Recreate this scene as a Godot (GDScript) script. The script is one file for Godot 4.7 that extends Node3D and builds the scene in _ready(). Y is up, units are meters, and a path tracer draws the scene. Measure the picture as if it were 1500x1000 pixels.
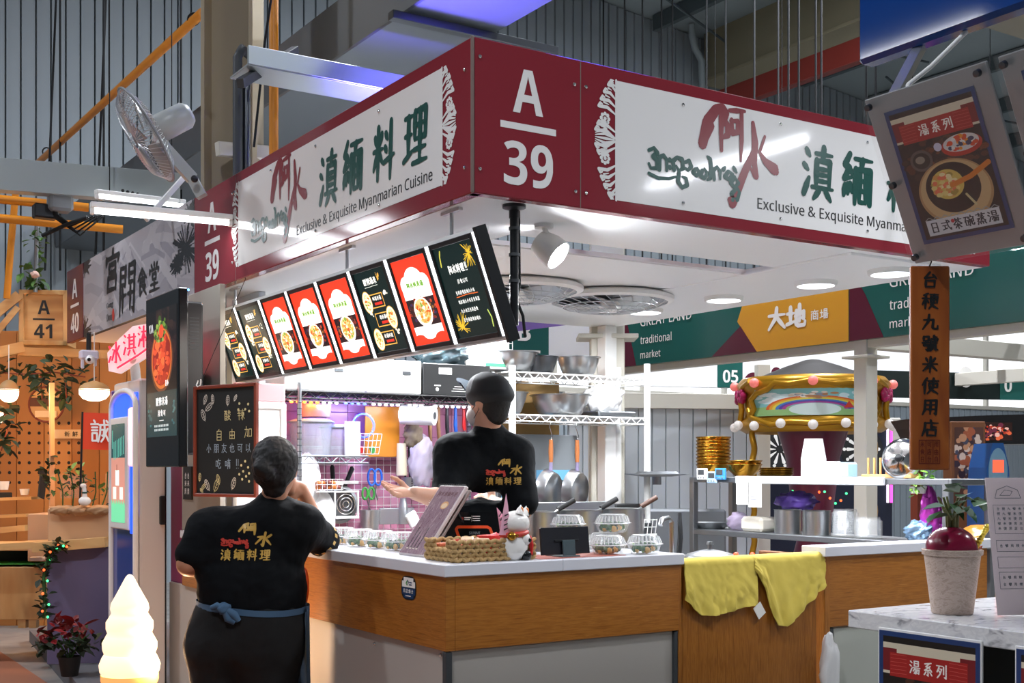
extends Node3D

# ---------------------------------------------------------------- mesh builder
class B:
	var v := PackedVector3Array()
	var n := PackedVector3Array()
	var u := PackedVector2Array()
	func tri(a: Vector3, b: Vector3, c: Vector3, na: Vector3, nb: Vector3, nc: Vector3, ua := Vector2.ZERO, ub := Vector2.ZERO, uc := Vector2.ZERO) -> void:
		if (b - a).cross(c - a).dot(na + nb + nc) > 0.0:
			v.append(a); v.append(c); v.append(b)
			n.append(na); n.append(nc); n.append(nb)
			u.append(ua); u.append(uc); u.append(ub)
		else:
			v.append(a); v.append(b); v.append(c)
			n.append(na); n.append(nb); n.append(nc)
			u.append(ua); u.append(ub); u.append(uc)
	func quad(a: Vector3, b: Vector3, c: Vector3, d: Vector3, nn: Vector3, ua := Vector2(0, 1), ub := Vector2(1, 1), uc := Vector2(1, 0), ud := Vector2(0, 0)) -> void:
		tri(a, b, c, nn, nn, nn, ua, ub, uc)
		tri(a, c, d, nn, nn, nn, ua, uc, ud)
	func smooth(a: Vector3, b: Vector3, c: Vector3, d: Vector3, na: Vector3, nb: Vector3, nc: Vector3, nd: Vector3) -> void:
		tri(a, b, c, na, nb, nc)
		tri(a, c, d, na, nc, nd)
	# chamfered box
	func box(c: Vector3, s: Vector3, bev := 0.003, bs := Basis.IDENTITY) -> void:
		var h := s * 0.5
		var e: float = minf(bev, minf(h.x, minf(h.y, h.z)) * 0.45)
		for ax in 3:
			var a1 := (ax + 1) % 3
			var a2 := (ax + 2) % 3
			for sg in [-1.0, 1.0]:
				var p := []
				for q in [[-1.0, -1.0], [1.0, -1.0], [1.0, 1.0], [-1.0, 1.0]]:
					var w := Vector3.ZERO
					w[ax] = sg * h[ax]
					w[a1] = q[0] * (h[a1] - e)
					w[a2] = q[1] * (h[a2] - e)
					p.append(c + bs * w)
				var nn := Vector3.ZERO
				nn[ax] = sg
				quad(p[0], p[1], p[2], p[3], bs * nn)
		if e <= 0.0:
			return
		for ax in 3:
			var a1 := (ax + 1) % 3
			var a2 := (ax + 2) % 3
			for s1 in [-1.0, 1.0]:
				for s2 in [-1.0, 1.0]:
					var p := []
					for k in 4:
						var w := Vector3.ZERO
						w[ax] = (h[ax] - e) * (-1.0 if k in [0, 3] else 1.0)
						w[a1] = s1 * (h[a1] if k < 2 else h[a1] - e)
						w[a2] = s2 * (h[a2] - e if k < 2 else h[a2])
						p.append(c + bs * w)
					var nn := Vector3.ZERO
					nn[a1] = s1
					nn[a2] = s2
					quad(p[0], p[1], p[2], p[3], bs * nn.normalized())
		for sx in [-1.0, 1.0]:
			for sy in [-1.0, 1.0]:
				for sz in [-1.0, 1.0]:
					var k := Vector3(sx, sy, sz)
					var nn := bs * k.normalized()
					tri(c + bs * (k * Vector3(h.x, h.y - e, h.z - e)), c + bs * (k * Vector3(h.x - e, h.y, h.z - e)), c + bs * (k * Vector3(h.x - e, h.y - e, h.z)), nn, nn, nn)
	func span(a: Vector3, b: Vector3, bev := 0.003) -> void:
		box((a + b) * 0.5, (b - a).abs(), bev)
	# bar of a rectangular section between two points
	func bar(a: Vector3, b: Vector3, w: float, t: float, up := Vector3.UP, bev := 0.001) -> void:
		var z := (b - a).normalized()
		if absf(z.dot(up)) > 0.99:
			up = Vector3.RIGHT
		var x := up.cross(z).normalized()
		box((a + b) * 0.5, Vector3(w, t, a.distance_to(b)), bev, Basis(x, z.cross(x), z))
	func tube(pts: Array, r: Variant, seg := 8, closed := false) -> void:
		var m := pts.size()
		var rings := []
		var nors := []
		var up := Vector3.UP
		for i in m:
			var p: Vector3 = pts[i]
			var a: Vector3 = pts[(i - 1 + m) % m] if closed else pts[maxi(i - 1, 0)]
			var b: Vector3 = pts[(i + 1) % m] if closed else pts[mini(i + 1, m - 1)]
			var t := (b - a).normalized()
			if absf(t.dot(up)) > 0.95:
				up = Vector3.RIGHT if absf(t.x) < 0.9 else Vector3.FORWARD
			var x := up.cross(t).normalized()
			var y := t.cross(x)
			up = y
			var rr: float = r[i] if r is Array else r
			var ring := []
			var nor := []
			for k in seg:
				var d := x * cos(TAU * k / seg) + y * sin(TAU * k / seg)
				ring.append(p + d * rr)
				nor.append(d)
			rings.append(ring)
			nors.append(nor)
		for i in (m if closed else m - 1):
			var j := (i + 1) % m
			var sh := 0
			if closed and j == 0:
				var best := 1e9
				for k in seg:
					var dd: float = rings[0][k].distance_squared_to(rings[i][0])
					if dd < best:
						best = dd
						sh = k
			for k in seg:
				var l := (k + 1) % seg
				smooth(rings[i][k], rings[i][l], rings[j][(l + sh) % seg], rings[j][(k + sh) % seg], nors[i][k], nors[i][l], nors[j][(l + sh) % seg], nors[j][(k + sh) % seg])
		if not closed:
			var t0: Vector3 = (pts[0] - pts[1]).normalized()
			var t1: Vector3 = (pts[m - 1] - pts[m - 2]).normalized()
			for k in seg:
				var l := (k + 1) % seg
				tri(pts[0], rings[0][k], rings[0][l], t0, t0, t0)
				tri(pts[m - 1], rings[m - 1][k], rings[m - 1][l], t1, t1, t1)
	func cyl(a: Vector3, b: Vector3, r: float, seg := 12) -> void:
		tube([a, b], r, seg)
	# profile: [radius, height] pairs, turned round the y axis of xf
	func lathe(prof: Array, xf := Transform3D.IDENTITY, seg := 24, sx := 1.0, sz := 1.0) -> void:
		var m := prof.size()
		var dirs := []
		for i in m - 1:
			var d := Vector2(prof[i + 1][0] - prof[i][0], prof[i + 1][1] - prof[i][1]).normalized()
			dirs.append(Vector2(d.y, -d.x))
		for i in m - 1:
			var n0: Vector2 = dirs[i]
			var n1: Vector2 = dirs[i]
			if i > 0 and dirs[i - 1].dot(dirs[i]) > 0.6:
				n0 = (dirs[i - 1] + dirs[i]).normalized()
			if i < m - 2 and dirs[i + 1].dot(dirs[i]) > 0.6:
				n1 = (dirs[i + 1] + dirs[i]).normalized()
			for k in seg:
				var q := []
				var qn := []
				for e in [[i, k, n0], [i, k + 1, n0], [i + 1, k + 1, n1], [i + 1, k, n1]]:
					var a: float = TAU * e[1] / seg
					var rr: float = prof[e[0]][0]
					q.append(xf * Vector3(rr * cos(a) * sx, prof[e[0]][1], rr * sin(a) * sz))
					qn.append((xf.basis * Vector3(e[2].x * cos(a) / sx, e[2].y, e[2].x * sin(a) / sz)).normalized())
				if prof[i][0] > 1e-6:
					tri(q[0], q[1], q[2], qn[0], qn[1], qn[2])
				if prof[i + 1][0] > 1e-6:
					tri(q[0], q[2], q[3], qn[0], qn[2], qn[3])
	func ball(c: Vector3, r: Vector3, bs := Basis.IDENTITY, seg := 14, rows := 9) -> void:
		for i in rows:
			for k in seg:
				var q := []
				var qn := []
				for e in [[i, k], [i, k + 1], [i + 1, k + 1], [i + 1, k]]:
					var th: float = PI * e[0] / rows
					var a: float = TAU * e[1] / seg
					var d := Vector3(sin(th) * cos(a), cos(th), sin(th) * sin(a))
					q.append(c + bs * (d * r))
					qn.append((bs * (d / r)).normalized())
				if i > 0:
					tri(q[0], q[1], q[2], qn[0], qn[1], qn[2])
				if i < rows - 1:
					tri(q[0], q[2], q[3], qn[0], qn[2], qn[3])
	# flat polygon (convex or not) in the xy plane of xf, thickness t behind it
	func plate(poly: PackedVector2Array, xf: Transform3D, t := 0.0) -> void:
		var idx := Geometry2D.triangulate_polygon(poly)
		var nn := xf.basis.z.normalized()
		var lo := poly[0]
		var hi := poly[0]
		for p in poly:
			lo = lo.min(p)
			hi = hi.max(p)
		var sz := hi - lo
		for i in range(0, idx.size(), 3):
			var q := []
			var w := []
			for k in 3:
				var p := poly[idx[i + k]]
				q.append(xf * Vector3(p.x, p.y, 0))
				w.append(Vector2((p.x - lo.x) / sz.x, 1.0 - (p.y - lo.y) / sz.y))
			tri(q[0], q[1], q[2], nn, nn, nn, w[0], w[1], w[2])
			if t > 0.0:
				tri(q[0] - nn * t, q[1] - nn * t, q[2] - nn * t, -nn, -nn, -nn)
		if t > 0.0:
			var area := 0.0
			for i in poly.size():
				area += poly[i].cross(poly[(i + 1) % poly.size()])
			for i in poly.size():
				var a := poly[i]
				var b := poly[(i + 1) % poly.size()]
				var e := Vector2((b - a).y, -(b - a).x).normalized() * signf(area)
				var en := (xf.basis * Vector3(e.x, e.y, 0)).normalized()
				var a3 := xf * Vector3(a.x, a.y, 0)
				var b3 := xf * Vector3(b.x, b.y, 0)
				quad(a3, b3, b3 - nn * t, a3 - nn * t, en)
	# flat brush stroke in the xy plane of xf
	var layer := 0
	func stroke(pts: Array, wd: Array, xf: Transform3D) -> void:
		var nn := xf.basis.z.normalized()
		var flat_xf := xf
		for i in pts.size() - 1:
			var a: Vector2 = pts[i]
			var b: Vector2 = pts[i + 1]
			if a.is_equal_approx(b):
				continue
			var d := (b - a).normalized().orthogonal()
			var q := []
			layer += 1
			xf = flat_xf.translated_local(Vector3(0, 0, (layer % 23) * 0.00005))
			for e in [a + d * wd[i] * 0.5, b + d * wd[i + 1] * 0.5, b - d * wd[i + 1] * 0.5, a - d * wd[i] * 0.5]:
				q.append(xf * Vector3(e.x, e.y, 0))
			quad(q[0], q[1], q[2], q[3], nn)
		for i in pts.size():
			var c: Vector2 = pts[i]
			layer += 1
			xf = flat_xf.translated_local(Vector3(0, 0, (layer % 23) * 0.00005))
			var cc := xf * Vector3(c.x, c.y, 0)
			for k in 8:
				var p0 = c + Vector2.from_angle(TAU * k / 8) * wd[i] * 0.5
				var p1 = c + Vector2.from_angle(TAU * (k + 1) / 8) * wd[i] * 0.5
				tri(cc, xf * Vector3(p0.x, p0.y, 0), xf * Vector3(p1.x, p1.y, 0), nn, nn, nn)
	func disc(c: Vector2, r: Vector2, xf: Transform3D, seg := 20) -> void:
		layer += 1
		xf = xf.translated_local(Vector3(0, 0, (layer % 23) * 0.00005))
		var nn := xf.basis.z.normalized()
		for k in seg:
			var p0 := c + Vector2.from_angle(TAU * k / seg) * r
			var p1 := c + Vector2.from_angle(TAU * (k + 1) / seg) * r
			tri(xf * Vector3(c.x, c.y, 0), xf * Vector3(p0.x, p0.y, 0), xf * Vector3(p1.x, p1.y, 0), nn, nn, nn)
	# quad with its own 0..1 uv, in the xy plane of xf
	func card(x0: float, y0: float, x1: float, y1: float, xf: Transform3D) -> void:
		quad(xf * Vector3(x0, y0, 0), xf * Vector3(x1, y0, 0), xf * Vector3(x1, y1, 0), xf * Vector3(x0, y1, 0), xf.basis.z.normalized())
	func mesh() -> ArrayMesh:
		var a := []
		a.resize(Mesh.ARRAY_MAX)
		a[Mesh.ARRAY_VERTEX] = v
		a[Mesh.ARRAY_NORMAL] = n
		a[Mesh.ARRAY_TEX_UV] = u
		var m := ArrayMesh.new()
		m.add_surface_from_arrays(Mesh.PRIMITIVE_TRIANGLES, a)
		return m

# ---------------------------------------------------------------- picture canvas for printed matter
class Cv:
	var im: Image
	var w: int
	var h: int
	func _init(ww: int, hh: int, c: Color) -> void:
		w = ww
		h = hh
		im = Image.create(w, h, false, Image.FORMAT_RGBA8)
		im.fill(c)
	func rect(x: float, y: float, ww: float, hh: float, c: Color) -> void:
		im.fill_rect(Rect2i(roundi(x), roundi(y), maxi(1, roundi(ww)), maxi(1, roundi(hh))), c)
	func oval(cx: float, cy: float, rx: float, ry: float, c: Color) -> void:
		for y in range(maxi(0, int(cy - ry)), mini(h, int(cy + ry) + 1)):
			var t := (y + 0.5 - cy) / ry
			if absf(t) < 1.0:
				var q := rx * sqrt(1.0 - t * t)
				var x0 := maxi(0, int(cx - q))
				im.fill_rect(Rect2i(x0, y, maxi(1, mini(w, int(cx + q) + 1) - x0), 1), c)
	func line(pts: Array, t: float, c: Color) -> void:
		for i in pts.size() - 1:
			var a: Vector2 = pts[i]
			var b: Vector2 = pts[i + 1]
			var k := maxi(1, int(a.distance_to(b) / maxf(t * 0.35, 0.7)))
			for j in k + 1:
				var p := a.lerp(b, float(j) / k)
				if t < 2.2:
					im.fill_rect(Rect2i(int(p.x - t * 0.5), int(p.y - t * 0.5), maxi(1, roundi(t)), maxi(1, roundi(t))), c)
				else:
					oval(p.x, p.y, t * 0.5, t * 0.5, c)
	func poly(pg: Array, c: Color) -> void:
		var lo := 1e9
		var hi := -1e9
		for p in pg:
			lo = minf(lo, p.y)
			hi = maxf(hi, p.y)
		for y in range(maxi(0, int(lo)), mini(h, int(hi) + 1)):
			var xs := []
			for i in pg.size():
				var a: Vector2 = pg[i]
				var b: Vector2 = pg[(i + 1) % pg.size()]
				if (a.y <= y + 0.5) != (b.y <= y + 0.5):
					xs.append(a.x + (y + 0.5 - a.y) / (b.y - a.y) * (b.x - a.x))
			xs.sort()
			for i in range(0, xs.size() - 1, 2):
				im.fill_rect(Rect2i(int(xs[i]), y, maxi(1, int(xs[i + 1]) - int(xs[i])), 1), c)
	func speckle(rng: RandomNumberGenerator, cx: float, cy: float, rx: float, ry: float, cols: Array, count: int, r0: float, r1: float) -> void:
		for i in count:
			var a := rng.randf() * TAU
			var q := sqrt(rng.randf())
			var s := rng.randf_range(r0, r1)
			oval(cx + cos(a) * q * rx, cy + sin(a) * q * ry, s, s * rng.randf_range(0.5, 1.0), cols[rng.randi() % cols.size()])
	func tex() -> ImageTexture:
		return ImageTexture.create_from_image(im)

# ---------------------------------------------------------------- handwriting: strokes on a 100 x 100 field, y down
const GLYPH := {
	"阿": "12,8 12,95|12,10 32,10 22,35 34,55 28,70 16,68|42,18 95,18|48,38 48,65|48,38 70,38 70,65 48,65|86,18 86,88 74,80",
	"水": "50,5 50,92 40,84|10,35 38,35 8,80|84,20 56,45|54,42 92,85",
	"滇": "12,12 22,22|6,38 18,46|8,88 22,60|40,16 90,16|64,4 62,28|44,28 44,74|44,28 84,28 84,74|44,42 84,42|44,52 84,52|44,63 84,63|32,75 96,75|54,80 38,95|74,80 90,95",
	"緬": "24,5 10,25 24,30 8,50 32,46|24,30 32,40|12,62 8,80|20,60 21,76|28,58 34,72|40,12 96,12|66,12 60,28|44,30 44,92|44,30 92,30 92,90 84,84|58,30 58,88|78,30 78,88|58,50 78,50|58,68 78,68|58,88 78,88",
	"料": "10,22 18,36|40,20 32,36|4,44 46,44|25,8 25,92|24,46 6,74|26,46 44,66|58,22 66,32|56,44 64,52|50,68 96,60|80,6 80,96",
	"理": "6,16 38,16|8,44 36,44|22,16 22,76|4,82 40,70|48,12 48,54|48,12 90,12 90,54 48,54|48,33 90,33|69,12 69,90|46,70 92,70|40,90 98,90",
	"酸": "6,14 44,14|12,30 12,92|12,30 40,30 40,92 12,92|20,14 20,30 18,48|32,14 32,46 38,48|12,60 40,60|12,76 40,76|70,6 58,26 88,24|80,14 92,28|66,34 56,46|80,34 92,46|66,50 52,72|60,58 84,58 52,94|62,66 94,94",
	"辣": "22,4 26,12|6,16 42,16|14,22 18,34|34,22 30,34|4,38 44,38|8,58 42,58|24,38 24,96|50,18 96,18|54,34 54,56|54,34 92,34 92,56 54,56|73,4 73,96|72,58 52,84|74,58 96,84",
	"自": "50,2 40,16|22,18 22,96|22,18 80,18 80,96|22,44 80,44|22,68 80,68|22,94 80,94",
	"由": "16,28 16,92|16,28 84,28 84,92|16,60 84,60|16,92 84,92|50,5 50,92",
	"加": "6,30 48,30 44,86 34,78|26,8 24,50 6,92|60,28 60,90|60,28 92,28 92,86|60,84 92,84",
	"小": "50,6 50,92 40,84|28,36 12,66|72,36 90,64",
	"朋": "14,10 14,70 6,94|14,10 42,10 42,92 34,86|14,34 42,34|14,58 42,58|58,10 58,70 50,94|58,10 88,10 88,92 80,86|58,34 88,34|58,58 88,58",
	"友": "8,24 90,24|42,4 34,50 6,92|34,46 76,46 58,74 28,96|40,58 94,94",
	"也": "6,46 84,30 82,62 72,58|50,6 50,72|22,24 22,80 34,90 90,90 92,76",
	"可": "6,14 96,14|20,36 20,70|20,36 56,36 56,70|20,70 56,70|80,14 80,92 66,84",
	"以": "20,14 20,76 46,62|50,20 58,36|82,8 78,50 46,94|74,60 94,92",
	"吃": "10,24 10,72|10,24 36,24 36,72|10,70 36,70|58,6 44,34|52,20 92,20|50,42 82,42 50,76 56,90 92,88 94,74",
	"唷": "8,28 8,68|8,28 30,28 30,68|8,66 30,66|66,4 68,14|42,18 96,18|62,24 48,38 86,36|76,28 90,42|50,48 50,96|50,48 88,48 88,92 80,88|50,62 88,62|50,76 88,76",
	"!": "34,8 34,66|34,88 34,92|64,8 64,66|64,88 64,92",
	"台": "46,6 20,40 80,34|64,20 86,44|26,56 26,94|26,56 76,56 76,94|26,92 76,92",
	"稉": "36,6 10,16|4,34 44,34|24,14 24,96|24,38 6,70|26,42 42,60|48,12 96,12|54,26 54,62|54,26 90,26 90,62|54,44 90,44|54,62 90,62|72,12 70,62 46,96|54,72 96,96",
	"九": "42,6 40,44 10,92|12,36 68,36 66,82 76,90 94,88 94,72",
	"號": "12,10 12,34|12,10 40,10 40,34 12,34|4,46 48,46|22,46 16,62 44,62 38,92 26,86|70,4 70,22|70,12 88,12|54,24 92,24 88,34|56,24 54,66 46,94|64,40 92,34|74,30 74,46 90,48|66,58 64,78 54,94|80,56 82,86 96,88",
	"米": "24,12 36,32|76,12 62,34|8,46 92,46|50,4 50,96|48,48 12,86|52,48 90,86",
	"使": "30,4 6,44|20,28 20,96|36,20 98,20|44,36 44,58|44,36 90,36 90,58|44,58 90,58|68,6 66,60 36,96|46,66 96,96",
	"用": "20,10 20,66 8,94|20,10 84,10 84,92 74,86|20,36 84,36|20,62 84,62|52,10 52,92",
	"店": "50,2 54,12|16,18 94,18|20,18 18,60 6,94|56,28 56,58|56,42 86,42|34,58 34,94|34,58 82,58 82,94|34,92 82,92",
	"大": "8,34 92,34|50,4 46,44 8,94|50,44 92,92",
	"地": "4,36 40,36|22,10 22,78|2,82 42,72|46,50 90,34 88,62 78,60|68,4 68,74|52,28 52,82 60,92 92,92 96,76",
	"商": "50,2 50,12|8,16 92,16|34,22 40,32|66,22 60,32|12,36 12,96|12,36 88,36 88,94 78,90|40,44 30,56|60,44 72,56|34,64 34,86|34,64 66,64 66,86 34,86",
	"場": "4,36 36,36|20,10 20,78|2,84 38,70|50,6 50,40|50,6 86,6 86,40|50,22 86,22|50,40 86,40|38,52 98,52|58,54 40,76|48,64 92,64 88,92 78,88|66,66 48,92|80,66 62,94",
	"湯": "10,10 22,20|4,36 16,44|6,90 22,58|46,6 46,40|46,6 84,6 84,40|46,22 84,22|46,40 84,40|32,52 98,52|54,54 36,76|44,64 92,64 88,92 78,88|64,66 46,92|78,66 60,94",
	"系": "78,4 20,14|56,14 30,32 62,36|70,26 18,58 78,54|66,44 84,62|50,58 50,94 40,88|30,68 14,88|68,68 86,88",
	"列": "4,12 56,12|30,12 8,54|22,32 50,32 36,66 10,94|22,44 36,58|68,16 68,66|90,4 90,94 78,86",
	"誠": "20,4 26,12|6,20 42,20|10,34 38,34|10,46 38,46|12,58 12,90|12,58 36,58 36,90 12,90|48,24 98,24|54,24 52,60 42,94|56,44 72,44 70,72 62,68|72,4 78,60 96,92|90,40 70,80 58,94|84,6 92,14",
	"宮": "50,2 50,12|12,16 12,32|12,18 90,18 84,32|32,34 32,52|32,34 70,34 70,52 32,52|48,52 42,64|26,64 26,94|26,64 76,64 76,94|26,92 76,92",
	"鬥": "10,8 10,96|10,8 40,8|10,24 38,24|10,40 38,40|40,8 38,44|60,8 92,8 92,94 80,88|60,8 60,40|62,24 92,24|60,40 92,40|24,48 26,90|70,48 70,90|14,62 46,60|56,60 88,60",
	"食": "50,2 10,40|50,4 92,40|50,22 54,30|30,36 30,90 50,80|30,36 72,36 72,60|30,48 72,48|30,60 72,60|82,64 60,76|52,62 90,96",
	"堂": "50,2 50,16|24,6 32,16|76,6 66,18|10,22 10,36|10,24 90,24 84,36|34,38 34,56|34,38 66,38 66,56 34,56|18,72 82,72|50,60 50,92|6,92 94,92",
	"新": "24,4 28,12|6,16 46,16|14,22 18,34|38,22 32,34|4,38 48,38|6,56 46,56|26,38 26,94|24,58 8,82|28,58 44,76|86,8 58,20|58,20 56,60 46,92|58,44 98,44|80,44 80,96",
	"鮮": "20,4 6,28|14,14 34,14 26,28|8,30 8,68|8,30 42,30 42,68|8,48 42,48|8,68 42,68|25,30 25,68|6,78 4,92|18,78 18,90|30,78 32,90|42,76 48,92|62,8 68,20|88,6 80,20|54,26 96,26|56,46 92,46|50,66 98,66|75,26 75,96",
	"冰": "8,20 18,32|6,86 22,60|60,6 60,92 50,86|32,36 50,36 30,80|86,22 66,44|64,42 96,86",
	"淇": "10,10 22,20|4,36 16,44|6,90 22,58|34,22 96,22|48,8 48,66|82,8 82,66|48,36 82,36|48,50 82,50|32,66 98,66|54,72 38,94|76,72 92,94",
	"淋": "10,10 20,20|4,36 14,44|6,90 20,58|28,32 60,32|44,8 44,96|43,36 28,70|46,42 58,60|64,32 98,32|80,8 80,96|78,36 62,72|82,38 98,70",
	"日": "24,10 24,92|24,10 76,10 76,92|24,50 76,50|24,90 76,90",
	"式": "8,24 90,24|16,48 52,48|34,48 34,78|10,84 54,74|62,4 68,60 92,92 94,76|76,6 86,16",
	"茶": "8,16 92,16|34,4 34,26|66,4 66,26|50,26 10,56|50,28 92,56|18,60 82,60|50,46 50,96|46,64 22,88|56,64 80,86",
	"碗": "4,14 40,14|22,14 8,54|14,44 14,84|14,44 36,44 36,84 14,84|70,2 72,12|46,16 46,28|46,18 96,18 92,28|56,32 46,60|50,40 68,40 48,92|74,36 92,36 90,58 80,56|74,36 74,82 92,86 96,72",
	"蒸": "8,12 92,12|34,2 34,20|66,2 66,20|30,26 70,26 52,38|52,38 52,66 44,62|14,48 36,44 12,70|78,38 60,50|58,46 88,70|20,76 80,76|16,84 10,96|36,82 38,94|58,82 62,94|80,82 90,96",
}
# the brushed Burmese line of the stall's logo, on a 200 x 100 field
const BURMESE := "2,30 12,24 18,32 10,40 18,46 17,60 6,62 2,54|22,62 22,40 30,34 36,42 36,62|42,40 42,42|42,54 42,56|50,58 48,42 56,34 66,36 68,52 60,58 54,50|72,40 80,36 84,46 78,54 70,50|60,62 58,78 66,88 76,82 74,70 66,68|92,50 88,56 94,62 100,56 96,48 92,50|106,50 102,60 110,64 116,54 110,46|122,26 124,44 122,62 116,66|122,26 116,22|130,62 128,46 136,38 142,46 142,60|148,42 152,36|158,44 152,54 160,58 168,48 160,42|170,34 176,42|172,52 164,64 172,72 180,62 174,54|176,72 166,84 168,96 178,94 182,80 178,72|2,72 20,78 40,76 54,70"

var M := {}
var org := {}
var taken := {}
var rng := RandomNumberGenerator.new()

func V3(x: float, y: float, z: float) -> Vector3:
	return Vector3(x, y, z)

func V2(x: float, y: float) -> Vector2:
	return Vector2(x, y)

func strokes_of(s: String) -> Array:
	var out := []
	for k in String(GLYPH.get(s, s)).split("|"):
		var pts := []
		for q in k.split(" "):
			var c := q.split(",")
			pts.append(V2(float(c[0]), float(c[1])))
		out.append(pts)
	return out

# ch at lower left (x, y), w x h; style 0 even line, 1 brush
func glyph(b: B, s: String, xf: Transform3D, x: float, y: float, w: float, h: float, t: float, style := 0, slant := .0, fw := 100.0) -> void:
	for st in strokes_of(s):
		var pts := []
		var wd := []
		if style == 1 and st.size() == 2:
			st = [st[0], st[0].lerp(st[1], .5), st[1]]
		var m: int = st.size()
		for i in m:
			var p: Vector2 = st[i]
			var yy := 1.0 - p.y / 100.0
			pts.append(V2(x + p.x / fw * w + slant * (yy - .5) * h, y + yy * h))
			var k := 1.0
			if style == 1:
				var q := float(i) / (m - 1)
				var d: Vector2 = (st[mini(i + 1, m - 1)] - st[maxi(i - 1,0)]).normalized()
				k = lerpf(.75,1.15, absf(d.y)) * (.75 + .65 * sin(PI * (.25 + .72 * q)))
			wd.append(t * k)
		b.stroke(pts, wd, xf)

func ink(c: Cv, s: String, x: float, y: float, w: float, h: float, t: float, col: Color, slant := .0, fw := 100.0) -> void:
	for st in strokes_of(s):
		var pts := []
		for p in st:
			pts.append(V2(x + p.x / fw * w + slant * (50 - p.y) / 100 * h, y + p.y / 100.0 * h))
		c.line(pts, t, col)

func numbered(called: String) -> String:
	taken[called] = taken.get(called, -1) + 1
	return called if taken[called] == 0 else "%s_%03d" % [called, taken[called]]

func tag(o: Node, label: String, category: String, group := "") -> void:
	o.set_meta("label", label)
	o.set_meta("category", category)
	if group:
		o.set_meta("group", group)

func thing(called: String, at: Vector3, label: String, category: String, group := "", turn := .0) -> Node3D:
	var o := Node3D.new()
	o.name = numbered(called)
	add_child(o)
	o.position = at
	o.rotation.y = turn
	tag(o, label, category, group)
	org[o] = at
	return o

# b holds world coordinates unless local
func part(parent: Node3D, called: String, b: B, m: Material, local := false) -> MeshInstance3D:
	return meshpart(parent, called, b.mesh(), m, Vector3.ZERO if local else -Vector3(org.get(parent, Vector3.ZERO)))

func meshpart(parent: Node3D, called: String, ms: Mesh, m: Material, at := Vector3.ZERO) -> MeshInstance3D:
	var o := MeshInstance3D.new()
	o.name = called
	o.mesh = ms
	o.material_override = m
	o.position = at
	parent.add_child(o, true)
	org[o] = Vector3.ZERO
	return o

# a thing that is one mesh, in world coordinates
func one(called: String, b: B, m: Material, label: String, category: String, group := "") -> MeshInstance3D:
	var o := meshpart(self, numbered(called), b.mesh(), m)
	tag(o, label, category, group)
	return o

func setting(called: String, b: B, m: Material) -> MeshInstance3D:
	var o := meshpart(self, numbered(called), b.mesh(), m)
	o.set_meta("kind", "structure")
	return o

func copy_of(o: Node3D, at: Vector3, turn: float, label: String, group := "") -> Node3D:
	var c: Node3D = o.duplicate()
	c.name = numbered(String(o.name).trim_suffix("_000"))
	add_child(c)
	c.position = at
	c.rotation.y = turn
	c.set_meta("label", label)
	if group:
		c.set_meta("group", group)
	return c

func word(parent: Node3D, called: String, s: String, xf: Transform3D, height: float, m: Material, width := .0, bold := false, font := "Droid Sans", depth := .001) -> MeshInstance3D:
	var f := SystemFont.new()
	f.font_names = PackedStringArray([font])
	f.font_weight = 700 if bold else 400
	var t := TextMesh.new()
	t.font = f
	t.text = s
	t.font_size = 32
	t.pixel_size = .01
	t.depth = .02
	t.horizontal_alignment = HORIZONTAL_ALIGNMENT_LEFT
	t.vertical_alignment = VERTICAL_ALIGNMENT_BOTTOM
	var a := t.get_aabb()
	var k := height / a.size.y
	var kx := k if width <= .0 else width / a.size.x
	var o := MeshInstance3D.new()
	o.name = called
	o.mesh = t
	o.material_override = m
	var off := Transform3D(Basis.from_scale(V3(kx, k, depth / .02)), V3(-a.position.x * kx, -a.position.y * k, depth * .5))
	o.transform = Transform3D(Basis.IDENTITY, -Vector3(org.get(parent, Vector3.ZERO))) * xf * off
	parent.add_child(o, true)
	return o

func mt(called: String, hex: String, rough := .6, metal := .0) -> StandardMaterial3D:
	var m := StandardMaterial3D.new()
	m.resource_name = called
	m.albedo_color = Color(hex)
	m.roughness = rough
	m.metallic = metal
	M[called] = m
	return m

func glow(called: String, hex: String, energy: float) -> StandardMaterial3D:
	var m := mt(called, hex, .5)
	m.emission_enabled = true
	m.emission = Color(hex)
	m.emission_energy_multiplier = energy
	return m

func screen(called: String, tx: Texture2D, energy: float) -> StandardMaterial3D:
	var m := mt(called, "ffffff", .25)
	m.albedo_texture = tx
	m.emission_enabled = true
	m.emission = Color.BLACK
	m.emission_texture = tx
	m.emission_energy_multiplier = energy
	return m

func printed(called: String, tx: Texture2D, rough := .4) -> StandardMaterial3D:
	var m := mt(called, "ffffff", rough)
	m.albedo_texture = tx
	return m

func clear(called: String, hex: String, alpha: float, rough := .05) -> StandardMaterial3D:
	var m := mt(called, hex, rough)
	m.transparency = BaseMaterial3D.TRANSPARENCY_ALPHA
	m.albedo_color.a = alpha
	return m

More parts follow.
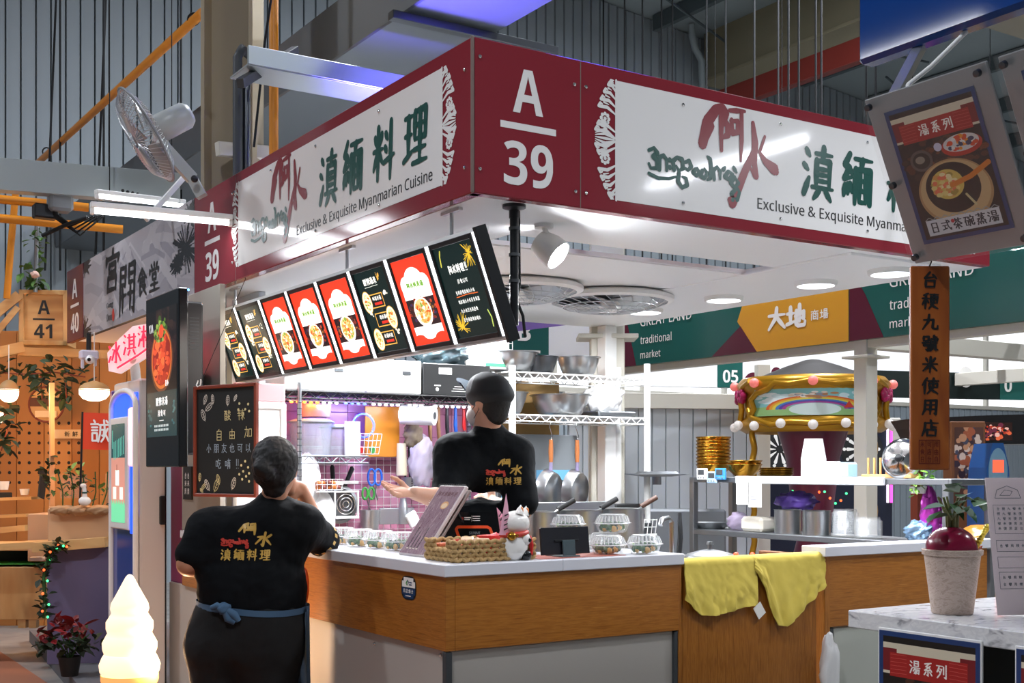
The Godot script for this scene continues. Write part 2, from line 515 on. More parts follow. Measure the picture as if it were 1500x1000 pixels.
# a noise picture through a ramp of colours; stretched noise makes grain
func grain(seed_: int, freq: float, cols: Array, wide: int, high: int, sx: float, sy: float, warp := .0) -> ImageTexture:
	var nz := FastNoiseLite.new()
	nz.seed = seed_
	nz.frequency = freq
	nz.fractal_octaves = 4
	var n2 := FastNoiseLite.new()
	n2.seed = seed_ + 7
	n2.frequency = freq * .35
	var im := Image.create(wide, high, false, Image.FORMAT_RGB8)
	for y in high:
		for x in wide:
			var w := n2.get_noise_2d(x * sx, y * sy) * warp
			# blend the borders so that the picture repeats
			var t := nz.get_noise_2d(x * sx + w, y * sy + w)
			var bx := clampf((x - wide * .8) / (wide * .2), 0,1)
			if bx > .0:
				t = lerpf(t, nz.get_noise_2d((x - wide) * sx + w, y * sy + w), bx)
			var by := clampf((y - high * .8) / (high * .2), 0,1)
			if by > .0:
				t = lerpf(t, nz.get_noise_2d(x * sx + w, (y - high) * sy + w), by)
			t = clampf(t * .9 + .5,0,.999) * (cols.size() - 1)
			var i := int(t)
			im.set_pixel(x, y, cols[i].lerp(cols[i + 1], t - i))
	return ImageTexture.create_from_image(im)

func tri_map(m: StandardMaterial3D, tx: Texture2D, per_metre: float) -> StandardMaterial3D:
	m.albedo_texture = tx
	m.uv1_triplanar = true
	m.uv1_scale = Vector3.ONE * per_metre
	m.uv1_triplanar_sharpness = 8.0
	return m

func lamp_area(at: Vector3, toward: Vector3, size: Vector2, col: String, energy: float, parent: Node3D = null) -> void:
	var l := AreaLight3D.new()
	l.name = "area_light"
	l.area_size = size
	l.light_color = Color(col)
	l.light_energy = energy
	l.shadow_enabled = true
	l.set("area_range", 40.0)
	var p: Node3D = parent if parent else self
	p.add_child(l, true)
	var up := Vector3.UP if absf(toward.normalized().y) < .95 else Vector3.FORWARD
	l.transform = Transform3D(Basis.looking_at(toward, up), at - Vector3(org.get(p, Vector3.ZERO)))

func lamp_omni(at: Vector3, col: String, energy: float, size := .05, parent: Node3D = null) -> void:
	var l := OmniLight3D.new()
	l.name = "omni_light"
	l.light_color = Color(col)
	l.light_energy = energy
	l.light_size = size
	l.omni_range = 40.0
	l.omni_attenuation = 2.0
	l.shadow_enabled = true
	var p: Node3D = parent if parent else self
	p.add_child(l, true)
	l.position = at - Vector3(org.get(p, Vector3.ZERO))

func lamp_spot(at: Vector3, toward: Vector3, angle: float, col: String, energy: float, size: float, parent: Node3D) -> void:
	var l := SpotLight3D.new()
	l.name = "spot_light"
	l.light_color = Color(col)
	l.light_energy = energy
	l.light_size = size
	l.spot_angle = angle
	l.spot_range = 40.0
	l.spot_attenuation = 2.0
	l.shadow_enabled = true
	parent.add_child(l, true)
	var up := Vector3.UP if absf(toward.normalized().y) < .95 else Vector3.FORWARD
	l.transform = Transform3D(Basis.looking_at(toward, up), at - Vector3(org.get(parent, Vector3.ZERO)))

func frame_at(origin: Vector3, x: Vector3, y: Vector3) -> Transform3D:
	x = x.normalized()
	y = y.normalized()
	return Transform3D(Basis(x, y, x.cross(y)), origin)

func circle(c: Vector3, r: float, ax: Vector3, ay: Vector3, k := 24) -> Array:
	var out := []
	for i in k:
		out.append(c + ax * r * cos(TAU * i / k) + ay * r * sin(TAU * i / k))
	return out

func _ready() -> void:
	rng.seed = 39
	view_and_light()
	materials()
	hall()
	stall_shell()
	fascia()
	counters()
	menu_boxes()
	more()

func view_and_light() -> void:
	var cam := Camera3D.new()
	cam.name = "camera"
	add_child(cam)
	cam.projection = Camera3D.PROJECTION_FRUSTUM
	cam.near = .1
	cam.far = 200.0
	cam.size = 2.0 * .1 * 500.0 / 1790.0
	cam.frustum_offset = V2(0,.1 * 188.0 / 1790.0)
	cam.position = V3(-2.227,1.48,3.918)
	cam.rotation_degrees.y = -32.719
	cam.current = true
	var sky := ProceduralSkyMaterial.new()
	sky.sky_top_color = Color("d5dde8")
	sky.sky_horizon_color = Color("eef0f4")
	sky.ground_bottom_color = Color("8a8a88")
	sky.ground_horizon_color = Color("b8b8b8")
	sky.sun_angle_max = .0
	var env := Environment.new()
	env.background_mode = Environment.BG_SKY
	env.sky = Sky.new()
	env.sky.sky_material = sky
	env.background_energy_multiplier = 2.6
	env.tonemap_mode = Environment.TONE_MAPPER_LINEAR
	env.tonemap_exposure = 1.0
	env.sdfgi_enabled = true
	env.ssao_enabled = true
	env.ssil_enabled = true
	var we := WorldEnvironment.new()
	we.name = "environment"
	we.environment = env
	add_child(we)

func tube_light(a: Vector3, b: Vector3, label: String, energy: float, group := "", watts := 1.0) -> void:
	var t := thing("tube_light", (a + b) * .5, label, "light", group)
	var up := B.new()
	up.bar(a + V3(0,.03,0), b + V3(0,.03,0), .05,.03, Vector3.UP, .004)
	part(t, "housing", up, M.white_paint)
	for e in [[a, b], [b, a]]:
		var k := B.new()
		k.bar(e[0], e[0] + (e[1] - e[0]).normalized() * .02,.032,.034, Vector3.UP, .003)
		part(t, "end_cap", k, M.white_paint)
	var g := B.new()
	g.cyl(a.lerp(b, .02), b.lerp(a, .02), .014,12)
	var gm := glow("tube_glow_%d" % taken["tube_light"], "f4f8ff", energy)
	part(t, "tube_lamp", g, gm)
	if a.y > 3.1:
		for e in [.15,.85]:
			var hp := a.lerp(b, e)
			var hg := B.new()
			hg.cyl(hp + V3(0,.04,0), V3(hp.x, roof_y(hp.x) - .01, hp.z), .004,5)
			part(t, "hanger", hg, M.wire_black)
	var l := AreaLight3D.new()
	l.name = "area_light"
	l.area_size = V2(.03, a.distance_to(b) * .95)
	l.light_color = Color("f4f8ff")
	l.light_energy = watts
	l.shadow_enabled = true
	l.set("area_range", 40.0)
	t.add_child(l)
	var y := (b - a).normalized()
	l.basis = Basis(Vector3.UP.cross(y).normalized() * -1.0, y, Vector3.UP)
	l.position = V3(0,-.018,0)

func materials() -> void:
	mt("white_paint", "e9e9e6", .45)
	mt("white_panel", "f1f1f0", .4)
	mt("soffit", "f3f4f4", .35)
	mt("sign_red", "842c35", .12)
	mt("sign_edge", "6e5a52", .5)
	mt("sign_white", "e9e7e4", .1)
	mt("ink_green", "0f4a41", .35)
	mt("ink_black", "1a1a1a", .4)
	mt("ink_red", "7f1b26", .35)
	mt("black_plastic", "15171a", .35)
	mt("black_matte", "121314", .7)
	mt("dark_grey", "3b3f42", .55)
	mt("mid_grey", "7b8084", .5)
	mt("steel", "b9bcbe", .28,1.0)
	mt("steel_dull", "8f9295", .42,1.0)
	mt("steel_dark", "5d6064", .35,1.0)
	mt("alu", "cfd2d4", .3,.9)
	mt("chrome", "dddddd", .12,1.0)
	mt("gold_metal", "b07f2c", .25,1.0)
	mt("beige_paint", "a79a80", .55)
	mt("cream_paint", "c9c5b8", .5)
	mt("duct", "6f7478", .45,.6)
	mt("roof_sheet", "8b979b", .6)
	mt("purlin", "4d585c", .6)
	mt("red_steel", "6e2218", .6)
	mt("orange_pipe", "d8861a", .4)
	mt("wire_black", "141618", .9)
	mt("concrete", "8d8a86", .8)
	mt("kick_panel", "b3aea6", .45)
	mt("counter_white", "dfe0e6", .25)
	mt("skin_light", "c98f70", .5)
	mt("pink_tile", "c7709c", .3)
	mt("yellow_cloth", "e2ca5a", .95)
	mt("green_leaf", "2e5a2a", .5)
	mt("green_bright", "6d9a3a", .5)
	mt("paper", "f2f0ea", .7)
	mt("orange_plastic", "e8501a", .35)
	mt("red_plastic", "c42323", .3)
	mt("blue_plastic", "1f5fc0", .35)
	mt("green_plastic", "3f9a3f", .4)
	mt("gold_print", "c9a24a", .4)
	mt("red_print", "c43a2c", .5)
	mt("chalk", "e8e6dc", .9)
	mt("chalk_yellow", "d8cf9a", .9)
	mt("chalk_blue", "9fb4c6", .9)
	mt("wood_light", "c79a63", .55)
	mt("board_black", "141716", .6)
	mt("frame_brown", "7a3420", .5)
	mt("shirt_black", "14181a", .85)
	mt("denim", "3d5a75", .9)
	clear("clear_plastic", "f4f8fa", .12,.08)
	clear("glass", "e8f0f2", .06,.02)
	clear("acrylic", "e6ecee", .02,.03).metallic_specular = .3
	var a := [Color("8a5014"), Color("a2631e"), Color("b07028"), Color("985a19"), Color("b87b34")]
	tri_map(mt("laminate", "ffffff", .38), grain(3,.02, a, 512,512,.3,9.0,14.0), 1.1)
	tri_map(mt("laminate_up", "ffffff", .38), grain(4,.02, a, 512,512,9.0,.3,14.0), 1.1)
	var pine := [Color("b98a52"), Color("c99b60"), Color("d3a96f"), Color("c09058")]
	tri_map(mt("pine", "ffffff", .5), grain(5,.02, pine, 256,128,.2,2.0,5.0), .9)
	tri_map(mt("pine_up", "ffffff", .5), grain(6,.02, pine, 128,256,2.0,.2,5.0), .9)
	var plaque := [Color("8a4315"), Color("a2541c"), Color("b06224"), Color("94491a")]
	tri_map(mt("plaque_wood", "ffffff", .4), grain(8,.02, plaque, 128,256,2.4,.15,4.0), 2.0)
	var marble := [Color("8f8f93"), Color("c9c9cc"), Color("dededf"), Color("e6e6e6"), Color("d8d8da"), Color("e9e9e9")]
	tri_map(mt("marble", "ffffff", .12), grain(9,.012, marble, 512,512,1.0,2.0,90.0), 1.3)
	var cem := [Color("777571"), Color("8d8a86"), Color("98958f"), Color("838079")]
	tri_map(mt("floor_cement", "ffffff", .5), grain(10,.02, cem, 256,256,1.0,1.0,20.0), .4)
	var shirt := mt("shirt", "0c0f12", .8)
	shirt.metallic_specular = .25

# ---------------------------------------------------------------- the market hall
const WALL_Z := -12.0
func roof_y(x: float) -> float:
	return 10.1 - .0987 * x

func hall() -> void:
	var b := B.new()
	b.span(V3(-12,-.2,-12.3), V3(26,0,14), .0)
	setting("floor", b, M.floor_cement)
	# back wall: backing with a band of windows left open, and the ribbed sheets in front
	b = B.new()
	b.span(V3(-12,0,-12.3), V3(26,2.75,-12.08), .0)
	b.span(V3(-12,4.7,-12.3), V3(26,11.4,-12.08), .0)
	b.span(V3(-12,2.75,-12.3), V3(7.0,4.7,-12.08), .0)
	b.span(V3(21.6,2.75,-12.3), V3(26,4.7,-12.08), .0)
	var wall := setting("wall_back", b, mt("wall_core", "5f686d", .7))
	var sheet := mt("wall_sheet", "8d979d", .55)
	var pw := .178
	var one_panel := B.new()
	one_panel.box(V3(0,.5,0), V3(pw - .016,1.0,.03), .0)
	one_panel.box(V3(-pw * .5 + .02,.5,.025), V3(.022,1.0,.025), .0)
	var pm := one_panel.mesh()
	var x := .2
	while x < 21.8:
		var spans := [[.0, roof_y(x) - .02]]
		if x > 7.0 and x < 21.5:
			spans = [[.0,2.75], [4.7, roof_y(x) - .02]]
		for s in spans:
			var o := meshpart(wall, "panel", pm, sheet, V3(x, s[0], WALL_Z - .06))
			o.scale.y = s[1] - s[0]
		x += pw
	for side in [["wall_left", V3(-12.3,0,-12.3), V3(-12,11.6,14)], ["wall_right", V3(26,0,-12.3), V3(26.3,11.6,14)], ["wall_front", V3(-12,0,14), V3(26,11.6,14.3)]]:
		b = B.new()
		b.span(side[1], side[2], .0)
		setting(side[0], b, sheet)
	# window band: frame bars and panes
	b = B.new()
	b.span(V3(7.0,2.72,-12.2), V3(21.6,2.8,-12.0), .01)
	b.span(V3(7.0,4.64,-12.2), V3(21.6,4.72,-12.0), .01)
	var win := setting("window_1", b, M.cream_paint)
	for i in 9:
		var k := B.new()
		k.box(V3(7.04 + i * 1.815,3.71,-12.1), V3(.08,1.86,.1), .01)
		part(win, "mullion", k, M.cream_paint)
		if i < 8:
			k = B.new()
			k.box(V3(7.94 + i * 1.815,3.71,-12.12), V3(1.74,1.84,.01), .0)
			part(win, "pane", k, M.glass)
	# roof: sloping sheet with purlins running to the back wall
	b = B.new()
	for s in [.0,.25]:
		b.quad(V3(-12.3, roof_y(-12.3) + s, -12.3), V3(26.3, roof_y(26.3) + s, -12.3), V3(26.3, roof_y(26.3) + s, 14.3), V3(-12.3, roof_y(-12.3) + s, 14.3), Vector3.DOWN if s == .0 else Vector3.UP)
	for zz in [-12.3,14.3]:
		b.quad(V3(-12.3, roof_y(-12.3), zz), V3(26.3, roof_y(26.3), zz), V3(26.3, roof_y(26.3) + .25, zz), V3(-12.3, roof_y(-12.3) + .25, zz), V3(0,0, signf(zz)))
	var roof := setting("ceiling", b, M.roof_sheet)
	for i in 14:
		var px: float = -3.0 + i * 1.72
		b = B.new()
		b.bar(V3(px, roof_y(px) - .14,-11.9), V3(px, roof_y(px) - .14,6.0), .1,.26, Vector3.UP, .004)
		part(roof, "purlin", b, M.purlin)
	for i in 5:
		var zz := -10.5 + i * 3.6
		b = B.new()
		for k in 8:
			var x0 := -2.0 + k * 2.8
			b.bar(V3(x0, roof_y(x0) - .3, zz), V3(x0 + 2.8, roof_y(x0 + 2.8) - .3, zz + (.9 if k % 2 else -.9)), .03,.03)
		part(roof, "brace", b, M.purlin)
	# deep beige girder and the red beam under the roof
	b = B.new()
	var g0 := V3(12.01,8.527,-11.8)
	b.bar(V3(g0.x, g0.y, -11.9), V3(g0.x, g0.y, 4.0), .35,.9, Vector3.UP, .01)
	b.bar(V3(g0.x, g0.y - .45,-11.9), V3(g0.x, g0.y - .45,4.0), .6,.05, Vector3.UP, .005)
	one("roof_girder", b, mt("girder_beige", "8a836a", .6), "deep beige steel girder running under the roof to the back wall", "girder").set_meta("kind", "structure")
	var r0 := V3(11.494,7.615,-11.000)
	b = B.new()
	b.bar(V3(r0.x, r0.y - .1,-11.9), V3(r0.x, r0.y - .1,4.0), .16,.34, Vector3.UP, .01)
	one("roof_beam", b, M.red_steel, "red painted steel beam below the beige roof girder", "beam")
	# cable loop on the red beam and the bent pipe on the wall
	b = B.new()
	b.tube(circle(V3(12.372,8.139,-10.475), .22, V3(.5,0,.0), Vector3.UP, 18), .03,8, true)
	one("cable_loop", b, M.mid_grey, "grey coil of cable looped round the red roof beam", "cable")
	b = B.new()
	b.tube([V3(11.386,8.946,-11.7), V3(11.401,8.766,-11.7), V3(11.462,8.571,-11.7), V3(11.613,8.369,-11.7), V3(11.628,7.795,-11.7)], .06,8)
	one("wall_pipe", b, M.roof_sheet, "bent grey pipe coming down the ribbed back wall", "pipe")
	# hanging rods over the stalls
	var rods := [[884,20.0], [915,18.0], [941,18.0], [969,18.0], [985,18.0], [1035,16.0], [1063,16.0], [1105,15.0], [1140,15.0], [1155,14.0], [1170,14.0], [1195,14.0], [1203,14.0], [760,16.0], [808,17.0]]
	var rod_x := [V3(8.636,7.393,-10.498), V3(8.28,7.064,-9.538), V3(8.488,7.064,-9.404), V3(8.712,7.064,-9.261), V3(8.839,7.064,-9.178), V3(7.89,6.407,-7.411), V3(8.087,6.407,-7.284), V3(7.676,6.079,-6.36), V3(7.906,6.079,-6.212), V3(7.274,5.75,-5.43), V3(7.366,5.75,-5.371), V3(7.519,5.75,-5.273), V3(7.568,5.75,-5.241), V3(7.186,5.422,-4.298), V3(7.265,5.422,-4.247), V3(.62,5.75,-9.705), V3(.755,5.75,-9.618), V3(.819,5.422,-8.389), V3(.886,5.422,-8.345), V3(1.524,5.422,-7.936)]
	for i in rod_x.size():
		var p: Vector3 = rod_x[i]
		b = B.new()
		var low := 3.1 if i < 15 else 3.6
		b.cyl(V3(p.x, low, p.z), V3(p.x + (.25 if i in [15,17] else .0), roof_y(p.x), p.z), .012,6)
		one("hanging_rod", b, M.wire_black, "thin dark rod hanging from the roof in front of the ribbed wall", "rod", "rods hanging from the roof")
	# orange pipe over the left stalls
	b = B.new()
	var o1 := V3(.704,4.829,-4.896)
	var o2 := V3(.813,5.053,-11.483)
	b.tube([o1 + (o1 - o2) * .01, o2], .035,10)
	var op := one("orange_pipe", b, M.orange_pipe, "long orange pipe sloping across the ribbed wall beside the beige column", "pipe")
	for q in [V3(.714,4.854,-5.068), V3(.808,5.073,-10.535)]:
		b = B.new()
		b.tube(circle(q, .045, V3(0,1,0), V3(.8,0,.6), 12), .008,6, true)
		part(op, "pipe_clip", b, M.wire_black)
	# beige steel column with flanges
	var c0 := V3(.629,4.174,-3.994)
	var col := thing("steel_column", V3(c0.x, 0, c0.z), "tall beige painted steel column behind the stall sign", "column")
	col.set_meta("kind", "structure")
	b = B.new()
	b.box(V3(.0,4.9,.16), V3(.3,9.8,.025), .003)
	b.box(V3(.0,4.9,-.16), V3(.3,9.8,.025), .003)
	part(col, "flange", b, M.beige_paint, true)
	b = B.new()
	b.box(V3(.02,4.9,0), V3(.015,9.8,.3), .0)
	part(col, "web", b, M.beige_paint, true)
	col.rotation.y = .95
	# bracket across the column, conduits
	b = B.new()
	b.bar(V3(.473,3.581,-3.856), V3(.844,3.619,-3.915), .06,.09, Vector3.UP, .004)
	one("column_bracket", b, M.cream_paint, "cream steel crosspiece at the beige column just above the sign", "bracket")
	for q in [[V3(.48,4.117,-3.495), "dark grey corrugated hose hanging beside the beige column", M.dark_grey, .03], [V3(.545,4.026,-3.513), "steel conduit between the beige column and the orange upright pipe", M.steel_dark, .026]]:
		b = B.new()
		var p: Vector3 = q[0]
		b.tube([V3(p.x + .12, p.y + .02, p.z - .1), V3(p.x + .04, p.y + .03, p.z - .03), V3(p.x, p.y - .04, p.z), V3(p.x, 3.0, p.z)], q[3], 10)
		one("conduit", b, q[2], q[1], "pipe")
	b = B.new()
	var yp := V3(.747,4.075,-3.561)
	b.cyl(V3(yp.x, 3.1, yp.z), V3(yp.x, 6.0, yp.z), .03,12)
	one("upright_pipe", b, M.orange_pipe, "upright orange pipe to the side of the beige column", "pipe")
	b = B.new()
	b.tube([V3(.62,4.401,-3.286), V3(.588,4.146,-3.307), V3(.531,3.488,-3.344)], .008,6)
	one("hanging_cable", b, M.wire_black, "thin black cable dangling near the orange upright pipe", "cable")
	# ducts over the stall, running away along the row
	b = B.new()
	b.span(V3(1.2,4.23,-11.9), V3(1.85,4.62,.6), .01)
	var duct := one("air_duct", b, M.duct, "large grey sheet metal air duct over the stall roof", "duct")
	for q in [[V3(1.2,4.22,-1.3), 0], [V3(1.2,4.22,-2.6), 1]]:
		b = B.new()
		b.bar(q[0] + V3(-.1,-.03,0), q[0] + V3(1.1,-.03,0), .07,.05, Vector3.UP, .003)
		part(duct, "support_rail", b, M.steel_dark)
	# galvanised channel across the top of the stall
	b = B.new()
	var ca := V3(.14,3.722,-2.406)
	var cb := V3(1.909,3.84,-2.934)
	b.bar(ca, V3(cb.x, ca.y, ca.z), .02,.1, Vector3.UP, .002)
	b.bar(ca + V3(0,-.05,-.14), V3(cb.x, ca.y - .05, ca.z - .14), .28,.012, Vector3.UP, .002)
	one("steel_channel", b, mt("galvanised", "a9b2b2", .4,.5), "long galvanised steel channel crossing above the stall sign", "beam")
	b = B.new()
	b.bar(V3(.07,3.535,-2.332), V3(.709,4.053,-3.11), .04,.05, Vector3.UP, .002)
	one("angle_brace", b, M.dark_grey, "dark angle iron lying across the galvanised channel", "brace")
	# blue stage lamp on top of the stall, shining up at the duct
	for q in [[V3(1.55,2.885,-.75), "2260ff", 70.0, "blue floodlight lying on top of the stall near the front sign"], [V3(1.25,2.56,-2.2), "6a5cff", 45.0, "violet floodlight lying on top of the stall below the steel channel"]]:
		var p: Vector3 = q[0]
		var lp := thing("floodlight", p, q[3], "light", "floodlights on the stall roof")
		b = B.new()
		b.box(p, V3(.22,.08,.22), .01)
		part(lp, "housing", b, M.black_plastic)
		b = B.new()
		b.box(p + V3(0,.045,0), V3(.18,.01,.18), .003)
		part(lp, "lamp_lens", b, glow("flood_glow_" + q[1], q[1], 3.0))
		lamp_spot(p + V3(0,.06,0), Vector3.UP, 40.0, q[1], q[2], .09, lp)
	# hall lamps
	tube_light(V3(2.45,3.2,.72), V3(2.45,3.2,2.05), "white tube light hanging over the aisle before the counter", 14.0, "tube lights over the aisles", 1.6)
	tube_light(V3(-1.42,3.2,-5.3), V3(-1.42,3.2,-3.5), "white tube light hanging over the side aisle by the stall", 14.0, "tube lights over the aisles", 1.6)
	tube_light(V3(-1.2,3.2,.1), V3(-1.2,3.2,1.0), "white tube light hanging over the side aisle by the stall corner", 12.0, "tube lights over the aisles", .6)
	tube_light(V3(7.6,3.3,-7.2), V3(9.2,3.3,-7.2), "white tube light over the far stalls behind the orange banner", 12.0, "tube lights over the far stalls", 10.0)
	tube_light(V3(5.6,3.3,-2.6), V3(5.6,3.3,-1.6), "white tube light just behind the orange part of the banner", 12.0, "tube lights over the far stalls", .8)
	for qe in [[V3(-3.5,8.0,3.0), 30.0], [V3(3.5,8.0,6.0), 30.0], [V3(10.0,8.0,3.0), 40.0], [V3(-5.0,8.3,-6.0), 40.0], [V3(3.5,9.2,-4.5), 60.0], [V3(8.0,8.7,-4.5), 80.0], [V3(12.0,8.3,-6.5), 80.0], [V3(15.5,8.0,-3.0), 60.0]]:
		var q: Vector3 = qe[0]
		var hb := thing("high_bay_lamp", q, "round high bay lamp hanging under the roof of the hall", "light", "high bay lamps")
		b = B.new()
		b.lathe([[.0,.3], [.1,.28], [.14,.1], [.34,-.08], [.36,-.1], [.32,-.08]], Transform3D(Basis.IDENTITY, q), 24)
		b.cyl(q + V3(0,.28,0), V3(q.x, roof_y(q.x) - .01, q.z), .01,6)
		part(hb, "reflector", b, M.mid_grey)
		b = B.new()
		b.lathe([[.0,-.06], [.3,-.06], [.3,-.05], [.0,-.05]], Transform3D(Basis.IDENTITY, q), 24)
		part(hb, "lamp_disc", b, glow("bay_glow_%d" % taken["high_bay_lamp"], "f2f6ff", 4.0))
		lamp_area(q + V3(0,-.12,0), Vector3.DOWN, V2(.5,.5), "f2f6ff", qe[1], hb)

# ---------------------------------------------------------------- the stall: platform, posts, ceiling
const SB := 2.49
const ST := 3.06
func stall_shell() -> void:
	var b := B.new()
	b.span(V3(.03,0,-3.05), V3(3.1,.12,-.03), .01)
	setting("floor", b, M.concrete)
	# ceiling slab with a long slot; bands of white board
	b = B.new()
	var y0 := SB
	var y1 := SB + .02
	b.span(V3(.11, y0,-.5), V3(3.05, y1,.05), .0)
	b.span(V3(.11, y0,-.72), V3(.6, y1,-.5), .0)
	b.span(V3(2.18, y0,-.72), V3(3.05, y1,-.5), .0)
	b.span(V3(.11, y0,-3.05), V3(3.05, y1,-.72), .0)
	var ceil := setting("ceiling", b, M.soffit)
	b = B.new()
	b.span(V3(.6, y0 - .006,-1.3), V3(2.6, y0,-.73), .002)
	part(ceil, "ceiling_board", b, M.soffit)
	b = B.new()
	b.span(V3(2.16, y0 - .012,-2.2), V3(2.8, y0,-.0), .002)
	part(ceil, "ceiling_board", b, M.soffit)
	# galvanised plate and frames seen through the slot
	b = B.new()
	b.span(V3(1.25,2.82,-1.1), V3(2.4,2.84,-.3), .0)
	one("roof_plate", b, M.galvanised, "galvanised plate above the slot in the stall ceiling", "plate")
	b = B.new()
	b.bar(V3(.2,2.75,-.62), V3(1.3,2.75,-.95), .05,.05)
	b.bar(V3(.9,2.62,-.4), V3(1.15,2.62,-.9), .07,.02)
	one("ceiling_framing", b, M.alu, "aluminium framing showing in the ceiling slot", "frame")
	# corner posts
	for q in [[.16,-2.98, "white square post of the stall at the far end of the menu row"], [2.98,-2.95, "white square post at the rear corner of the kitchen"]]:
		b = B.new()
		b.box(V3(q[0], SB * .5 + .06, q[1]), V3(.1, SB - .12,.1), .006)
		one("stall_post", b, M.white_paint, q[2], "post", "posts of the stall").set_meta("kind", "structure")
	# wall board at the far end of the left side, with a pale pink head
	b = B.new()
	b.span(V3(.3,1.132,-3.1), V3(.34, SB, -2.66), .003)
	one("wall_board", b, mt("cool_board", "c3cad0", .35), "pale blue grey board at the far end of the left side", "board").set_meta("kind", "structure")
	b = B.new()
	b.span(V3(.12,.121,-2.58), V3(.41,1.86,-2.54), .003)
	var wd := one("white_cabinet", b, M.white_panel, "white framed cabinet door behind the chalkboard", "panel")
	b = B.new()
	for e in [[V3(.12,1.14,-2.54), V3(.15,1.85,-2.525)], [V3(.38,1.14,-2.54), V3(.41,1.85,-2.525)], [V3(.15,1.82,-2.54), V3(.38,1.85,-2.525)], [V3(.15,1.5,-2.54), V3(.38,1.53,-2.525)]]:
		b.span(e[0], e[1], .003)
	part(wd, "door_rim", b, M.white_paint)
	b = B.new()
	b.span(V3(.12,1.861,-2.58), V3(.41,1.96,-2.54), .003)
	one("header_strip", b, mt("salmon", "d98f90", .5), "salmon pink strip above the white cabinet door", "panel")
	# recessed round lamps on the right band and one globe lamp
	for q in [[V3(2.581,2.47,-2.033), "farthest"], [V3(2.618,2.47,-1.361), "second farthest"], [V3(2.639,2.47,-.671), "second nearest"], [V3(2.67,2.47,-.199), "nearest"]]:
		var p: Vector3 = q[0]
		p.y = SB - .012
		var t := thing("ceiling_lamp", p, "round flush ceiling lamp on the white soffit, %s of the row" % q[1], "light", "ceiling lamps of the stall")
		b = B.new()
		b.lathe([[.1,.0], [.115,.0], [.11,-.022], [.098,-.024], [.098,-.01]], Transform3D(Basis.IDENTITY, p), 28)
		part(t, "rim", b, M.white_paint)
		b = B.new()
		b.lathe([[.098,-.012], [.0,-.012]], Transform3D(Basis.IDENTITY, p), 28)
		part(t, "lamp_disc", b, M.get("down_glow") if M.has("down_glow") else glow("down_glow", "f6f9ff", 6.0))
		lamp_area(p + V3(0,-.03,0), Vector3.DOWN, V2(.17,.17), "f6f9ff", 3.0, t)
	var lp := V3(.6, SB, -.24)
	var sp := thing("spot_lamp", lp, "white spotlight with a round shade under the front corner of the stall", "light")
	b = B.new()
	b.lathe([[.0,.0], [.04,.0], [.04,-.015], [.0,-.015]], Transform3D(Basis.IDENTITY, lp), 20)
	b.cyl(lp + V3(0,-.01,0), lp + V3(.02,-.05,0), .012,10)
	part(sp, "bracket", b, M.white_paint)
	b = B.new()
	b.lathe([[.02,.07], [.05,.06], [.065,.0], [.066,-.05], [.06,-.05], [.058,.0], [.03,.04]], frame_at(lp + V3(.03,-.1,0), V3(.85,0,-.53), V3(-.4,.6,-.64)), 24)
	part(sp, "lamp_shade", b, M.white_paint)
	b = B.new()
	b.ball(lp + V3(.04,-.115,.015), Vector3.ONE * .05)
	part(sp, "lamp_bulb", b, glow("spot_glow", "f6f9ff", 8.0))
	lamp_omni(lp + V3(.04,-.115,.015), "f6f9ff", .5,.045, sp)
	# lamps along the inner edge of the soffit over the kitchen and behind the menu row
	for q in [[.75,-1.7], [.75,-2.5], [1.5,-2.6]]:
		var p := V3(q[0], SB, q[1])
		var t := thing("ceiling_lamp", p, "round flush ceiling lamp over the kitchen behind the menu row", "light", "ceiling lamps over the kitchen")
		b = B.new()
		b.lathe([[.098,.0], [.115,.0], [.11,-.022], [.098,-.024], [.098,-.01]], Transform3D(Basis.IDENTITY, p), 28)
		part(t, "rim", b, M.white_paint)
		b = B.new()
		b.lathe([[.098,-.012], [.0,-.012]], Transform3D(Basis.IDENTITY, p), 28)
		part(t, "lamp_disc", b, M.down_glow)
		lamp_area(p + V3(0,-.03,0), Vector3.DOWN, V2(.17,.17), "f6f9ff", 4.6, t)
	# two caged fans set in the ceiling
	for q in [[V3(1.4, SB - .02,-1.62), .3, "caged ceiling fan nearer the menu boards"], [V3(2.05, SB - .02,-1.7), .34, "caged ceiling fan nearer the row of round lamps"]]:
		var p: Vector3 = q[0]
		var r: float = q[1]
		var t := thing("ceiling_fan", p, q[2], "fan", "caged ceiling fans")
		b = B.new()
		b.lathe([[r, .015], [r + .03,.0], [r + .03,-.02], [r - .005,-.03], [r - .02,.0]], Transform3D(Basis.IDENTITY, p), 40)
		part(t, "rim", b, M.white_paint)
		b = B.new()
		b.lathe([[.0,-.01], [r - .02,-.01]], Transform3D(Basis.IDENTITY, p), 32)
		part(t, "well", b, mt("fan_well", "8d9399", .5))
		for k in 5:
			b = B.new()
			var a := TAU * k / 5
			var d := V3(cos(a), 0, sin(a))
			b.bar(p + d * .05 + V3(0,-.03,0), p + d * (r - .05) + V3(0,-.03,0), .12,.006, V3(.3 * d.z, 1,-.3 * d.x))
			part(t, "blade", b, M.alu)
		b = B.new()
		b.lathe([[.0,-.08], [.06,-.075], [.07,-.02], [.0,-.02]], Transform3D(Basis.IDENTITY, p), 20)
		part(t, "hub", b, M.white_paint)
		b = B.new()
		for k in 28:
			var a := TAU * k / 28
			var pts := []
			for j in 5:
				var qq := j / 4.0
				var rr := lerpf(.06, r, qq)
				pts.append(p + V3(cos(a + qq * .5) * rr, -.085 + .06 * qq * qq, sin(a + qq * .5) * rr))
			b.tube(pts, .0025,4)
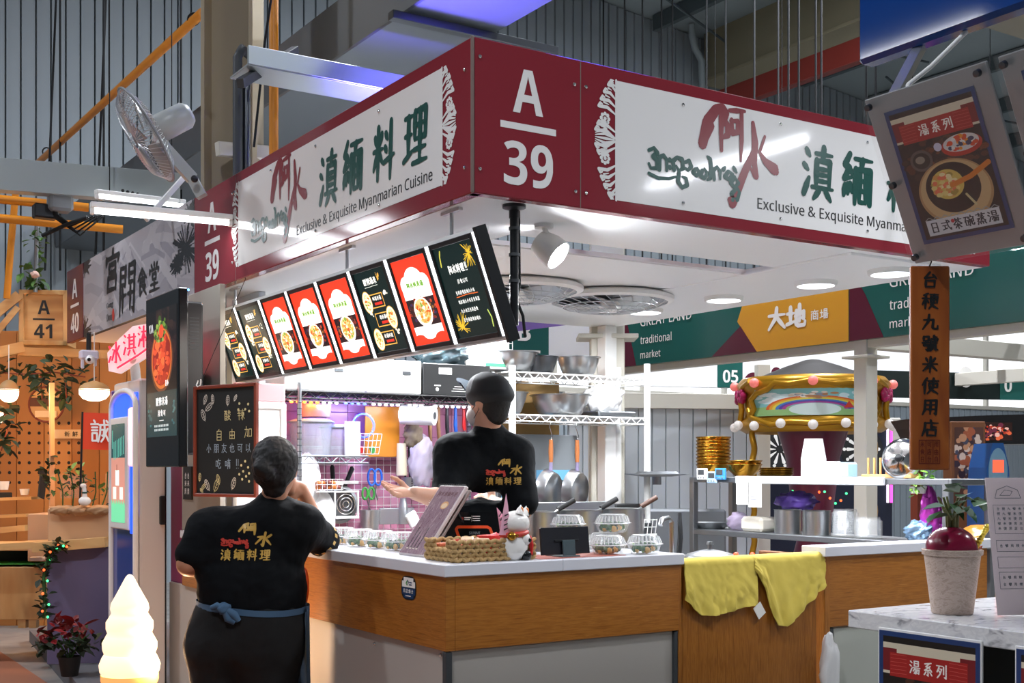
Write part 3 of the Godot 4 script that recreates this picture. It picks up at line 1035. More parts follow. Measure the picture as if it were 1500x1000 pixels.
		for j in 3:
			b.tube(circle(p + V3(0,-.083 + .05 * pow((j + 1) / 4.0,2), 0), lerpf(.06, r, (j + 1) / 4.0), Vector3.RIGHT, Vector3.BACK, 28), .003,4, true)
		part(t, "guard", b, M.alu)
	# black hanging pole at the corner
	b = B.new()
	var pt := V3(.3, SB, .0)
	var pole := thing("hanging_pole", pt, "black pole hanging from the soffit at the near end of the menu row", "pole")
	b.cyl(pt, pt + V3(0,-.46,0), .017,14)
	part(pole, "rod", b, M.black_plastic)
	b = B.new()
	b.lathe([[.0,.0], [.045,.0], [.045,-.012], [.02,-.02], [.02,-.05]], Transform3D(Basis.IDENTITY, pt), 20)
	part(pole, "mount", b, M.black_plastic)
	for k in 3:
		b = B.new()
		b.lathe([[.017,.006], [.021,.006], [.021,-.006], [.017,-.006]], Transform3D(Basis.IDENTITY, pt + V3(0,-.09 - .1 * k, 0)), 14)
		part(pole, "clamp", b, M.dark_grey)
	b = B.new()
	b.tube([pt + V3(.02,-.02,0), pt + V3(.024,-.3,.0), pt + V3(.01,-.36,0), pt + V3(.04,-.42,.0), pt + V3(.05,-.5,0)], .006,6)
	part(pole, "cable", b, M.wire_black)

# ---------------------------------------------------------------- fascia signs
func flower(b: B, c: Vector2, r: float, xf: Transform3D) -> void:
	for k in 8:
		b.disc(c + Vector2.from_angle(TAU * k / 8) * r * .62, V2(r * .26, r * .26), xf, 10)
	b.disc(c, V2(r * .26, r * .26), xf, 10)

func ornament(xf: Transform3D, high: float) -> B:
	# scrolls: a lace of leaves and two daisies, widest at the middle
	var b := B.new()
	var h := high * .5
	var wd := .105
	b.stroke([V2(-.003,-h), V2(-.003, h)], [.01,.01], xf)
	for sgn in [-1.0,1.0]:
		flower(b, V2(-wd * .55, sgn * h * .33), .03, xf)
		for k in 6:
			# comma shaped leaf growing from the panel outwards and away from the middle
			var q: float = [.1,.2,.5,.62,.75,.88][k]
			var reach: float = [1.0,.9,.85,.74,.6,.4][k] * wd
			var root := V2(-.004, sgn * h * (q - .08))
			var tip := V2(-reach, sgn * h * (q + .02))
			var mid := root.lerp(tip, .5) + V2(0, sgn * .012)
			b.stroke([root, mid, tip, tip + V2(.008, sgn * .014), tip + V2(.018, sgn * .01)], [.006,.014,.013,.01,.006], xf)
			b.stroke([mid + V2(.006, sgn * .012), mid.lerp(tip, .6) + V2(.008, sgn * .018)], [.004,.008], xf)
		b.stroke([V2(-.004, sgn * h * .9), V2(-.028, sgn * h * .93), V2(-.03, sgn * h * .985), V2(-.016, sgn * h * .99)], [.006,.012,.01,.005], xf)
	for k in 5:
		var a := -.8 + .4 * k
		b.stroke([V2(-.012, a * .012), V2(-wd * .55, a * .045), V2(-wd, a * .02)], [.005,.012,.004], xf)
	return b

func logo(t: Node3D, xf: Transform3D, k: float) -> void:
	# xf: the sign's own plane, origin where the row of characters begins, metres
	var b := B.new()
	for s in [
		[[0,.082,.022,.162,.062,.21,.092,.222,.11,.205,.1,.165], [.028,.03,.026,.022,.02,.012]],
		[[0,.082,.04,.15], [.02,.02]],
		[[.088,.19,.086,.13,.088,.07], [.018,.014,.01]],
		[[.1,.185,.118,.16,.118,.13,.092,.115], [.012,.018,.018,.008]],
		[[.126,.218,.16,.222,.2,.226], [.01,.014,.008]],
		[[.136,.186,.138,.14,.166,.146,.166,.186,.13,.182], [.012,.016,.014,.012,.008]],
		[[.184,.222,.184,.12,.18,.045], [.012,.014,.006]],
		[[.24,.19,.25,.12,.246,.05,.256,.0], [.012,.022,.018,.016]],
		[[.246,.09,.2,.01,.14,-.11,.128,-.1], [.016,.022,.026,.016]],
		[[.298,.15,.272,.09], [.008,.01]],
		[[.27,.092,.3,.06,.345,.038,.356,.03], [.008,.018,.03,.018]],
		[[.225,.03,.25,.0], [.006,.014]],
	]:
		var pts := []
		var ws := []
		for i in s[1].size():
			if 2 * i + 1 < s[0].size():
				pts.append(V2(s[0][2 * i], s[0][2 * i + 1]) * k)
				ws.append(s[1][i] * k * 1.5)
		b.stroke(pts, ws, xf)
	part(t, "red_lettering", b, M.ink_red)

func fascia() -> void:
	var t := thing("stall_sign", V3(.057, SB, .096), "dark red corner fascia sign with white panels, lettered A 39", "sign")
	# --- side along the left aisle
	var lx := frame_at(V3(.057, SB, .096), V3(0,0,1), Vector3.UP)   # x runs towards the corner
	var rx := frame_at(V3(.057, SB, .096), V3(1,0,0), Vector3.UP)
	var hh := ST - SB
	var b := B.new()
	b.span(V3(.057, SB, -3.05), V3(.107, ST, .09), .004)
	part(t, "side_panel", b, M.sign_red)
	b = B.new()
	b.span(V3(.063, SB, .046), V3(3.05, ST, .096), .004)
	part(t, "front_panel", b, M.sign_red)
	b = B.new()
	b.box(V3(.057, SB + hh * .5,.096), V3(.012, hh, .012), .003)
	part(t, "corner_trim", b, M.sign_edge)
	# thin joint between the numbered panel and the long one
	for j in [[lx, -2.46], [rx, .485]]:
		b = B.new()
		b.card(j[1] - .002,.0, j[1] + .002, hh, j[0].translated_local(V3(0,0,.0012)))
		part(t, "panel_joint", b, M.sign_edge)
	# white inlays (front one runs on behind the hanging posters)
	b = B.new()
	b.card(-2.41,.07,-.225,.515, lx.translated_local(V3(0,0,.0015)))
	part(t, "white_inlay", b, M.sign_white)
	b = B.new()
	b.card(.66,.05,2.84,.52, rx.translated_local(V3(0,0,.0015)))
	part(t, "white_inlay", b, M.sign_white)
	for o in [[lx, -2.41,.07,.515,1], [lx, -.225,.07,.515,-1], [rx, .66,.05,.52,1], [rx, 2.84,.05,.52,-1]]:
		var xf: Transform3D = o[0] * Transform3D(Basis.IDENTITY if o[4] > 0 else Basis(Vector3.BACK, PI), V3(o[1], (o[2] + o[3]) * .5,.002))
		if o[4] < 0:
			xf.basis.z = -xf.basis.z
			xf.basis.x = xf.basis.x
		part(t, "scroll_ornament", ornament(xf, o[3] - o[2]), M.sign_white)
	# A / 39, on both faces
	for f in [[lx, -2.96,.235], [rx, .12,.24]]:
		var xf: Transform3D = f[0].translated_local(V3(f[1], 0,.001))
		word(t, "letter_a", "A", xf.translated_local(V3(.055,.322,0)), .165, M.sign_white, .135, true)
		b = B.new()
		b.card(.0,.258,.25,.283, xf)
		part(t, "number_bar", b, M.sign_white)
		word(t, "numeral", "39", xf.translated_local(V3(.015,.05,0)), .165, M.sign_white, .22, true)
	# lettering of the long panels
	for f in [[lx, -1.956,.247,1.0,-1.6], [rx, 1.085,.24,1.0,1.42]]:
		var xf: Transform3D = f[0].translated_local(V3(f[1], 0,.003))
		logo(t, xf.translated_local(V3(.02,.24,0)), 1.18)
		b = B.new()
		glyph(b, BURMESE, xf.translated_local(V3(0,0,.0004)), -.27,.115,.5,.22,.014,1,.0,184.0)
		part(t, "burmese_lettering", b, M.ink_green)
		b = B.new()
		for q in [["滇", .595], ["緬", .845], ["料", 1.145], ["理", 1.42]]:
			b = B.new()
			glyph(b, GLYPH[q[0]], xf, q[1], .175,.205,.255,.023,1,.06)
			part(t, "green_character", b, M.ink_green)
		word(t, "english_line", "Exclusive & Exquisite Myanmarian Cuisine", xf.translated_local(V3(.33,.09,-.001)), .062, M.ink_black, 1.33)
	# dome screws
	for s in [[lx, -.05,.1], [lx, -.05,.46], [lx, -2.5,.47], [lx, -2.47,.47], [lx, -2.5,.1], [lx, -.75,.48], [lx, -1.4,.48], [lx, -1.95,.48], [lx, -.75,.09], [lx, -1.4,.09], [rx, .03,.5], [rx, .03,.09], [rx, .455,.47], [rx, .51,.47], [rx, .46,.06], [rx, .51,.06], [rx, 1.0,.48], [rx, 1.55,.485], [rx, 1.0,.08], [rx, 1.55,.075], [rx, 2.1,.08], [rx, 2.1,.485]]:
		b = B.new()
		b.ball((s[0] as Transform3D) * V3(s[1], s[2], .003), V3(.008,.008,.006), Basis.IDENTITY, 8,5)
		part(t, "screw", b, M.chrome)

# ---------------------------------------------------------------- counters
func counters() -> void:
	var b := B.new()
	var wt := 1.085
	# front run with the corner; left run goes back to the far post
	var c := thing("corner_counter", V3(0,0,0), "L-shaped wooden order counter with white top and grey kick panels", "counter")
	b.span(V3(.0,.81,-3.1), V3(.04, wt, .0), .002)
	part(c, "side_board", b, M.laminate)
	b = B.new()
	b.span(V3(.04,.81,-.04), V3(1.12, wt, .0), .002)
	part(c, "front_board", b, M.laminate)
	b = B.new()
	b.span(V3(-.012, wt, -2.5), V3(.52,1.13,.012), .003)
	b.span(V3(-.012, wt, -3.1), V3(.1,1.13,-2.5), .003)
	b.span(V3(.52, wt, -.42), V3(1.14,1.13,.012), .003)
	part(c, "worktop", b, M.counter_white)
	b = B.new()
	b.span(V3(.018,.06,-1.6), V3(.04,.807,-.03), .003)
	part(c, "kick_panel", b, M.kick_panel)
	b = B.new()
	b.span(V3(.018,.06,-3.4), V3(.04,.807,-1.605), .003)
	part(c, "kick_panel", b, M.kick_panel)
	b = B.new()
	b.span(V3(.03,.06,-.04), V3(1.1,.807,-.018), .003)
	part(c, "kick_panel", b, M.kick_panel)
	b = B.new()
	b.span(V3(.002,.0,-.03), V3(.03,.807,-.002), .003)
	part(c, "corner_post", b, M.dark_grey)
	b = B.new()
	b.span(V3(1.098,.0,-.03), V3(1.118,.807,-.004), .003)
	part(c, "corner_post", b, M.dark_grey)
	b = B.new()
	b.span(V3(.04,.0,-2.5), V3(.48,.06,-.05), .0)
	b.span(V3(.48,.0,-.38), V3(1.1,.06,-.05), .0)
	part(c, "plinth", b, M.dark_grey)
	b = B.new()
	b.span(V3(.47,.12,-2.5), V3(.49, wt, -.4), .002)
	b.span(V3(.49,.12,-.4), V3(1.1, wt, -.38), .002)
	part(c, "back_board", b, M.laminate_up)
	for q in [V3(.016,.765,-.62), V3(.012,.79,-.06)]:
		b = B.new()
		b.ball(q, V3(.006,.008,.008), Basis.IDENTITY, 8,5)
		part(c, "screw", b, M.chrome)
	# round service sticker on the side board
	var sx := frame_at(V3(.000,1.022,-.289) + V3(-.0012,0,0), V3(0,0,1), Vector3.UP)
	var st := thing("round_sticker", V3(.000,1.022,-.289), "rounded white and blue sticker on the side of the wooden counter", "sticker")
	b = B.new()
	var pg := PackedVector2Array()
	for k in 28:
		var a := TAU * k / 28
		pg.append(V2(signf(cos(a)) * pow(absf(cos(a)), .6) * .062, signf(sin(a)) * pow(absf(sin(a)), .7) * .047))
	b.plate(pg, sx, .0)
	part(st, "backing", b, M.ink_black)
	b = B.new()
	var top := PackedVector2Array()
	var low := PackedVector2Array()
	for p in pg:
		top.append(V2(p.x, maxf(p.y, .002)) * .94)
		low.append(V2(p.x, minf(p.y, .0)) * .94)
	b.card(-.054,.002,.054,.026, sx.translated_local(V3(0,0,.0006)))
	b.card(-.04,.026,.04,.04, sx.translated_local(V3(0,0,.0006)))
	part(st, "white_half", b, M.paper)
	b = B.new()
	b.card(-.054,-.026,.054,.0, sx.translated_local(V3(0,0,.0006)))
	b.card(-.04,-.04,.04,-.026, sx.translated_local(V3(0,0,.0006)))
	part(st, "blue_half", b, mt("sticker_blue", "1d3f68", .4))
	b = B.new()
	b.stroke([V2(-.01,.026), V2(-.018,.018), V2(-.012,.01)], [.006,.007,.004], sx.translated_local(V3(0,0,.001)))
	part(st, "green_swirl", b, M.green_plastic)
	b = B.new()
	b.stroke([V2(-.006,.03), V2(.0,.022), V2(-.006,.012)], [.005,.007,.004], sx.translated_local(V3(0,0,.001)))
	for k in 2:
		b.stroke([V2(.008,.022 - .009 * k), V2(.026,.022 - .009 * k)], [.005,.005], sx.translated_local(V3(0,0,.001)))
	part(st, "blue_mark", b, M.sticker_blue)
	b = B.new()
	var gx := -.042
	for ch in ["用", "店", "場", "台"]:
		glyph(b, GLYPH[ch], sx.translated_local(V3(0,0,.001)), gx, -.02,.018,.016,.0018)
		gx += .0215
	for k in 6:
		b.stroke([V2(-.02 + k * .007,-.031), V2(-.016 + k * .007,-.031)], [.004,.004], sx.translated_local(V3(0,0,.001)))
	part(st, "white_lettering", b, M.paper)
	# low swing door between the two counters
	var d := thing("counter_door", V3(1.55,0,-.03), "plain wooden swing door between the counters, towels over its top", "door panel")
	b = B.new()
	b.span(V3(1.135,.12,-.05), V3(1.955,1.075,-.02), .003)
	part(d, "door_board", b, M.laminate_up)
	b = B.new()
	b.span(V3(1.12,.12,-.055), V3(1.137,1.095,-.004), .002)
	part(d, "hinge_post", b, M.laminate_up)
	# right hand counter
	var r := thing("side_counter", V3(2.6,0,-.1), "short wooden counter with white top beyond the swing door", "counter")
	b = B.new()
	b.span(V3(2.0,.76,-.04), V3(3.16, wt, .0), .002)
	part(r, "front_board", b, M.laminate)
	b = B.new()
	b.span(V3(1.985,.12,-.12), V3(2.02, wt, .001), .002)
	part(r, "end_board", b, M.laminate_up)
	b = B.new()
	b.span(V3(1.97, wt, -.13), V3(3.2,1.13,.02), .003)
	part(r, "worktop", b, M.counter_white)
	b = B.new()
	b.span(V3(2.055,.06,-.04), V3(3.14,.755,-.012), .006)
	part(r, "kick_panel", b, mt("pale_panel", "bfc3b8", .4))
	b = B.new()
	b.span(V3(2.02,.0,-.04), V3(2.05,.757,-.006), .003)
	part(r, "corner_post", b, M.dark_grey)

# ---------------------------------------------------------------- lit menu boxes
func menu_tex(kind: int, seed_: int) -> ImageTexture:
	var r := RandomNumberGenerator.new()
	r.seed = seed_
	var c := Cv.new(240,300, Color("0b1d1c"))
	var gold := Color("e0a848")
	if kind == 0:      # dark list with three round dishes
		for k in 4:
			ink(c, ["酸", "辣", "湯", "米"][k], 58 + k * 26,26,24,26,3.0, Color("f4f4ee"))
		c.line([V2(60,60), V2(158,58)], 2.0, Color("dcdcd2"))
		for k in 14:
			c.line([V2(172,44), V2(172 + r.randf_range(-4,22), 44 - r.randf_range(4,30))], 2.0, gold)
		var ys := [112,182,252]
		for k in 3:
			var left := k != 1
			var cx := 44.0 if left else 190.0
			var bx := 60.0 if left else 70.0
			c.rect(bx, ys[k] - 26,110,52, gold)
			c.rect(bx + 4, ys[k] - 22,102,44, Color("0e1716"))
			for j in 4:
				ink(c, ["料", "理", "米", "湯"][(j + k) % 4], bx + 30 + j * 17, ys[k] - 16,15,16,2.0, Color("f2f2ec"))
			c.rect(bx + 36, ys[k] + 6,58,10, Color("c92f22"))
			c.oval(cx, ys[k], 34,42, gold)
			c.oval(cx, ys[k], 31,39, Color("f2ead8"))
			c.oval(cx, ys[k], 24,31, Color("e9cf92"))
			c.speckle(r, cx, ys[k], 20,26, [Color("d98b3c"), Color("f3e3b4"), Color("7f9a44"), Color("c8642c"), Color("f6ecd2")], 40,2,6)
			c.speckle(r, 240 - cx, ys[k] - 20,16,12, [Color("f0ece0"), Color("d8d2c0")], 5,4,8)
	elif kind == 1:    # white with scalloped red and a photograph of a bowl
		c.rect(0,0,240,300, Color("e03a22"))
		c.oval(120,78,62,46, Color("fbf8f2"))
		c.rect(24,78,192,80, Color("fbf8f2"))
		c.oval(62,92,40,34, Color("fbf8f2"))
		c.oval(178,92,40,34, Color("fbf8f2"))
		for k in 5:
			ink(c, ["阿", "水", "料", "米", "湯"][k], 62 + k * 23,82,20,20,3.0, Color("6fa23a"))
		c.line([V2(90,120), V2(150,120)], 2.0, Color("c9c4ba"))
		c.rect(24,140,192,96, Color("2a1a1c"))
		c.speckle(r, 120,186,96,46, [Color("5a2c22"), Color("7d2e24"), Color("3a2a4a"), Color("8a5a2c"), Color("442019"), Color("b04a2c")], 130,3,9)
		c.rect(0,140,24,96, Color("e03a22"))
		c.rect(216,140,24,96, Color("e03a22"))
		c.oval(120,188,58,52, Color("f6f1e6"))
		c.oval(120,186,50,43, Color("e8c384"))
		c.speckle(r, 120,184,44,38, [Color("f4dfae"), Color("d9822f"), Color("e8a24c"), Color("7fa040"), Color("c75a2a"), Color("f7efd8")], 90,3,9)
		c.rect(24,236,192,34, Color("fbf8f2"))
		c.oval(44,282,44,18, Color("e03a22"))
		c.oval(120,266,44,18, Color("fbf8f2"))
		c.oval(196,282,44,18, Color("e03a22"))
	else:              # dark notice with golden sprays
		for k in 40:
			c.line([V2(206,40), V2(206 + r.randf_range(-40,24), 40 + r.randf_range(-34,44))], 2.0, Color("d9b02e"))
			c.line([V2(40,268), V2(40 + r.randf_range(-34,46), 268 + r.randf_range(-50,24))], 2.0, Color("d9b02e"))
		for k in 5:
			ink(c, ["阿", "水", "料", "理", "!"][k], 60 + k * 24,62,22,30,3.4, Color("f4f4ee"))
		for k in 4:
			ink(c, ["用", "食", "以", "可"][k], 92 + k * 16,112,14,15,1.8, Color("e8e8e2"))
		for row in 4:
			for k in [9,10,8,8][row]:
				var keys := ["台", "米", "店", "食", "友", "地", "九", "小", "水", "日"]
				ink(c, keys[(k + row * 3) % 10], 62 + k * 13,148 + row * 30,11,13,1.7, Color("eeeee8"))
		c.line([V2(60,168), V2(130,164), V2(190,166)], 3.0, Color("e0662c"))
		c.line([V2(24,60), V2(30,30), V2(40,12)], 6.0, Color("c9c04a"))
		c.line([V2(222,280), V2(226,250), V2(216,226)], 5.0, Color("b7c860"))
	return c.tex()

func menu_boxes() -> void:
	var tx := [menu_tex(0,1), menu_tex(1,2), menu_tex(2,3), menu_tex(0,4), menu_tex(1,5)]
	var mats := []
	for i in 5:
		mats.append(screen("menu_screen_%d" % i, tx[i], 1.15))
	var edge := glow("edge_light", "f4f8ff", 2.2)
	var order := [0,3,1,4,1,0,4,2]
	var place := ["first from the far end, a dark list of three dishes", "second from the far end, a dark list of three dishes", "third from the far end, red with a bowl", "fourth from the far end, red with a bowl", "fifth from the far end, red with a bowl", "dark list of three dishes between two red ones", "last red one, next to the dark notice", "nearest the corner, a dark notice with golden sprays"]
	var up := V3(.1 - .238,2.362 - 1.985,0).normalized()
	var tall := .402
	var pitch := .3625
	for i in 8:
		var z0 := -2.85 + i * pitch
		var o := V3(.238,1.985, z0)
		var t := thing("menu_light_box", o, "lit menu box, %s" % place[i], "menu box", "lit menu boxes hung in a row")
		var xf := frame_at(o, V3(0,0,1), up)
		var bs := xf.basis
		var b := B.new()
		b.box(xf * V3(pitch * .5, tall * .5,-.014), V3(pitch - .008, tall, .024), .004, bs)
		part(t, "housing", b, M.black_plastic)
		b = B.new()
		b.card(.018,.02, pitch - .052, tall - .02, xf.translated_local(V3(0,0,.0)))
		part(t, "menu_screen", b, mats[order[i]])
		for k in 4:
			b = B.new()
			var e: Array = [[.004,.0,.018, tall], [pitch - .052,.0, pitch - .036, tall], [.018,.0, pitch - .052,.02], [.018, tall - .02, pitch - .052, tall]][k]
			b.box(xf * V3((e[0] + e[2]) * .5, (e[1] + e[3]) * .5,.002), V3(e[2] - e[0], e[3] - e[1], .008), .002, bs)
			part(t, "bezel", b, M.black_plastic)
		b = B.new()
		b.card(pitch - .034,.0, pitch - .006, tall, xf.translated_local(V3(0,0,.001)))
		part(t, "edge_lamp", b, edge)
		lamp_area(xf * V3(pitch * .5, tall * .5,.02), bs.z, V2(pitch - .05, tall - .04), "fbf4ec", .16, t)
	# carrying rail with end clamps and hangers
	var rail := thing("menu_rail", V3(.14,2.35,-1.4), "white rail with hangers that carries the row of menu boxes", "rail")
	var b := B.new()
	b.bar(V3(.128,2.372,-2.87), V3(.128,2.372,.07), .03,.02)
	b.bar(V3(.262,1.985,-2.87), V3(.262,1.985,.07), .03,.02)
	part(rail, "bar", b, M.white_paint)
	for z in [-2.6,-1.15,-.2]:
		b = B.new()
		b.cyl(V3(.14,2.375, z), V3(.14, SB, z), .008,10)
		b.bar(V3(.14, SB - .008, z - .07), V3(.14, SB - .008, z + .07), .02,.012)
		part(rail, "hanger", b, M.alu)
	b = B.new()
	b.bar(V3(.105,2.38,.062), V3(.258,1.965,.062), .05,.02, V3(0,0,1))
	part(rail, "end_clamp", b, M.black_plastic)

# ---------------------------------------------------------------- things on the counter
func lump(b: B, c: Vector3, r: Vector3, seed_: int, amp := .25, freq := 3.0, seg := 18, rows := 12) -> void:
	var nz := FastNoiseLite.new()
	nz.seed = seed_
	nz.frequency = 1.0
	var pos := []
	for i in rows + 1:
		var row := []
		for k in seg:
			var th := PI * i / rows
			var a := TAU * k / seg
			var d := V3(sin(th) * cos(a), cos(th), sin(th) * sin(a))
			var q := 1.0 + amp * nz.get_noise_3dv(d * freq)
			row.append(c + d * r * q)
		pos.append(row)
	var nor := []
	for i in rows + 1:
		var row := []
		for k in seg:
			var e: Vector3 = pos[mini(i + 1, rows)][k] - pos[maxi(i - 1,0)][k]
			var f: Vector3 = pos[i][(k + 1) % seg] - pos[i][(k - 1 + seg) % seg]
			var nn := f.cross(e)
			var out: Vector3 = pos[i][k] - c
			if nn.length() < 1e-9:
				nn = out
			nn = nn.normalized()
			row.append(nn if nn.dot(out) > 0 else -nn)
		nor.append(row)
	for i in rows:
		for k in seg:
			var l := (k + 1) % seg
			b.smooth(pos[i][k], pos[i][l], pos[i + 1][l], pos[i + 1][k], nor[i][k], nor[i][l], nor[i + 1][l], nor[i + 1][k])

func salad_box() -> Node3D:
	# clear hinged box, its middle on the origin; built once and copied
	var t := thing("salad_box", Vector3.ZERO, "x", "food box", "clear boxes of salad on the counter")
	var b := B.new()
	b.lathe([[.05,.0], [.056,.003], [.07,.038], [.078,.04]], Transform3D.IDENTITY, 32,1.15,.9)
	part(t, "tray", b, M.clear_plastic, true)
	b = B.new()
	b.lathe([[.078,.041], [.07,.044], [.058,.074], [.05,.078], [.0,.079]], Transform3D.IDENTITY, 32,1.15,.9)
	var lid := part(t, "lid", b, M.clear_plastic, true)
	b = B.new()
	for k in 26:
		var a := TAU * k / 26
		var d := V3(cos(a) * 1.15,0, sin(a) * .9)
		b.tube([d * .0705 + V3(0,.046,0), d * .06 + V3(0,.071,0)], .0022,4)
	b.tube(circle(V3(0,.041,0), .077, V3(1.15,0,0), V3(0,0,.9), 28), .002,4, true)
	b.tube(circle(V3(0,.078,0), .05, V3(1.15,0,0), V3(0,0,.9), 28), .0016,4, true)
	part(lid, "lid_rib", b, clear("rib_plastic", "ffffff", .5,.2), true)
	var r := RandomNumberGenerator.new()
	r.seed = 5
	for q in [["greens", M.green_leaf, 30,.0105], ["herbs", M.green_bright, 14,.008], ["noodles", mt("noodle", "c99a4a", .5), 12,.011], ["dark_leaves", mt("dark_leaf", "1d3326", .5), 20,.0105]]:
		b = B.new()
		for k in q[2]:
			var a := r.randf() * TAU
			var d: float = sqrt(r.randf()) * .05
			b.ball(V3(cos(a) * d * 1.1,.014 + r.randf() * (.026 if q[0] != "noodles" else .014), sin(a) * d * .86), V3(q[3], q[3] * .6, q[3]) * r.randf_range(.8,1.4), Basis.from_euler(V3(r.randf() * 2, r.randf() * 3, r.randf() * 2)), 8,5)
		part(t, q[0], b, q[1], true)
	return t

func counter_things() -> void:
	var b := B.new()
	var top := 1.13
	var sb := salad_box()
	var spots := [
		[V3(.204,1.13,-1.352), .0,.0, "box of salad on the side counter, nearest the leaning woman"], [V3(.213,1.13,-1.163), .0,.3, "box of salad on the side counter, second from the leaning woman"],
		[V3(.223,1.13,-.983), .0,.1, "box of salad on the side counter, third from the leaning woman"], [V3(.231,1.13,-.814), .0,-.2, "box of salad on the side counter, beside the tilted menu board"],
		[V3(.84,1.13,-.12), .0,.1, "box of salad on the front counter, beside the black tablet"], [V3(1.0,1.13,-.08), .0,.2, "box of salad on the front counter, nearest the counter end"],
		[V3(.96,1.13,-.3), .0,.0, "lower box of salad at the back of the front counter"], [V3(.78,1.13,-.31), .0,.0, "lower box of salad behind the black tablet"],
		[V3(.765,1.2102,-.3), .0,.4, "box of salad stacked on another behind the black tablet"], [V3(.985,1.2102,-.28), .0,.1, "box of salad stacked on another near the counter end"]]
	for i in spots.size():
		var s: Array = spots[i]
		var o: Node3D = sb
		if i == 0:
			sb.position = s[0]
			sb.set_meta("label", s[3])
		else:
			o = copy_of(sb, s[0], s[2], s[3])
	# tilted menu board
	var mo := thing("menu_board", V3(.16, top, -.48), "tall purple marbled menu board propped at a slant on the counter corner", "menu")
	var up := (V3(.2,.281,0)).normalized()
	var xf := frame_at(V3(.105, top + .006,-.585), V3(0,0,1), up)
	var bw := .215
	var bl := .345
	b = B.new()
	b.box(xf * V3(bw * .5, bl * .5,-.01), V3(bw, bl, .016), .003, xf.basis)
	part(mo, "board", b, mt("board_edge", "cfc3c0", .4))
	var c := Cv.new(200,320, Color("8a6a76"))
	var r2 := RandomNumberGenerator.new()
	r2.seed = 3
	for k in 200:
		var p := V2(r2.randf() * 200, r2.randf() * 320)
		c.line([p, p + V2(r2.randf_range(-20,20), r2.randf_range(10,50))], r2.randf_range(1,4), [Color("7b5a68"), Color("9c7f8a"), Color("a98e96"), Color("6f4a58")][r2.randi() % 4])
	c.oval(130,90,28,18, Color("d9a06a"))
	c.oval(130,92,22,12, Color("e8c9a0"))
	for k in 4:
		c.line([V2(40 + k * 26,200 + (k % 3) * 20), V2(40 + k * 26,296)], 8, Color("4a1d26"))
		c.line([V2(36 + k * 26,296), V2(44 + k * 26,296)], 7, Color("d8c8b8"))
	for k in 6:
		ink(c, ["阿", "水", "滇", "緬", "料", "理"][k], 24 + k * 26,24,22,24,2.6, Color("5a2a34"))
	b = B.new()
	b.card(.006,.006, bw - .006, bl - .006, xf.translated_local(V3(0,0,-.0014)))
	part(mo, "menu_print", b, printed("menu_board_print", c.tex(), .2))
	b = B.new()
	b.box(xf * V3(bw * .5, bl * .5,.002), V3(bw + .006, bl + .006,.003), .001, xf.basis)
	part(mo, "clear_cover", b, M.acrylic)
	b = B.new()
	b.box(xf * V3(bw * .5, bl * .5,-.032), V3(bw, bl * .98,.012), .003, xf.basis)
	part(mo, "back_leaf", b, mt("leaf_taupe", "8d7c76", .5))
	b = B.new()
	b.bar(xf * V3(bw * .5, bl * .8,-.04), V3(.42, top + .002,-.478), .05,.006)
	part(mo, "prop_leg", b, M.black_plastic)
	b = B.new()
	b.box(V3(.095, top + .006,-.478), V3(.03,.012,.2), .002)
	part(mo, "foot", b, M.acrylic)
	# woven basket with sweets
	var bc := V3(.075, top, -.06)
	var bx := .36
	var bz := .23
	var bk := thing("woven_basket", bc + V3(bx * .5,0,-bz * .5), "rectangular basket of plaited straw rope at the counter corner", "basket")
	var straw := [mt("straw_a", "b08f5c", .85), mt("straw_b", "9c7c4b", .85)]
	for row in 5:
		b = B.new()
		var y := top + .01 + row * .0165
		var per := 2.0 * (bx + bz)
		var s := .0
		var k := 0
		while s < per:
			var p: Vector3
			var d: Vector3
			if s < bx:
				p = V3(s, 0,0)
				d = Vector3.RIGHT
			elif s < bx + bz:
				p = V3(bx, 0,-(s - bx))
				d = Vector3.FORWARD
			elif s < 2 * bx + bz:
				p = V3(bx - (s - bx - bz), 0,-bz)
				d = Vector3.LEFT
			else:
				p = V3(0,0,-bz + (s - 2 * bx - bz))
				d = Vector3.BACK
			var tilt := .55 if (row + k) % 2 else -.55
			var sd := d.cross(Vector3.UP)
			if not (row >= 3 and d == Vector3.BACK and p.z > -.16 and p.z < -.07):
				b.ball(bc + p + V3(0, y - top, 0), V3(.0165,.0085,.01), Basis(d * cos(tilt) + Vector3.UP * sin(tilt), Vector3.UP * cos(tilt) - d * sin(tilt), sd), 8,6)
			s += .0185
			k += 1
		part(bk, "braid", b, straw[row % 2])
	b = B.new()
	b.span(bc + V3(.004,.002,-bz + .004), bc + V3(bx - .004,.01,-.004), .0)
	part(bk, "bottom", b, straw[1])
	for k in 16:
		b = B.new()
		var p := bc + V3(.045 + (k % 6) * .054,.06 + .008 * (k % 3), -.05 - int(k / 6) * .06)
		b.box(p, V3(.05,.014,.03), .005, Basis.from_euler(V3(.2 * (k % 3), k * 1.3,.25 * (k % 2))))
		one("snack_packet", b, [mt("snack_a", "d97b5a", .35), mt("snack_b", "c23a2a", .3), mt("snack_c", "e8c9a8", .35)][k % 3], "small wrapped snack packet inside the straw basket", "snack", "snack packets in the basket")
	# point of sale terminal seen from behind
	var po := V3(.379,1.249,-.41)
	po.y = top
	var pos := thing("cash_register", po, "black payment terminal with an orange trapezoid on its back", "terminal")
	var pxf := frame_at(V3(po.x, top + .07, po.z), V3(.83,0,.556), V3(.14,.97,-.2))
	b = B.new()
	b.plate(PackedVector2Array([V2(-.118,-.03), V2(.118,-.03), V2(.142,.095), V2(.136,.108), V2(-.136,.108), V2(-.142,.095)]), pxf, .03)
	part(pos, "back_shell", b, mt("gloss_black", "101214", .15))
	b = B.new()
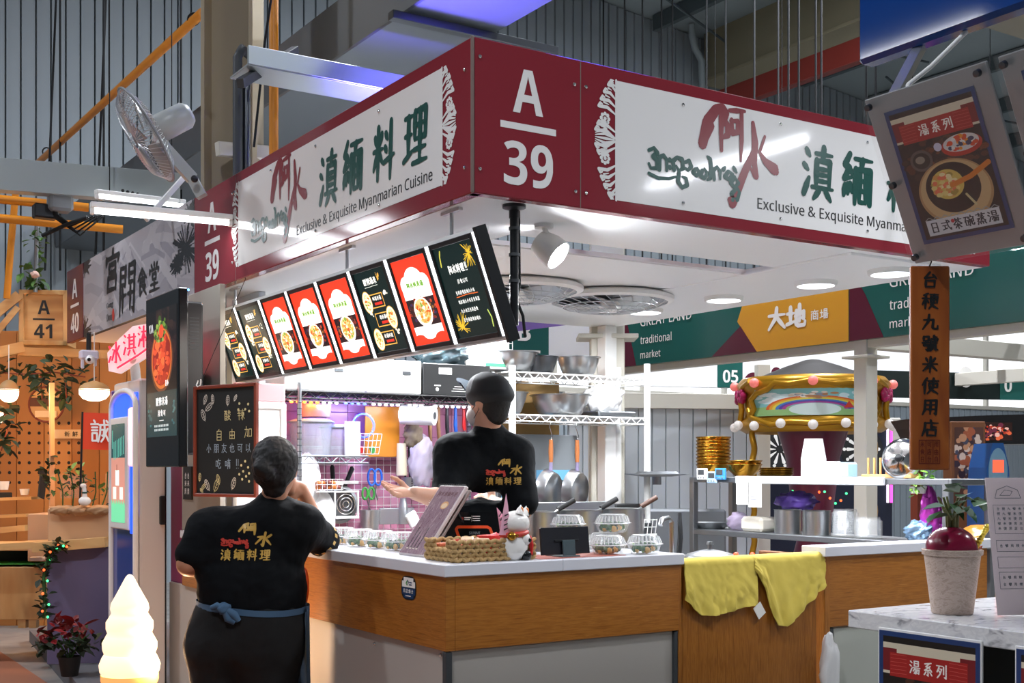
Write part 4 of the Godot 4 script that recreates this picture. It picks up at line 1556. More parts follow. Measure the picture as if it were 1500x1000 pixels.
	var tz := [V2(-.06,-.03), V2(-.085,.035), V2(-.078,.045), V2(.045,.045), V2(.056,.038), V2(.082,-.03)]
	b.stroke(tz, [.012,.012,.012,.012,.012,.012], pxf.translated_local(V3(0,0,.001)))
	part(pos, "orange_band", b, M.orange_plastic)
	b = B.new()
	b.box(V3(po.x, top + .02, po.z - .02), V3(.2,.04,.16), .01, Basis(Vector3.UP, -.59))
	b.box(V3(po.x, top + .06, po.z - .03), V3(.1,.06,.04), .006, Basis(Vector3.UP, -.59))
	part(pos, "stand", b, M.black_plastic)
	word(pos, "maker_name", "SUNMI", pxf.translated_local(V3(-.03,.014,.001)), .011, M.mid_grey)
	b = B.new()
	b.disc(V2(-.062,.08), V2(.007,.007), pxf.translated_local(V3(0,0,.001)), 12)
	part(pos, "red_emblem", b, M.red_print)
	b = B.new()
	for k in 3:
		b.stroke([V2(-.016,.09 - k * .009), V2(.012,.09 - k * .009)], [.004,.004], pxf.translated_local(V3(0,0,.001)))
	b.stroke([V2(-.05,.084), V2(-.026,.084)], [.005,.005], pxf.translated_local(V3(0,0,.001)))
	b.stroke([V2(-.05,.076), V2(-.03,.076)], [.004,.004], pxf.translated_local(V3(0,0,.001)))
	b.stroke([V2(-.021,.094), V2(-.021,.068)], [.001,.001], pxf.translated_local(V3(0,0,.001)))
	part(pos, "white_print", b, M.paper)
	# red cloth bundle behind the basket
	b = B.new()
	var rc := V3(.357,1.173,-.246)
	lump(b, V3(rc.x, top + .045, rc.z), V3(.06,.05,.05), 7,.35,1.6)
	var red := one("red_pouch", b, M.red_plastic, "crumpled red pouch between the basket and the cat figurine", "pouch")
	b = B.new()
	b.lathe([[.0,.0], [.05,.0], [.066,.005], [.066,.02], [.0,.024]], Transform3D(Basis.IDENTITY, V3(rc.x, top + .068, rc.z)), 20)
	part(red, "flat_top", b, M.red_plastic)
	lucky_cat()
	# tablet on a stand, seen from behind
	var to := V3(.6, top, -.1)
	var tb := thing("tablet_stand", to, "black tablet on a stand seen from behind on the front counter", "tablet")
	var tx := frame_at(to + V3(-.122,.012,.02), V3(1,0,-.04), V3(0,1,-.12))
	b = B.new()
	b.box(tx * V3(.122,.055,0), V3(.244,.11,.01), .003, tx.basis)
	part(tb, "tablet", b, mt("tablet_black", "1b1c22", .35))
	b = B.new()
	b.box(tx * V3(.13,.022,.014), V3(.062,.068,.008), .002, tx.basis)
	b.box(to + V3(.01,.004,-.02), V3(.09,.008,.12), .002)
	part(tb, "stand", b, mt("stand_grey", "4f5e62", .35,.3))
	b = B.new()
	b.box(tx * V3(.125,.055,.008), V3(.12,.008,.006), .002, tx.basis)
	part(tb, "hinge", b, M.black_plastic)
	b = B.new()
	b.box(V3(.66, top + .0015,-.14), V3(.42,.002,.2), .0)
	one("paper_mat", b, mt("mat_print", "b96a5c", .4), "reddish printed paper mat under the tablet stand", "mat")

func lucky_cat() -> void:
	var o := V3(.346,1.13,-.028)
	o.y = 1.13
	o.z -= .05
	var t := thing("cat_figurine", o, "white ceramic cat figurine with red scarf and black patches", "figurine", "", .3)
	var b := B.new()
	lump(b, V3(0,.055,0), V3(.06,.062,.055), 2,.05,1.0,24,16)
	part(t, "body", b, mt("ceramic_white", "efece6", .12), true)
	b = B.new()
	b.ball(V3(.012,.142,.0), V3(.062,.05,.052), Basis.IDENTITY, 24,16)
	part(t, "head", b, M.ceramic_white, true)
	for q in [[V3(.05,.185,.018), "ear"], [V3(.005,.19,.028), "ear"]]:
		b = B.new()
		b.lathe([[.018,-.012], [.012,.008], [.0,.026]], Transform3D(Basis.from_euler(V3(.1,0,-.2)), q[0]), 12)
		var e := part(t, q[1], b, M.ceramic_white, true)
		b = B.new()
		b.ball(Vector3(q[0]) + V3(.004,.004,.008), V3(.008,.014,.006), Basis.IDENTITY, 8,6)
		part(e, "inner_ear", b, mt("ear_orange", "d9782f", .3), true)
	b = B.new()
	b.ball(V3(.058,.178,.014), V3(.014,.02,.018), Basis.IDENTITY, 10,8)
	part(t, "black_patch", b, M.gloss_black, true)
	b = B.new()
	b.tube(circle(V3(.004,.103,0), .052, V3(1,.1,0), V3(0,0,.9), 24), .011,8, true)
	part(t, "scarf", b, M.red_print, true)
	b = B.new()
	for k in 7:
		var a := -.4 + k * .5
		b.ball(V3(cos(a) * .056,.098, sin(a) * .05), Vector3.ONE * .007, Basis.IDENTITY, 8,6)
	b.ball(V3(-.045,.095,.03), V3(.02,.018,.018), Basis.IDENTITY, 10,8)
	part(t, "gold_bell", b, M.gold_metal, true)
	b = B.new()
	b.ball(V3(.025,.018,.045), V3(.022,.022,.02), Basis.IDENTITY, 14,10)
	part(t, "black_paw", b, M.gloss_black, true)
	b = B.new()
	b.ball(V3(.02,.08,.044), V3(.026,.026,.018), Basis.from_euler(V3(0,0,.4)), 12,8)
	part(t, "raised_arm", b, M.ceramic_white, true)
	b = B.new()
	b.ball(V3(.027,.078,.062), V3(.009,.009,.005), Basis.IDENTITY, 10,6)
	part(t, "black_dot", b, M.gloss_black, true)
	b = B.new()
	b.tube([V3(.05,.09,.035), V3(.055,.06,.045), V3(.05,.02,.05)], [.012,.01,.006], 8)
	part(t, "scarf_end", b, M.red_plastic, true)
	# paper pennants
	for q in [[V3(-.06,.1,.01), .16,.05], [V3(-.02,.11,-.02), .11,-.5]]:
		b = B.new()
		b.plate(PackedVector2Array([V2(-.035,0), V2(.035,0), V2(.012, q[1] * .7), V2(-.002, q[1])]), Transform3D(Basis.from_euler(V3(0,0,-q[2])), q[0]), .001)
		var pn := part(t, "pennant", b, mt("pink_paper", "e5a9bc", .6), true)
		b = B.new()
		for k in 4:
			b.stroke([V2(-.008,.02 + k * .018), V2(.01,.026 + k * .018)], [.006,.004], Transform3D(Basis.from_euler(V3(0,0,-q[2])), q[0] + V3(0,0,.002)))
		part(pn, "pennant_print", b, M.ink_black, true)

# ---------------------------------------------------------------- kitchen at the back
func wire_shelf(t: Node3D, x0: float, x1: float, z0: float, z1: float, y: float, m: Material) -> void:
	var b := B.new()
	for z in [z0, z1]:
		b.cyl(V3(x0, y, z), V3(x1, y, z), .006,6)
		b.cyl(V3(x0, y - .04, z), V3(x1, y - .04, z), .005,6)
		var n := int((x1 - x0) / .045)
		for k in n:
			var a := lerpf(x0, x1, float(k) / n)
			var c := lerpf(x0, x1, (k + 1.0) / n)
			b.cyl(V3(a, y - (.0 if k % 2 else .04), z), V3(c, y - (.04 if k % 2 else .0), z), .0035,5)
	for x in [x0, x1]:
		b.cyl(V3(x, y, z0), V3(x, y, z1), .006,6)
		b.cyl(V3(x, y - .04, z0), V3(x, y - .04, z1), .005,6)
	part(t, "shelf_edge", b, m)
	b = B.new()
	var m2 := int((x1 - x0) / .03)
	for k in m2 + 1:
		var a := lerpf(x0, x1, float(k) / m2)
		b.cyl(V3(a, y + .003, z0), V3(a, y + .003, z1), .002,4)
	part(t, "shelf_wire", b, m)

func bowl(at: Vector3, r: float, h: float, m: Material, label: String, group := "", handle := false) -> Node3D:
	var t := thing("mixing_bowl", at, label, "bowl", group)
	var b := B.new()
	b.lathe([[.0,.002], [r * .62,.0], [r * .74, h * .16], [r * .92, h * .7], [r * .97, h], [r * .955, h], [r * .9, h * .7], [r * .72, h * .18], [.0,.012]], Transform3D(Basis.IDENTITY, at), 40)
	part(t, "shell", b, m)
	b = B.new()
	b.lathe([[r * .965, h - .004], [r * 1.04, h - .002], [r * 1.045, h + .003], [r * .96, h + .003]], Transform3D(Basis.IDENTITY, at), 40)
	part(t, "rim", b, m)
	return t

func kitchen() -> void:
	var b := B.new()
	# pink tiled wall behind the kitchen, tiles one by one
	b = B.new()
	b.span(V3(.4,.12,-3.02), V3(1.98,2.02,-2.985), .0)
	var wall := setting("wall_kitchen", b, mt("grout_pink", "a9678a", .7))
	var tile := B.new()
	tile.box(Vector3.ZERO, V3(.144,.144,.008), .002)
	var tm := tile.mesh()
	var tints := [mt("tile_pink_a", "c6879f", .25), mt("tile_pink_b", "cd92a8", .25), mt("tile_pink_c", "be7c96", .25)]
	for iy in 7:
		for ix in 10:
			meshpart(wall, "tile", tm, tints[(ix * 7 + iy * 5) % 3], V3(.48 + ix * .148,1.02 + iy * .148,-2.982))
	# brown brick-like band under it
	var brick := B.new()
	brick.box(Vector3.ZERO, V3(.136,.06,.012), .003)
	var brm := brick.mesh()
	var bt := [mt("brick_a", "6a3f22", .6), mt("brick_b", "5a331b", .6), mt("brick_c", "7a4a29", .6)]
	for iy in 4:
		for ix in 11:
			meshpart(wall, "brick", brm, bt[(ix * 3 + iy) % 3], V3(.45 + ix * .142 + (.07 if iy % 2 else .0), .69 + iy * .066,-2.98))
	# white wire grid standing before the tiles
	var g := thing("wire_grid", V3(1.2,.85,-2.93), "white wire grid panel hooked before the pink tiles", "grid")
	b = B.new()
	for k in 24:
		b.cyl(V3(.62 + k * .05,.86,-2.93), V3(.62 + k * .05,1.62,-2.93), .0018,4)
	for k in 16:
		b.cyl(V3(.62,.86 + k * .05,-2.926), V3(1.77,.86 + k * .05,-2.926), .0018,4)
	part(g, "grid_wire", b, M.white_paint)
	b = B.new()
	for e in [[V3(.62,.86,-2.93), V3(1.77,.86,-2.93)], [V3(.62,1.62,-2.93), V3(1.77,1.62,-2.93)], [V3(.62,.86,-2.93), V3(.62,1.62,-2.93)], [V3(1.77,.86,-2.93), V3(1.77,1.62,-2.93)]]:
		b.cyl(e[0], e[1], .004,6)
	part(g, "grid_frame", b, M.white_paint)
	# black wire shelving
	var s := thing("black_wire_shelf", V3(1.1,.12,-2.75), "black wire shelving unit with a chrome post by the pink wall", "shelf")
	wire_shelf(s, .44,1.85,-2.94,-2.6,1.93, M.black_matte)
	wire_shelf(s, .44,.95,-2.94,-2.6,1.56, mt("grey_wire", "9aa0a4", .35,.8))
	for q in [V3(.52,0,-2.6), V3(1.84,0,-2.6), V3(1.84,0,-2.93), V3(.52,0,-2.93)]:
		b = B.new()
		b.cyl(V3(q.x, .12, q.z), V3(q.x, 1.98, q.z), .0135,14)
		var pst := part(s, "post", b, M.steel)
		b = B.new()
		for k in 20:
			b.lathe([[.0136,-.003], [.0148,.0], [.0136,.003]], Transform3D(Basis.IDENTITY, V3(q.x, 1.2 + k * .035, q.z)), 12)
		part(pst, "groove_ring", b, M.steel_dark)
	# LED strip lights under the shelf
	var seg := [[.46,.66, "ff7a2a"], [.66,.8, "f2f0ff"], [.8,.98, "4a5cff"], [.98,1.2, "e8eaff"], [1.22,1.34, "f4f0ff"], [1.4,1.8, "f0e8ff"]]
	for k in seg.size():
		var e: Array = seg[k]
		var t := thing("led_strip_light", V3(e[0], 1.87,-2.62), ["orange", "cool white", "deep blue", "pale violet", "short white", "long white"][k] + " stretch of LED strip under the black wire shelf", "light", "LED strips under the shelf")
		b = B.new()
		b.span(V3(e[0], 1.874,-2.63), V3(e[1], 1.88,-2.615), .0)
		part(t, "tape", b, M.white_paint)
		var gm := glow("strip_light_%d" % k, e[2], 6.0)
		var n := int((e[1] - e[0]) / .04)
		for j in n:
			b = B.new()
			b.ball(V3(e[0] + .02 + j * .04,1.868,-2.622), V3(.013,.007,.008), Basis.IDENTITY, 8,5)
			part(t, "lamp_diode", b, gm)
		lamp_area(V3((e[0] + e[1]) * .5,1.855,-2.66), V3(0,-.8,-.5), V2(e[1] - e[0], .02), e[2], .12 if k != 2 else .3, t)
	# white storage boxes, black carton, bagged goods on the shelf
	for q in [[.43,.94,.22, "first white storage box, next to the menu boards' far end"], [.945,1.31,.2, "second white storage box, beside the black carton"]]:
		var t := thing("storage_box", V3((q[0] + q[1]) * .5,1.935,-2.76), q[3], "box", "white storage boxes on the black shelf")
		b = B.new()
		b.span(V3(q[0], 1.936,-2.93), V3(q[1], 1.936 + q[2], -2.6), .006)
		part(t, "body", b, M.white_panel)
		b = B.new()
		b.box(V3((q[0] + q[1]) * .5 + .08,2.06,-2.598), V3(.055,.022,.008), .006)
		part(t, "grip_hole", b, M.dark_grey)
	var kt := thing("black_carton", V3(1.55,1.935,-2.77), "black printed carton on the black wire shelf behind the man", "box")
	b = B.new()
	b.span(V3(1.32,1.936,-2.93), V3(1.8,2.13,-2.6), .004)
	part(kt, "body", b, mt("carton_black", "0b0c0d", .5))
	b = B.new()
	b.span(V3(1.43,2.065,-2.6), V3(1.52,2.105,-2.598), .0)
	part(kt, "label", b, M.paper)
	b = B.new()
	var kx := frame_at(V3(1.4,1.95,-2.5985), Vector3.RIGHT, Vector3.UP)
	b.stroke([V2(.0,.045), V2(.04,.045)], [.006,.006], kx)
	b.disc(V2(.018,.022), V2(.011,.011), kx, 14)
	part(kt, "round_mark", b, M.paper)
	b = B.new()
	for k in 3:
		b.stroke([V2(.14 - .01 * k, .042 - .014 * k), V2(.26 + .01 * k, .042 - .014 * k)], [.004,.004], kx)
	part(kt, "print_lines", b, M.paper)
	b = B.new()
	lump(b, V3(1.53,2.2,-2.76), V3(.17,.1,.12), 11,.5,2.2,28,18)
	var bag := mt("bag_dark", "3a4a50", .2)
	one("plastic_bag", b, bag, "dark crumpled plastic bag on top of the black carton", "bag")
	b = B.new()
	b.span(V3(1.8,2.12,-2.9), V3(1.98,2.32,-2.66), .004)
	var cart := one("white_carton", b, M.white_panel, "white carton with a green stripe at the end of the upper shelf", "box")
	b = B.new()
	b.span(V3(1.8,2.135,-2.659), V3(1.98,2.155,-2.656), .0)
	part(cart, "green_stripe", b, mt("stripe_green", "2f8f6a", .4))
	# goods hanging on and before the grid
	hanging_goods()
	# white wire shelving to the right with bowls
	var w := thing("white_wire_shelf", V3(2.5,.12,-2.8), "white wire shelving unit with steel bowls behind the man", "shelf")
	wire_shelf(w, 1.93,3.04,-2.9,-2.58,2.1, M.white_paint)
	wire_shelf(w, 1.93,3.04,-2.9,-2.58,1.83, M.white_paint)
	wire_shelf(w, 1.93,3.04,-2.9,-2.58,.95, M.white_paint)
	for q in [V3(3.04,0,-2.58), V3(1.95,0,-2.58), V3(3.04,0,-2.9), V3(1.95,0,-2.9)]:
		b = B.new()
		b.cyl(V3(q.x, .12, q.z), V3(q.x, 2.2 if q.x > 2.5 else 2.14, q.z), .022,14)
		part(w, "post", b, M.white_paint)
	b = B.new()
	for k in 7:
		b.cyl(V3(1.9 + k * .045,2.1,-2.92), V3(1.9 + k * .045,2.36,-2.92), .003,5)
		b.cyl(V3(1.9,2.11 + k * .042,-2.92), V3(2.17,2.11 + k * .042,-2.92), .003,5)
	part(w, "back_grid", b, M.white_paint)
	bowl(V3(2.05,2.106,-2.74), .17,.13, M.steel, "wide steel bowl on the top shelf nearest the menu boards", "steel bowls on the white shelf")
	bowl(V3(2.24,2.106,-2.7), .12,.11, M.steel_dark, "smaller steel bowl squeezed between two on the top shelf", "steel bowls on the white shelf")
	bowl(V3(2.58,2.106,-2.74), .145,.125, M.steel, "deep steel bowl on the top shelf near the white column", "steel bowls on the white shelf")
	bowl(V3(1.98,1.836,-2.72), .15,.14, M.steel, "steel bowl on the lower shelf beside the black cap", "steel bowls on the white shelf")
	bowl(V3(2.42,1.836,-2.72), .2,.135, M.steel, "large steel bowl in the middle of the lower shelf", "steel bowls on the white shelf")
	b = B.new()
	b.span(V3(2.66,1.836,-2.86), V3(2.98,1.875,-2.62), .01)
	one("baking_tray", b, M.steel_dull, "flat steel tray at the end of the lower white shelf", "tray")
	b = B.new()
	lump(b, V3(2.78,1.96,-2.74), V3(.14,.1,.09), 17,.35,1.8,24,16)
	b.cyl(V3(2.86,1.95,-2.72), V3(2.93,2.02,-2.7), .02,8)
	one("white_bag", b, M.white_panel, "tied white plastic bag lying on the lower shelf tray", "bag")
	# steel table along the back with stockpots, and pans hanging from the lower shelf
	var tb := thing("steel_table", V3(2.3,.12,-2.0), "stainless steel kitchen table holding the stockpots", "table")
	b = B.new()
	b.span(V3(1.35,.94,-2.3), V3(2.55,.98,-1.45), .006)
	part(tb, "table_top", b, M.steel_dull)
	b = B.new()
	b.span(V3(1.35,.98,-2.32), V3(2.55,1.28,-2.3), .003)
	part(tb, "splash_back", b, M.steel)
	for q in [[1.4,-2.25], [2.5,-2.25], [1.4,-1.5], [2.5,-1.5]]:
		b = B.new()
		b.cyl(V3(q[0], .12, q[1]), V3(q[0], .94, q[1]), .02,10)
		part(tb, "leg", b, M.steel_dull)
	for q in [[V3(1.65,.981,-1.85), .13,.26, "stockpot at the left end of the steel table"], [V3(1.92,.981,-1.8), .125,.265, "stockpot in the middle of the steel table"], [V3(2.2,.981,-1.78), .13,.27, "stockpot with a ladle at the right end of the steel table"]]:
		var p: Vector3 = q[0]
		var t := thing("stockpot", p, "steel " + q[3], "pot", "stockpots on the steel table")
		b = B.new()
		b.lathe([[.0,.0], [q[1], .0], [q[1], q[2]], [q[1] + .006, q[2] + .003], [q[1] - .004, q[2]], [q[1] - .004,.02], [.0,.02]], Transform3D(Basis.IDENTITY, p), 36)
		part(t, "body", b, M.steel)
		b = B.new()
		b.lathe([[.0, q[2] - .05], [q[1] - .006, q[2] - .05]], Transform3D(Basis.IDENTITY, p), 30)
		part(t, "broth", b, mt("broth", "5a3d22", .15))
		b = B.new()
		b.tube([p + V3(.02, q[2] - .08,0), p + V3(.11, q[2] + .0,.03), p + V3(.2, q[2] + .055,.05)], .008,8)
		var ld := part(t, "ladle", b, M.steel)
		b = B.new()
		b.cyl(p + V3(.12, q[2] + .012,.031), p + V3(.22, q[2] + .066,.054), .015,10)
		part(ld, "wooden_grip", b, [M.black_matte, mt("grip_brown", "4a2c1c", .5), M.black_matte][int(p.x * 3.3) % 3])
	for q in [[2.232,.09, "nearer the man"], [2.44,.085, "nearer the white column"]]:
		var hx: float = q[0]
		var hz := -2.56
		var t := thing("frying_pan", V3(hx, 1.3, hz), "steel frying pan with a wooden handle hanging under the shelf, " + q[2], "pan", "pans hanging from the shelf")
		b = B.new()
		b.lathe([[.0,.0], [.112,.0], [.118,.006], [.138,.06], [.142,.06], [.122,.003], [.112,-.006], [.0,-.006]], frame_at(V3(hx, 1.34, hz + .03), V3(.9,0,-.43), V3(-.43,.1,-.9)), 40)
		part(t, "pan_body", b, M.steel)
		b = B.new()
		b.cyl(V3(hx, 1.465, hz), V3(hx, 1.54, hz), .012,10)
		part(t, "ferrule", b, mt("ferrule", "8f86a8", .35,.4))
		b = B.new()
		b.tube([V3(hx, 1.53, hz), V3(hx, 1.6, hz), V3(hx, 1.675, hz)], [.014,.016,.013], 10)
		part(t, "wooden_handle", b, mt("handle_wood", "9a5a2a", .5))
		b = B.new()
		b.tube([V3(hx, 1.67, hz), V3(hx + .012,1.7, hz), V3(hx, 1.73, hz), V3(hx - .012,1.76, hz), V3(hx, 1.785, hz)], .003,6)
		part(t, "hook", b, M.chrome)
	# backsplash boards, posters and hood behind the pans
	b = B.new()
	b.span(V3(2.02,1.42,-2.99), V3(2.72,1.72,-2.95), .004)
	one("range_hood", b, M.mid_grey, "grey hood panel behind the hanging pans", "hood")
	for q in [[2.1,2.36, "吃", "blue and white poster with black brush writing behind the left pan"], [2.38,2.66, "食", "blue and white poster with black brush writing behind the right pan"]]:
		var t := thing("poster", V3((q[0] + q[1]) * .5,1.33,-2.94), q[3], "poster", "posters behind the pans")
		b = B.new()
		b.span(V3(q[0], 1.28,-2.95), V3(q[1], 1.48,-2.945), .0)
		part(t, "sheet", b, mt("poster_blue", "6fb0d8", .4))
		b = B.new()
		var px := frame_at(V3(q[0], 1.28,-2.944), Vector3.RIGHT, Vector3.UP)
		glyph(b, GLYPH[q[2]], px, .02,.02,.12,.14,.014,1)
		glyph(b, GLYPH["湯"], px, .15,.02,.1,.11,.011,1)
		part(t, "brush_lettering", b, M.ink_black)
	b = B.new()
	b.span(V3(1.99,.12,-3.0), V3(2.75,1.42,-2.955), .003)
	one("back_panel", b, M.dark_grey, "dark grey back panel below the hood", "panel").set_meta("kind", "structure")
	b = B.new()
	b.span(V3(1.99,1.72,-3.02), V3(2.6,2.08,-2.99), .003)
	one("brown_board", b, mt("board_ochre", "8a6a33", .6), "ochre board standing behind the steel bowls", "board")
	# thick cream column at the rear of the kitchen
	b = B.new()
	var cp := V3(3.044,1.908,-3.037)
	b.box(V3(cp.x, 1.6, cp.z), V3(.24,3.2,.16), .008, Basis(Vector3.UP, -.57))
	var colm := one("square_column", b, M.cream_paint, "cream square column behind the white wire shelf", "column")
	colm.set_meta("kind", "structure")
	b = B.new()
	b.box(V3(cp.x, 2.42, cp.z), V3(.42,.03,.3), .003, Basis(Vector3.UP, -.57))
	part(colm, "clamp_plate", b, M.cream_paint)
	# crate with rolled cloths, chopping tray on the post, faucet
	var ct := thing("wire_crate", V3(2.85,.96,-2.5), "white wire crate holding folded dark cloths", "crate")
	b = B.new()
	for k in 12:
		b.cyl(V3(2.66 + k * .034,.99,-2.5), V3(2.65 + k * .036,1.15,-2.48), .003,5)
	for k in 4:
		b.cyl(V3(2.66,1.0 + k * .048,-2.5), V3(3.05,1.0 + k * .048,-2.49), .003,5)
	part(ct, "wire_side", b, M.white_paint)
	b = B.new()
	b.span(V3(2.66,.965,-2.72), V3(3.04,1.12,-2.51), .004)
	part(ct, "liner", b, M.dark_grey)
	for k in 4:
		b = B.new()
		b.box(V3(2.82,1.14 + k * .032,-2.6), V3(.3,.03,.16), .01, Basis(Vector3.UP, .2 * k - .3))
		one("folded_cloth", b, [M.black_matte, mt("navy", "24324e", .8), M.frame_brown, M.black_matte][k], ["black cloth at the bottom of the pile in the wire crate", "navy cloth in the pile on the wire crate", "reddish brown cloth in the pile on the wire crate", "black cloth topping the pile on the wire crate"][k], "cloth", "cloths in the wire crate")
	b = B.new()
	b.lathe([[.0,.0], [.1,.0], [.22,.015], [.22,.02], [.15,.02], [.13,.035], [.0,.035]], Transform3D(Basis.IDENTITY, V3(3.06,1.435,-2.5)), 32)
	b.cyl(V3(3.06,1.38,-2.5), V3(3.06,1.44,-2.5), .03,12)
	one("steel_turntable", b, M.steel_dull, "flat round steel tray fixed on the white shelf post", "tray")
	var fc := thing("faucet", V3(2.0,1.0,-1.09), "steel kitchen faucet with black lever beside the counter end", "faucet")
	b = B.new()
	b.tube([V3(2.0,.98,-1.09), V3(2.0,1.2,-1.09), V3(1.97,1.225,-1.08), V3(1.9,1.22,-1.05), V3(1.885,1.19,-1.045)], .014,10)
	part(fc, "spout", b, M.steel)
	b = B.new()
	b.tube([V3(2.03,1.25,-1.06), V3(2.0,1.12,-1.02), V3(1.97,1.0,-1.0)], [.01,.014,.016], 8)
	part(fc, "lever", b, M.black_plastic)
	var snk := thing("sink_cabinet", V3(2.0,.12,-1.1), "stainless sink cabinet under the kitchen faucet", "sink")
	b = B.new()
	b.span(V3(1.7,.12,-1.4), V3(2.02,.98,-.75), .008)
	part(snk, "body", b, M.steel_dull)

func hanging_goods() -> void:
	var first := get_child_count()
	var b := B.new()
	# orange board
	b = B.new()
	b.box(V3(1.175,1.6,-2.86), V3(.235,.31,.012), .004)
	one("cutting_board", b, mt("board_orange", "b8741c", .35), "orange plastic cutting board hanging before the pink tiles", "board")
	# roll of bags
	var r := thing("bag_roll", V3(1.38,1.72,-2.7), "fat white roll of plastic bags hanging under the black shelf", "roll")
	b = B.new()
	var a := V3(1.26,1.705,-2.76)
	var c := V3(1.4,1.695,-2.6)
	b.tube([a, c], .06,24)
	part(r, "film", b, mt("film_white", "dfe3e8", .35))
	b = B.new()
	b.cyl(a.lerp(c, 1.0), a.lerp(c, 1.012), .022,16)
	part(r, "core", b, M.dark_grey)
	# clear tubs on the inner shelf
	for q in [[.66,.14,.2, "first clear tub under the LED strip"], [.84,.12,.17, "second clear tub under the LED strip, before the blue light"]]:
		var t := thing("clear_tub", V3(q[0], 1.445,-2.76), q[3], "tub", "clear tubs on the inner shelf")
		b = B.new()
		b.lathe([[.0,.0], [q[1] * .8,.0], [q[1] * .92, q[2]], [q[1] * .9, q[2]], [q[1] * .78,.005]], Transform3D(Basis.IDENTITY, V3(q[0], 1.445,-2.76)), 28)
		part(t, "tub", b, clear("tub_plastic", "dfe6f2", .22,.15))
		b = B.new()
		b.lathe([[.0, q[2] + .02], [q[1] * .7, q[2] + .018], [q[1] * .98, q[2] + .004], [q[1] * .98, q[2] - .004]], Transform3D(Basis.IDENTITY, V3(q[0], 1.445,-2.76)), 28)
		part(t, "lid", b, M.mid_grey)
	b = B.new()
	b.lathe([[.0,.0], [.095,.0], [.1,.075], [.0,.075]], Transform3D(Basis.IDENTITY, V3(.68,1.675,-2.76)), 24)
	one("lidded_tin", b, mt("tin_rose", "9a7a80", .3,.3), "rosy tin standing on the first clear tub", "tin")
	# small wire basket hung on the grid, with red and green clips
	var wb := thing("wire_basket", V3(1.02,1.5,-2.72), "small white wire basket hanging beside the orange board", "basket")
	b = B.new()
	for k in 9:
		b.cyl(V3(.86 + k * .025,1.46,-2.68), V3(.85 + k * .028,1.58,-2.66), .0022,5)
	for k in 4:
		b.cyl(V3(.86 - .003 * k, 1.46 + k * .04,-2.68 + .005 * k), V3(1.06 + .005 * k, 1.46 + k * .04,-2.68 + .005 * k), .0022,5)
		b.cyl(V3(1.06 + .005 * k, 1.46 + k * .04,-2.68), V3(1.06,1.46 + k * .04,-2.84), .0022,5)
	part(wb, "basket_wire", b, M.white_paint)
	for q in [[.955, M.red_plastic, "red"], [1.03, M.green_plastic, "green"]]:
		b = B.new()
		b.box(V3(q[0], 1.485,-2.7), V3(.03,.04,.02), .006, Basis(Vector3.BACK, .4))
		one("clip", b, q[1], q[2] + " plastic clip in the small wire basket", "clip")
	b = B.new()
	b.box(V3(.86,1.54,-2.62), V3(.1,.22,.012), .02)
	one("grey_mitt", b, mt("mitt", "a9a9b2", .8), "pale grey cloth mitt hanging before the clear tubs", "cloth")
	b = B.new()
	b.tube(circle(V3(.98,1.63,-2.72), .07, Vector3.RIGHT, Vector3.UP, 20), .008,6, true)
	one("blue_hose", b, clear("blue_clear", "5f86e8", .5,.2), "looped clear blue hose above the wire basket", "hose")
	# knives
	for q in [[.85,.0, "straight black knife handle"], [.93,-.35, "curved black knife handle"]]:
		var t := thing("knife", V3(q[0], 1.3,-2.88), "kitchen knife with a " + q[2] + " on the grid", "knife")
		b = B.new()
		var d := V3(sin(-q[1]), cos(q[1]), 0)
		var h := V3(q[0], 1.26,-2.88)
		b.tube([h, h + d * .06 + V3(.004,0,0), h + d * .12 + V3(-q[1] * .03,0,0), h + d * .135], [.012,.014,.015,.008], 10)
		part(t, "grip", b, M.black_plastic)
		b = B.new()
		b.box(h - d * .07, V3(.035,.14,.003), .001, Basis(Vector3.BACK, q[1]))
		part(t, "blade", b, M.steel)
	# round fan in a square frame
	var f := thing("exhaust_fan", V3(.88,1.05,-2.8), "round steel fan in a white square frame on the grid", "fan")
	var fc := V3(.86,1.16,-2.82)
	b = B.new()
	b.lathe([[.0,.0], [.1,.0], [.118,.02], [.12,.05], [.1,.06], [.09,.05], [.085,.02], [.0,.015]], frame_at(fc, Vector3.RIGHT, V3(0,0,1).rotated(Vector3.UP, -.25)), 36)
	part(f, "drum", b, M.steel_dull)
	b = B.new()
	for e in [[-.075,0,.012,.165], [.075,0,.012,.165], [0,.075,.165,.012], [0,-.078,.165,.018]]:
		b.box(fc + V3(e[0] + .02, e[1], .075), V3(e[2], e[3], .012), .003)
	part(f, "square_frame", b, M.white_paint)
	for k in 3:
		b = B.new()
		b.tube(circle(fc + V3(.02,0,.07), .02 + k * .02, Vector3.RIGHT, Vector3.UP, 20), .004,6, true)
		part(f, "guard_ring", b, M.chrome)
	b = B.new()
	b.span(fc + V3(-.09,.12,0), fc + V3(.1,.14,.08), .004)
	part(f, "bracket", b, M.white_paint)
	# blue tied scissors, steel whisk parts, steel holder with tools
	for q in [[1.13, M.blue_plastic, .05, "blue"], [1.085, M.green_plastic, .035, "green"]]:
		var t := thing("scissors", V3(q[0], 1.2,-2.86), q[3] + " handled kitchen scissors hanging on the grid", "scissors")
		b = B.new()
		var cy := 1.32 if q[3] == "blue" else 1.22
		for s in [-1,1]:
			b.tube(circle(V3(q[0] + s * .022, cy, -2.87), q[2], V3(.5,0,0), Vector3.UP, 18), .007,8, true)
		part(t, "grip", b, q[1])
		b = B.new()
		b.bar(V3(q[0] - .008, cy - q[2], -2.87), V3(q[0] + .02, cy - q[2] - .09,-2.87), .014,.003)
		b.bar(V3(q[0] + .008, cy - q[2], -2.866), V3(q[0] - .005, cy - q[2] - .09,-2.866), .014,.003)
		part(t, "blade", b, M.steel)
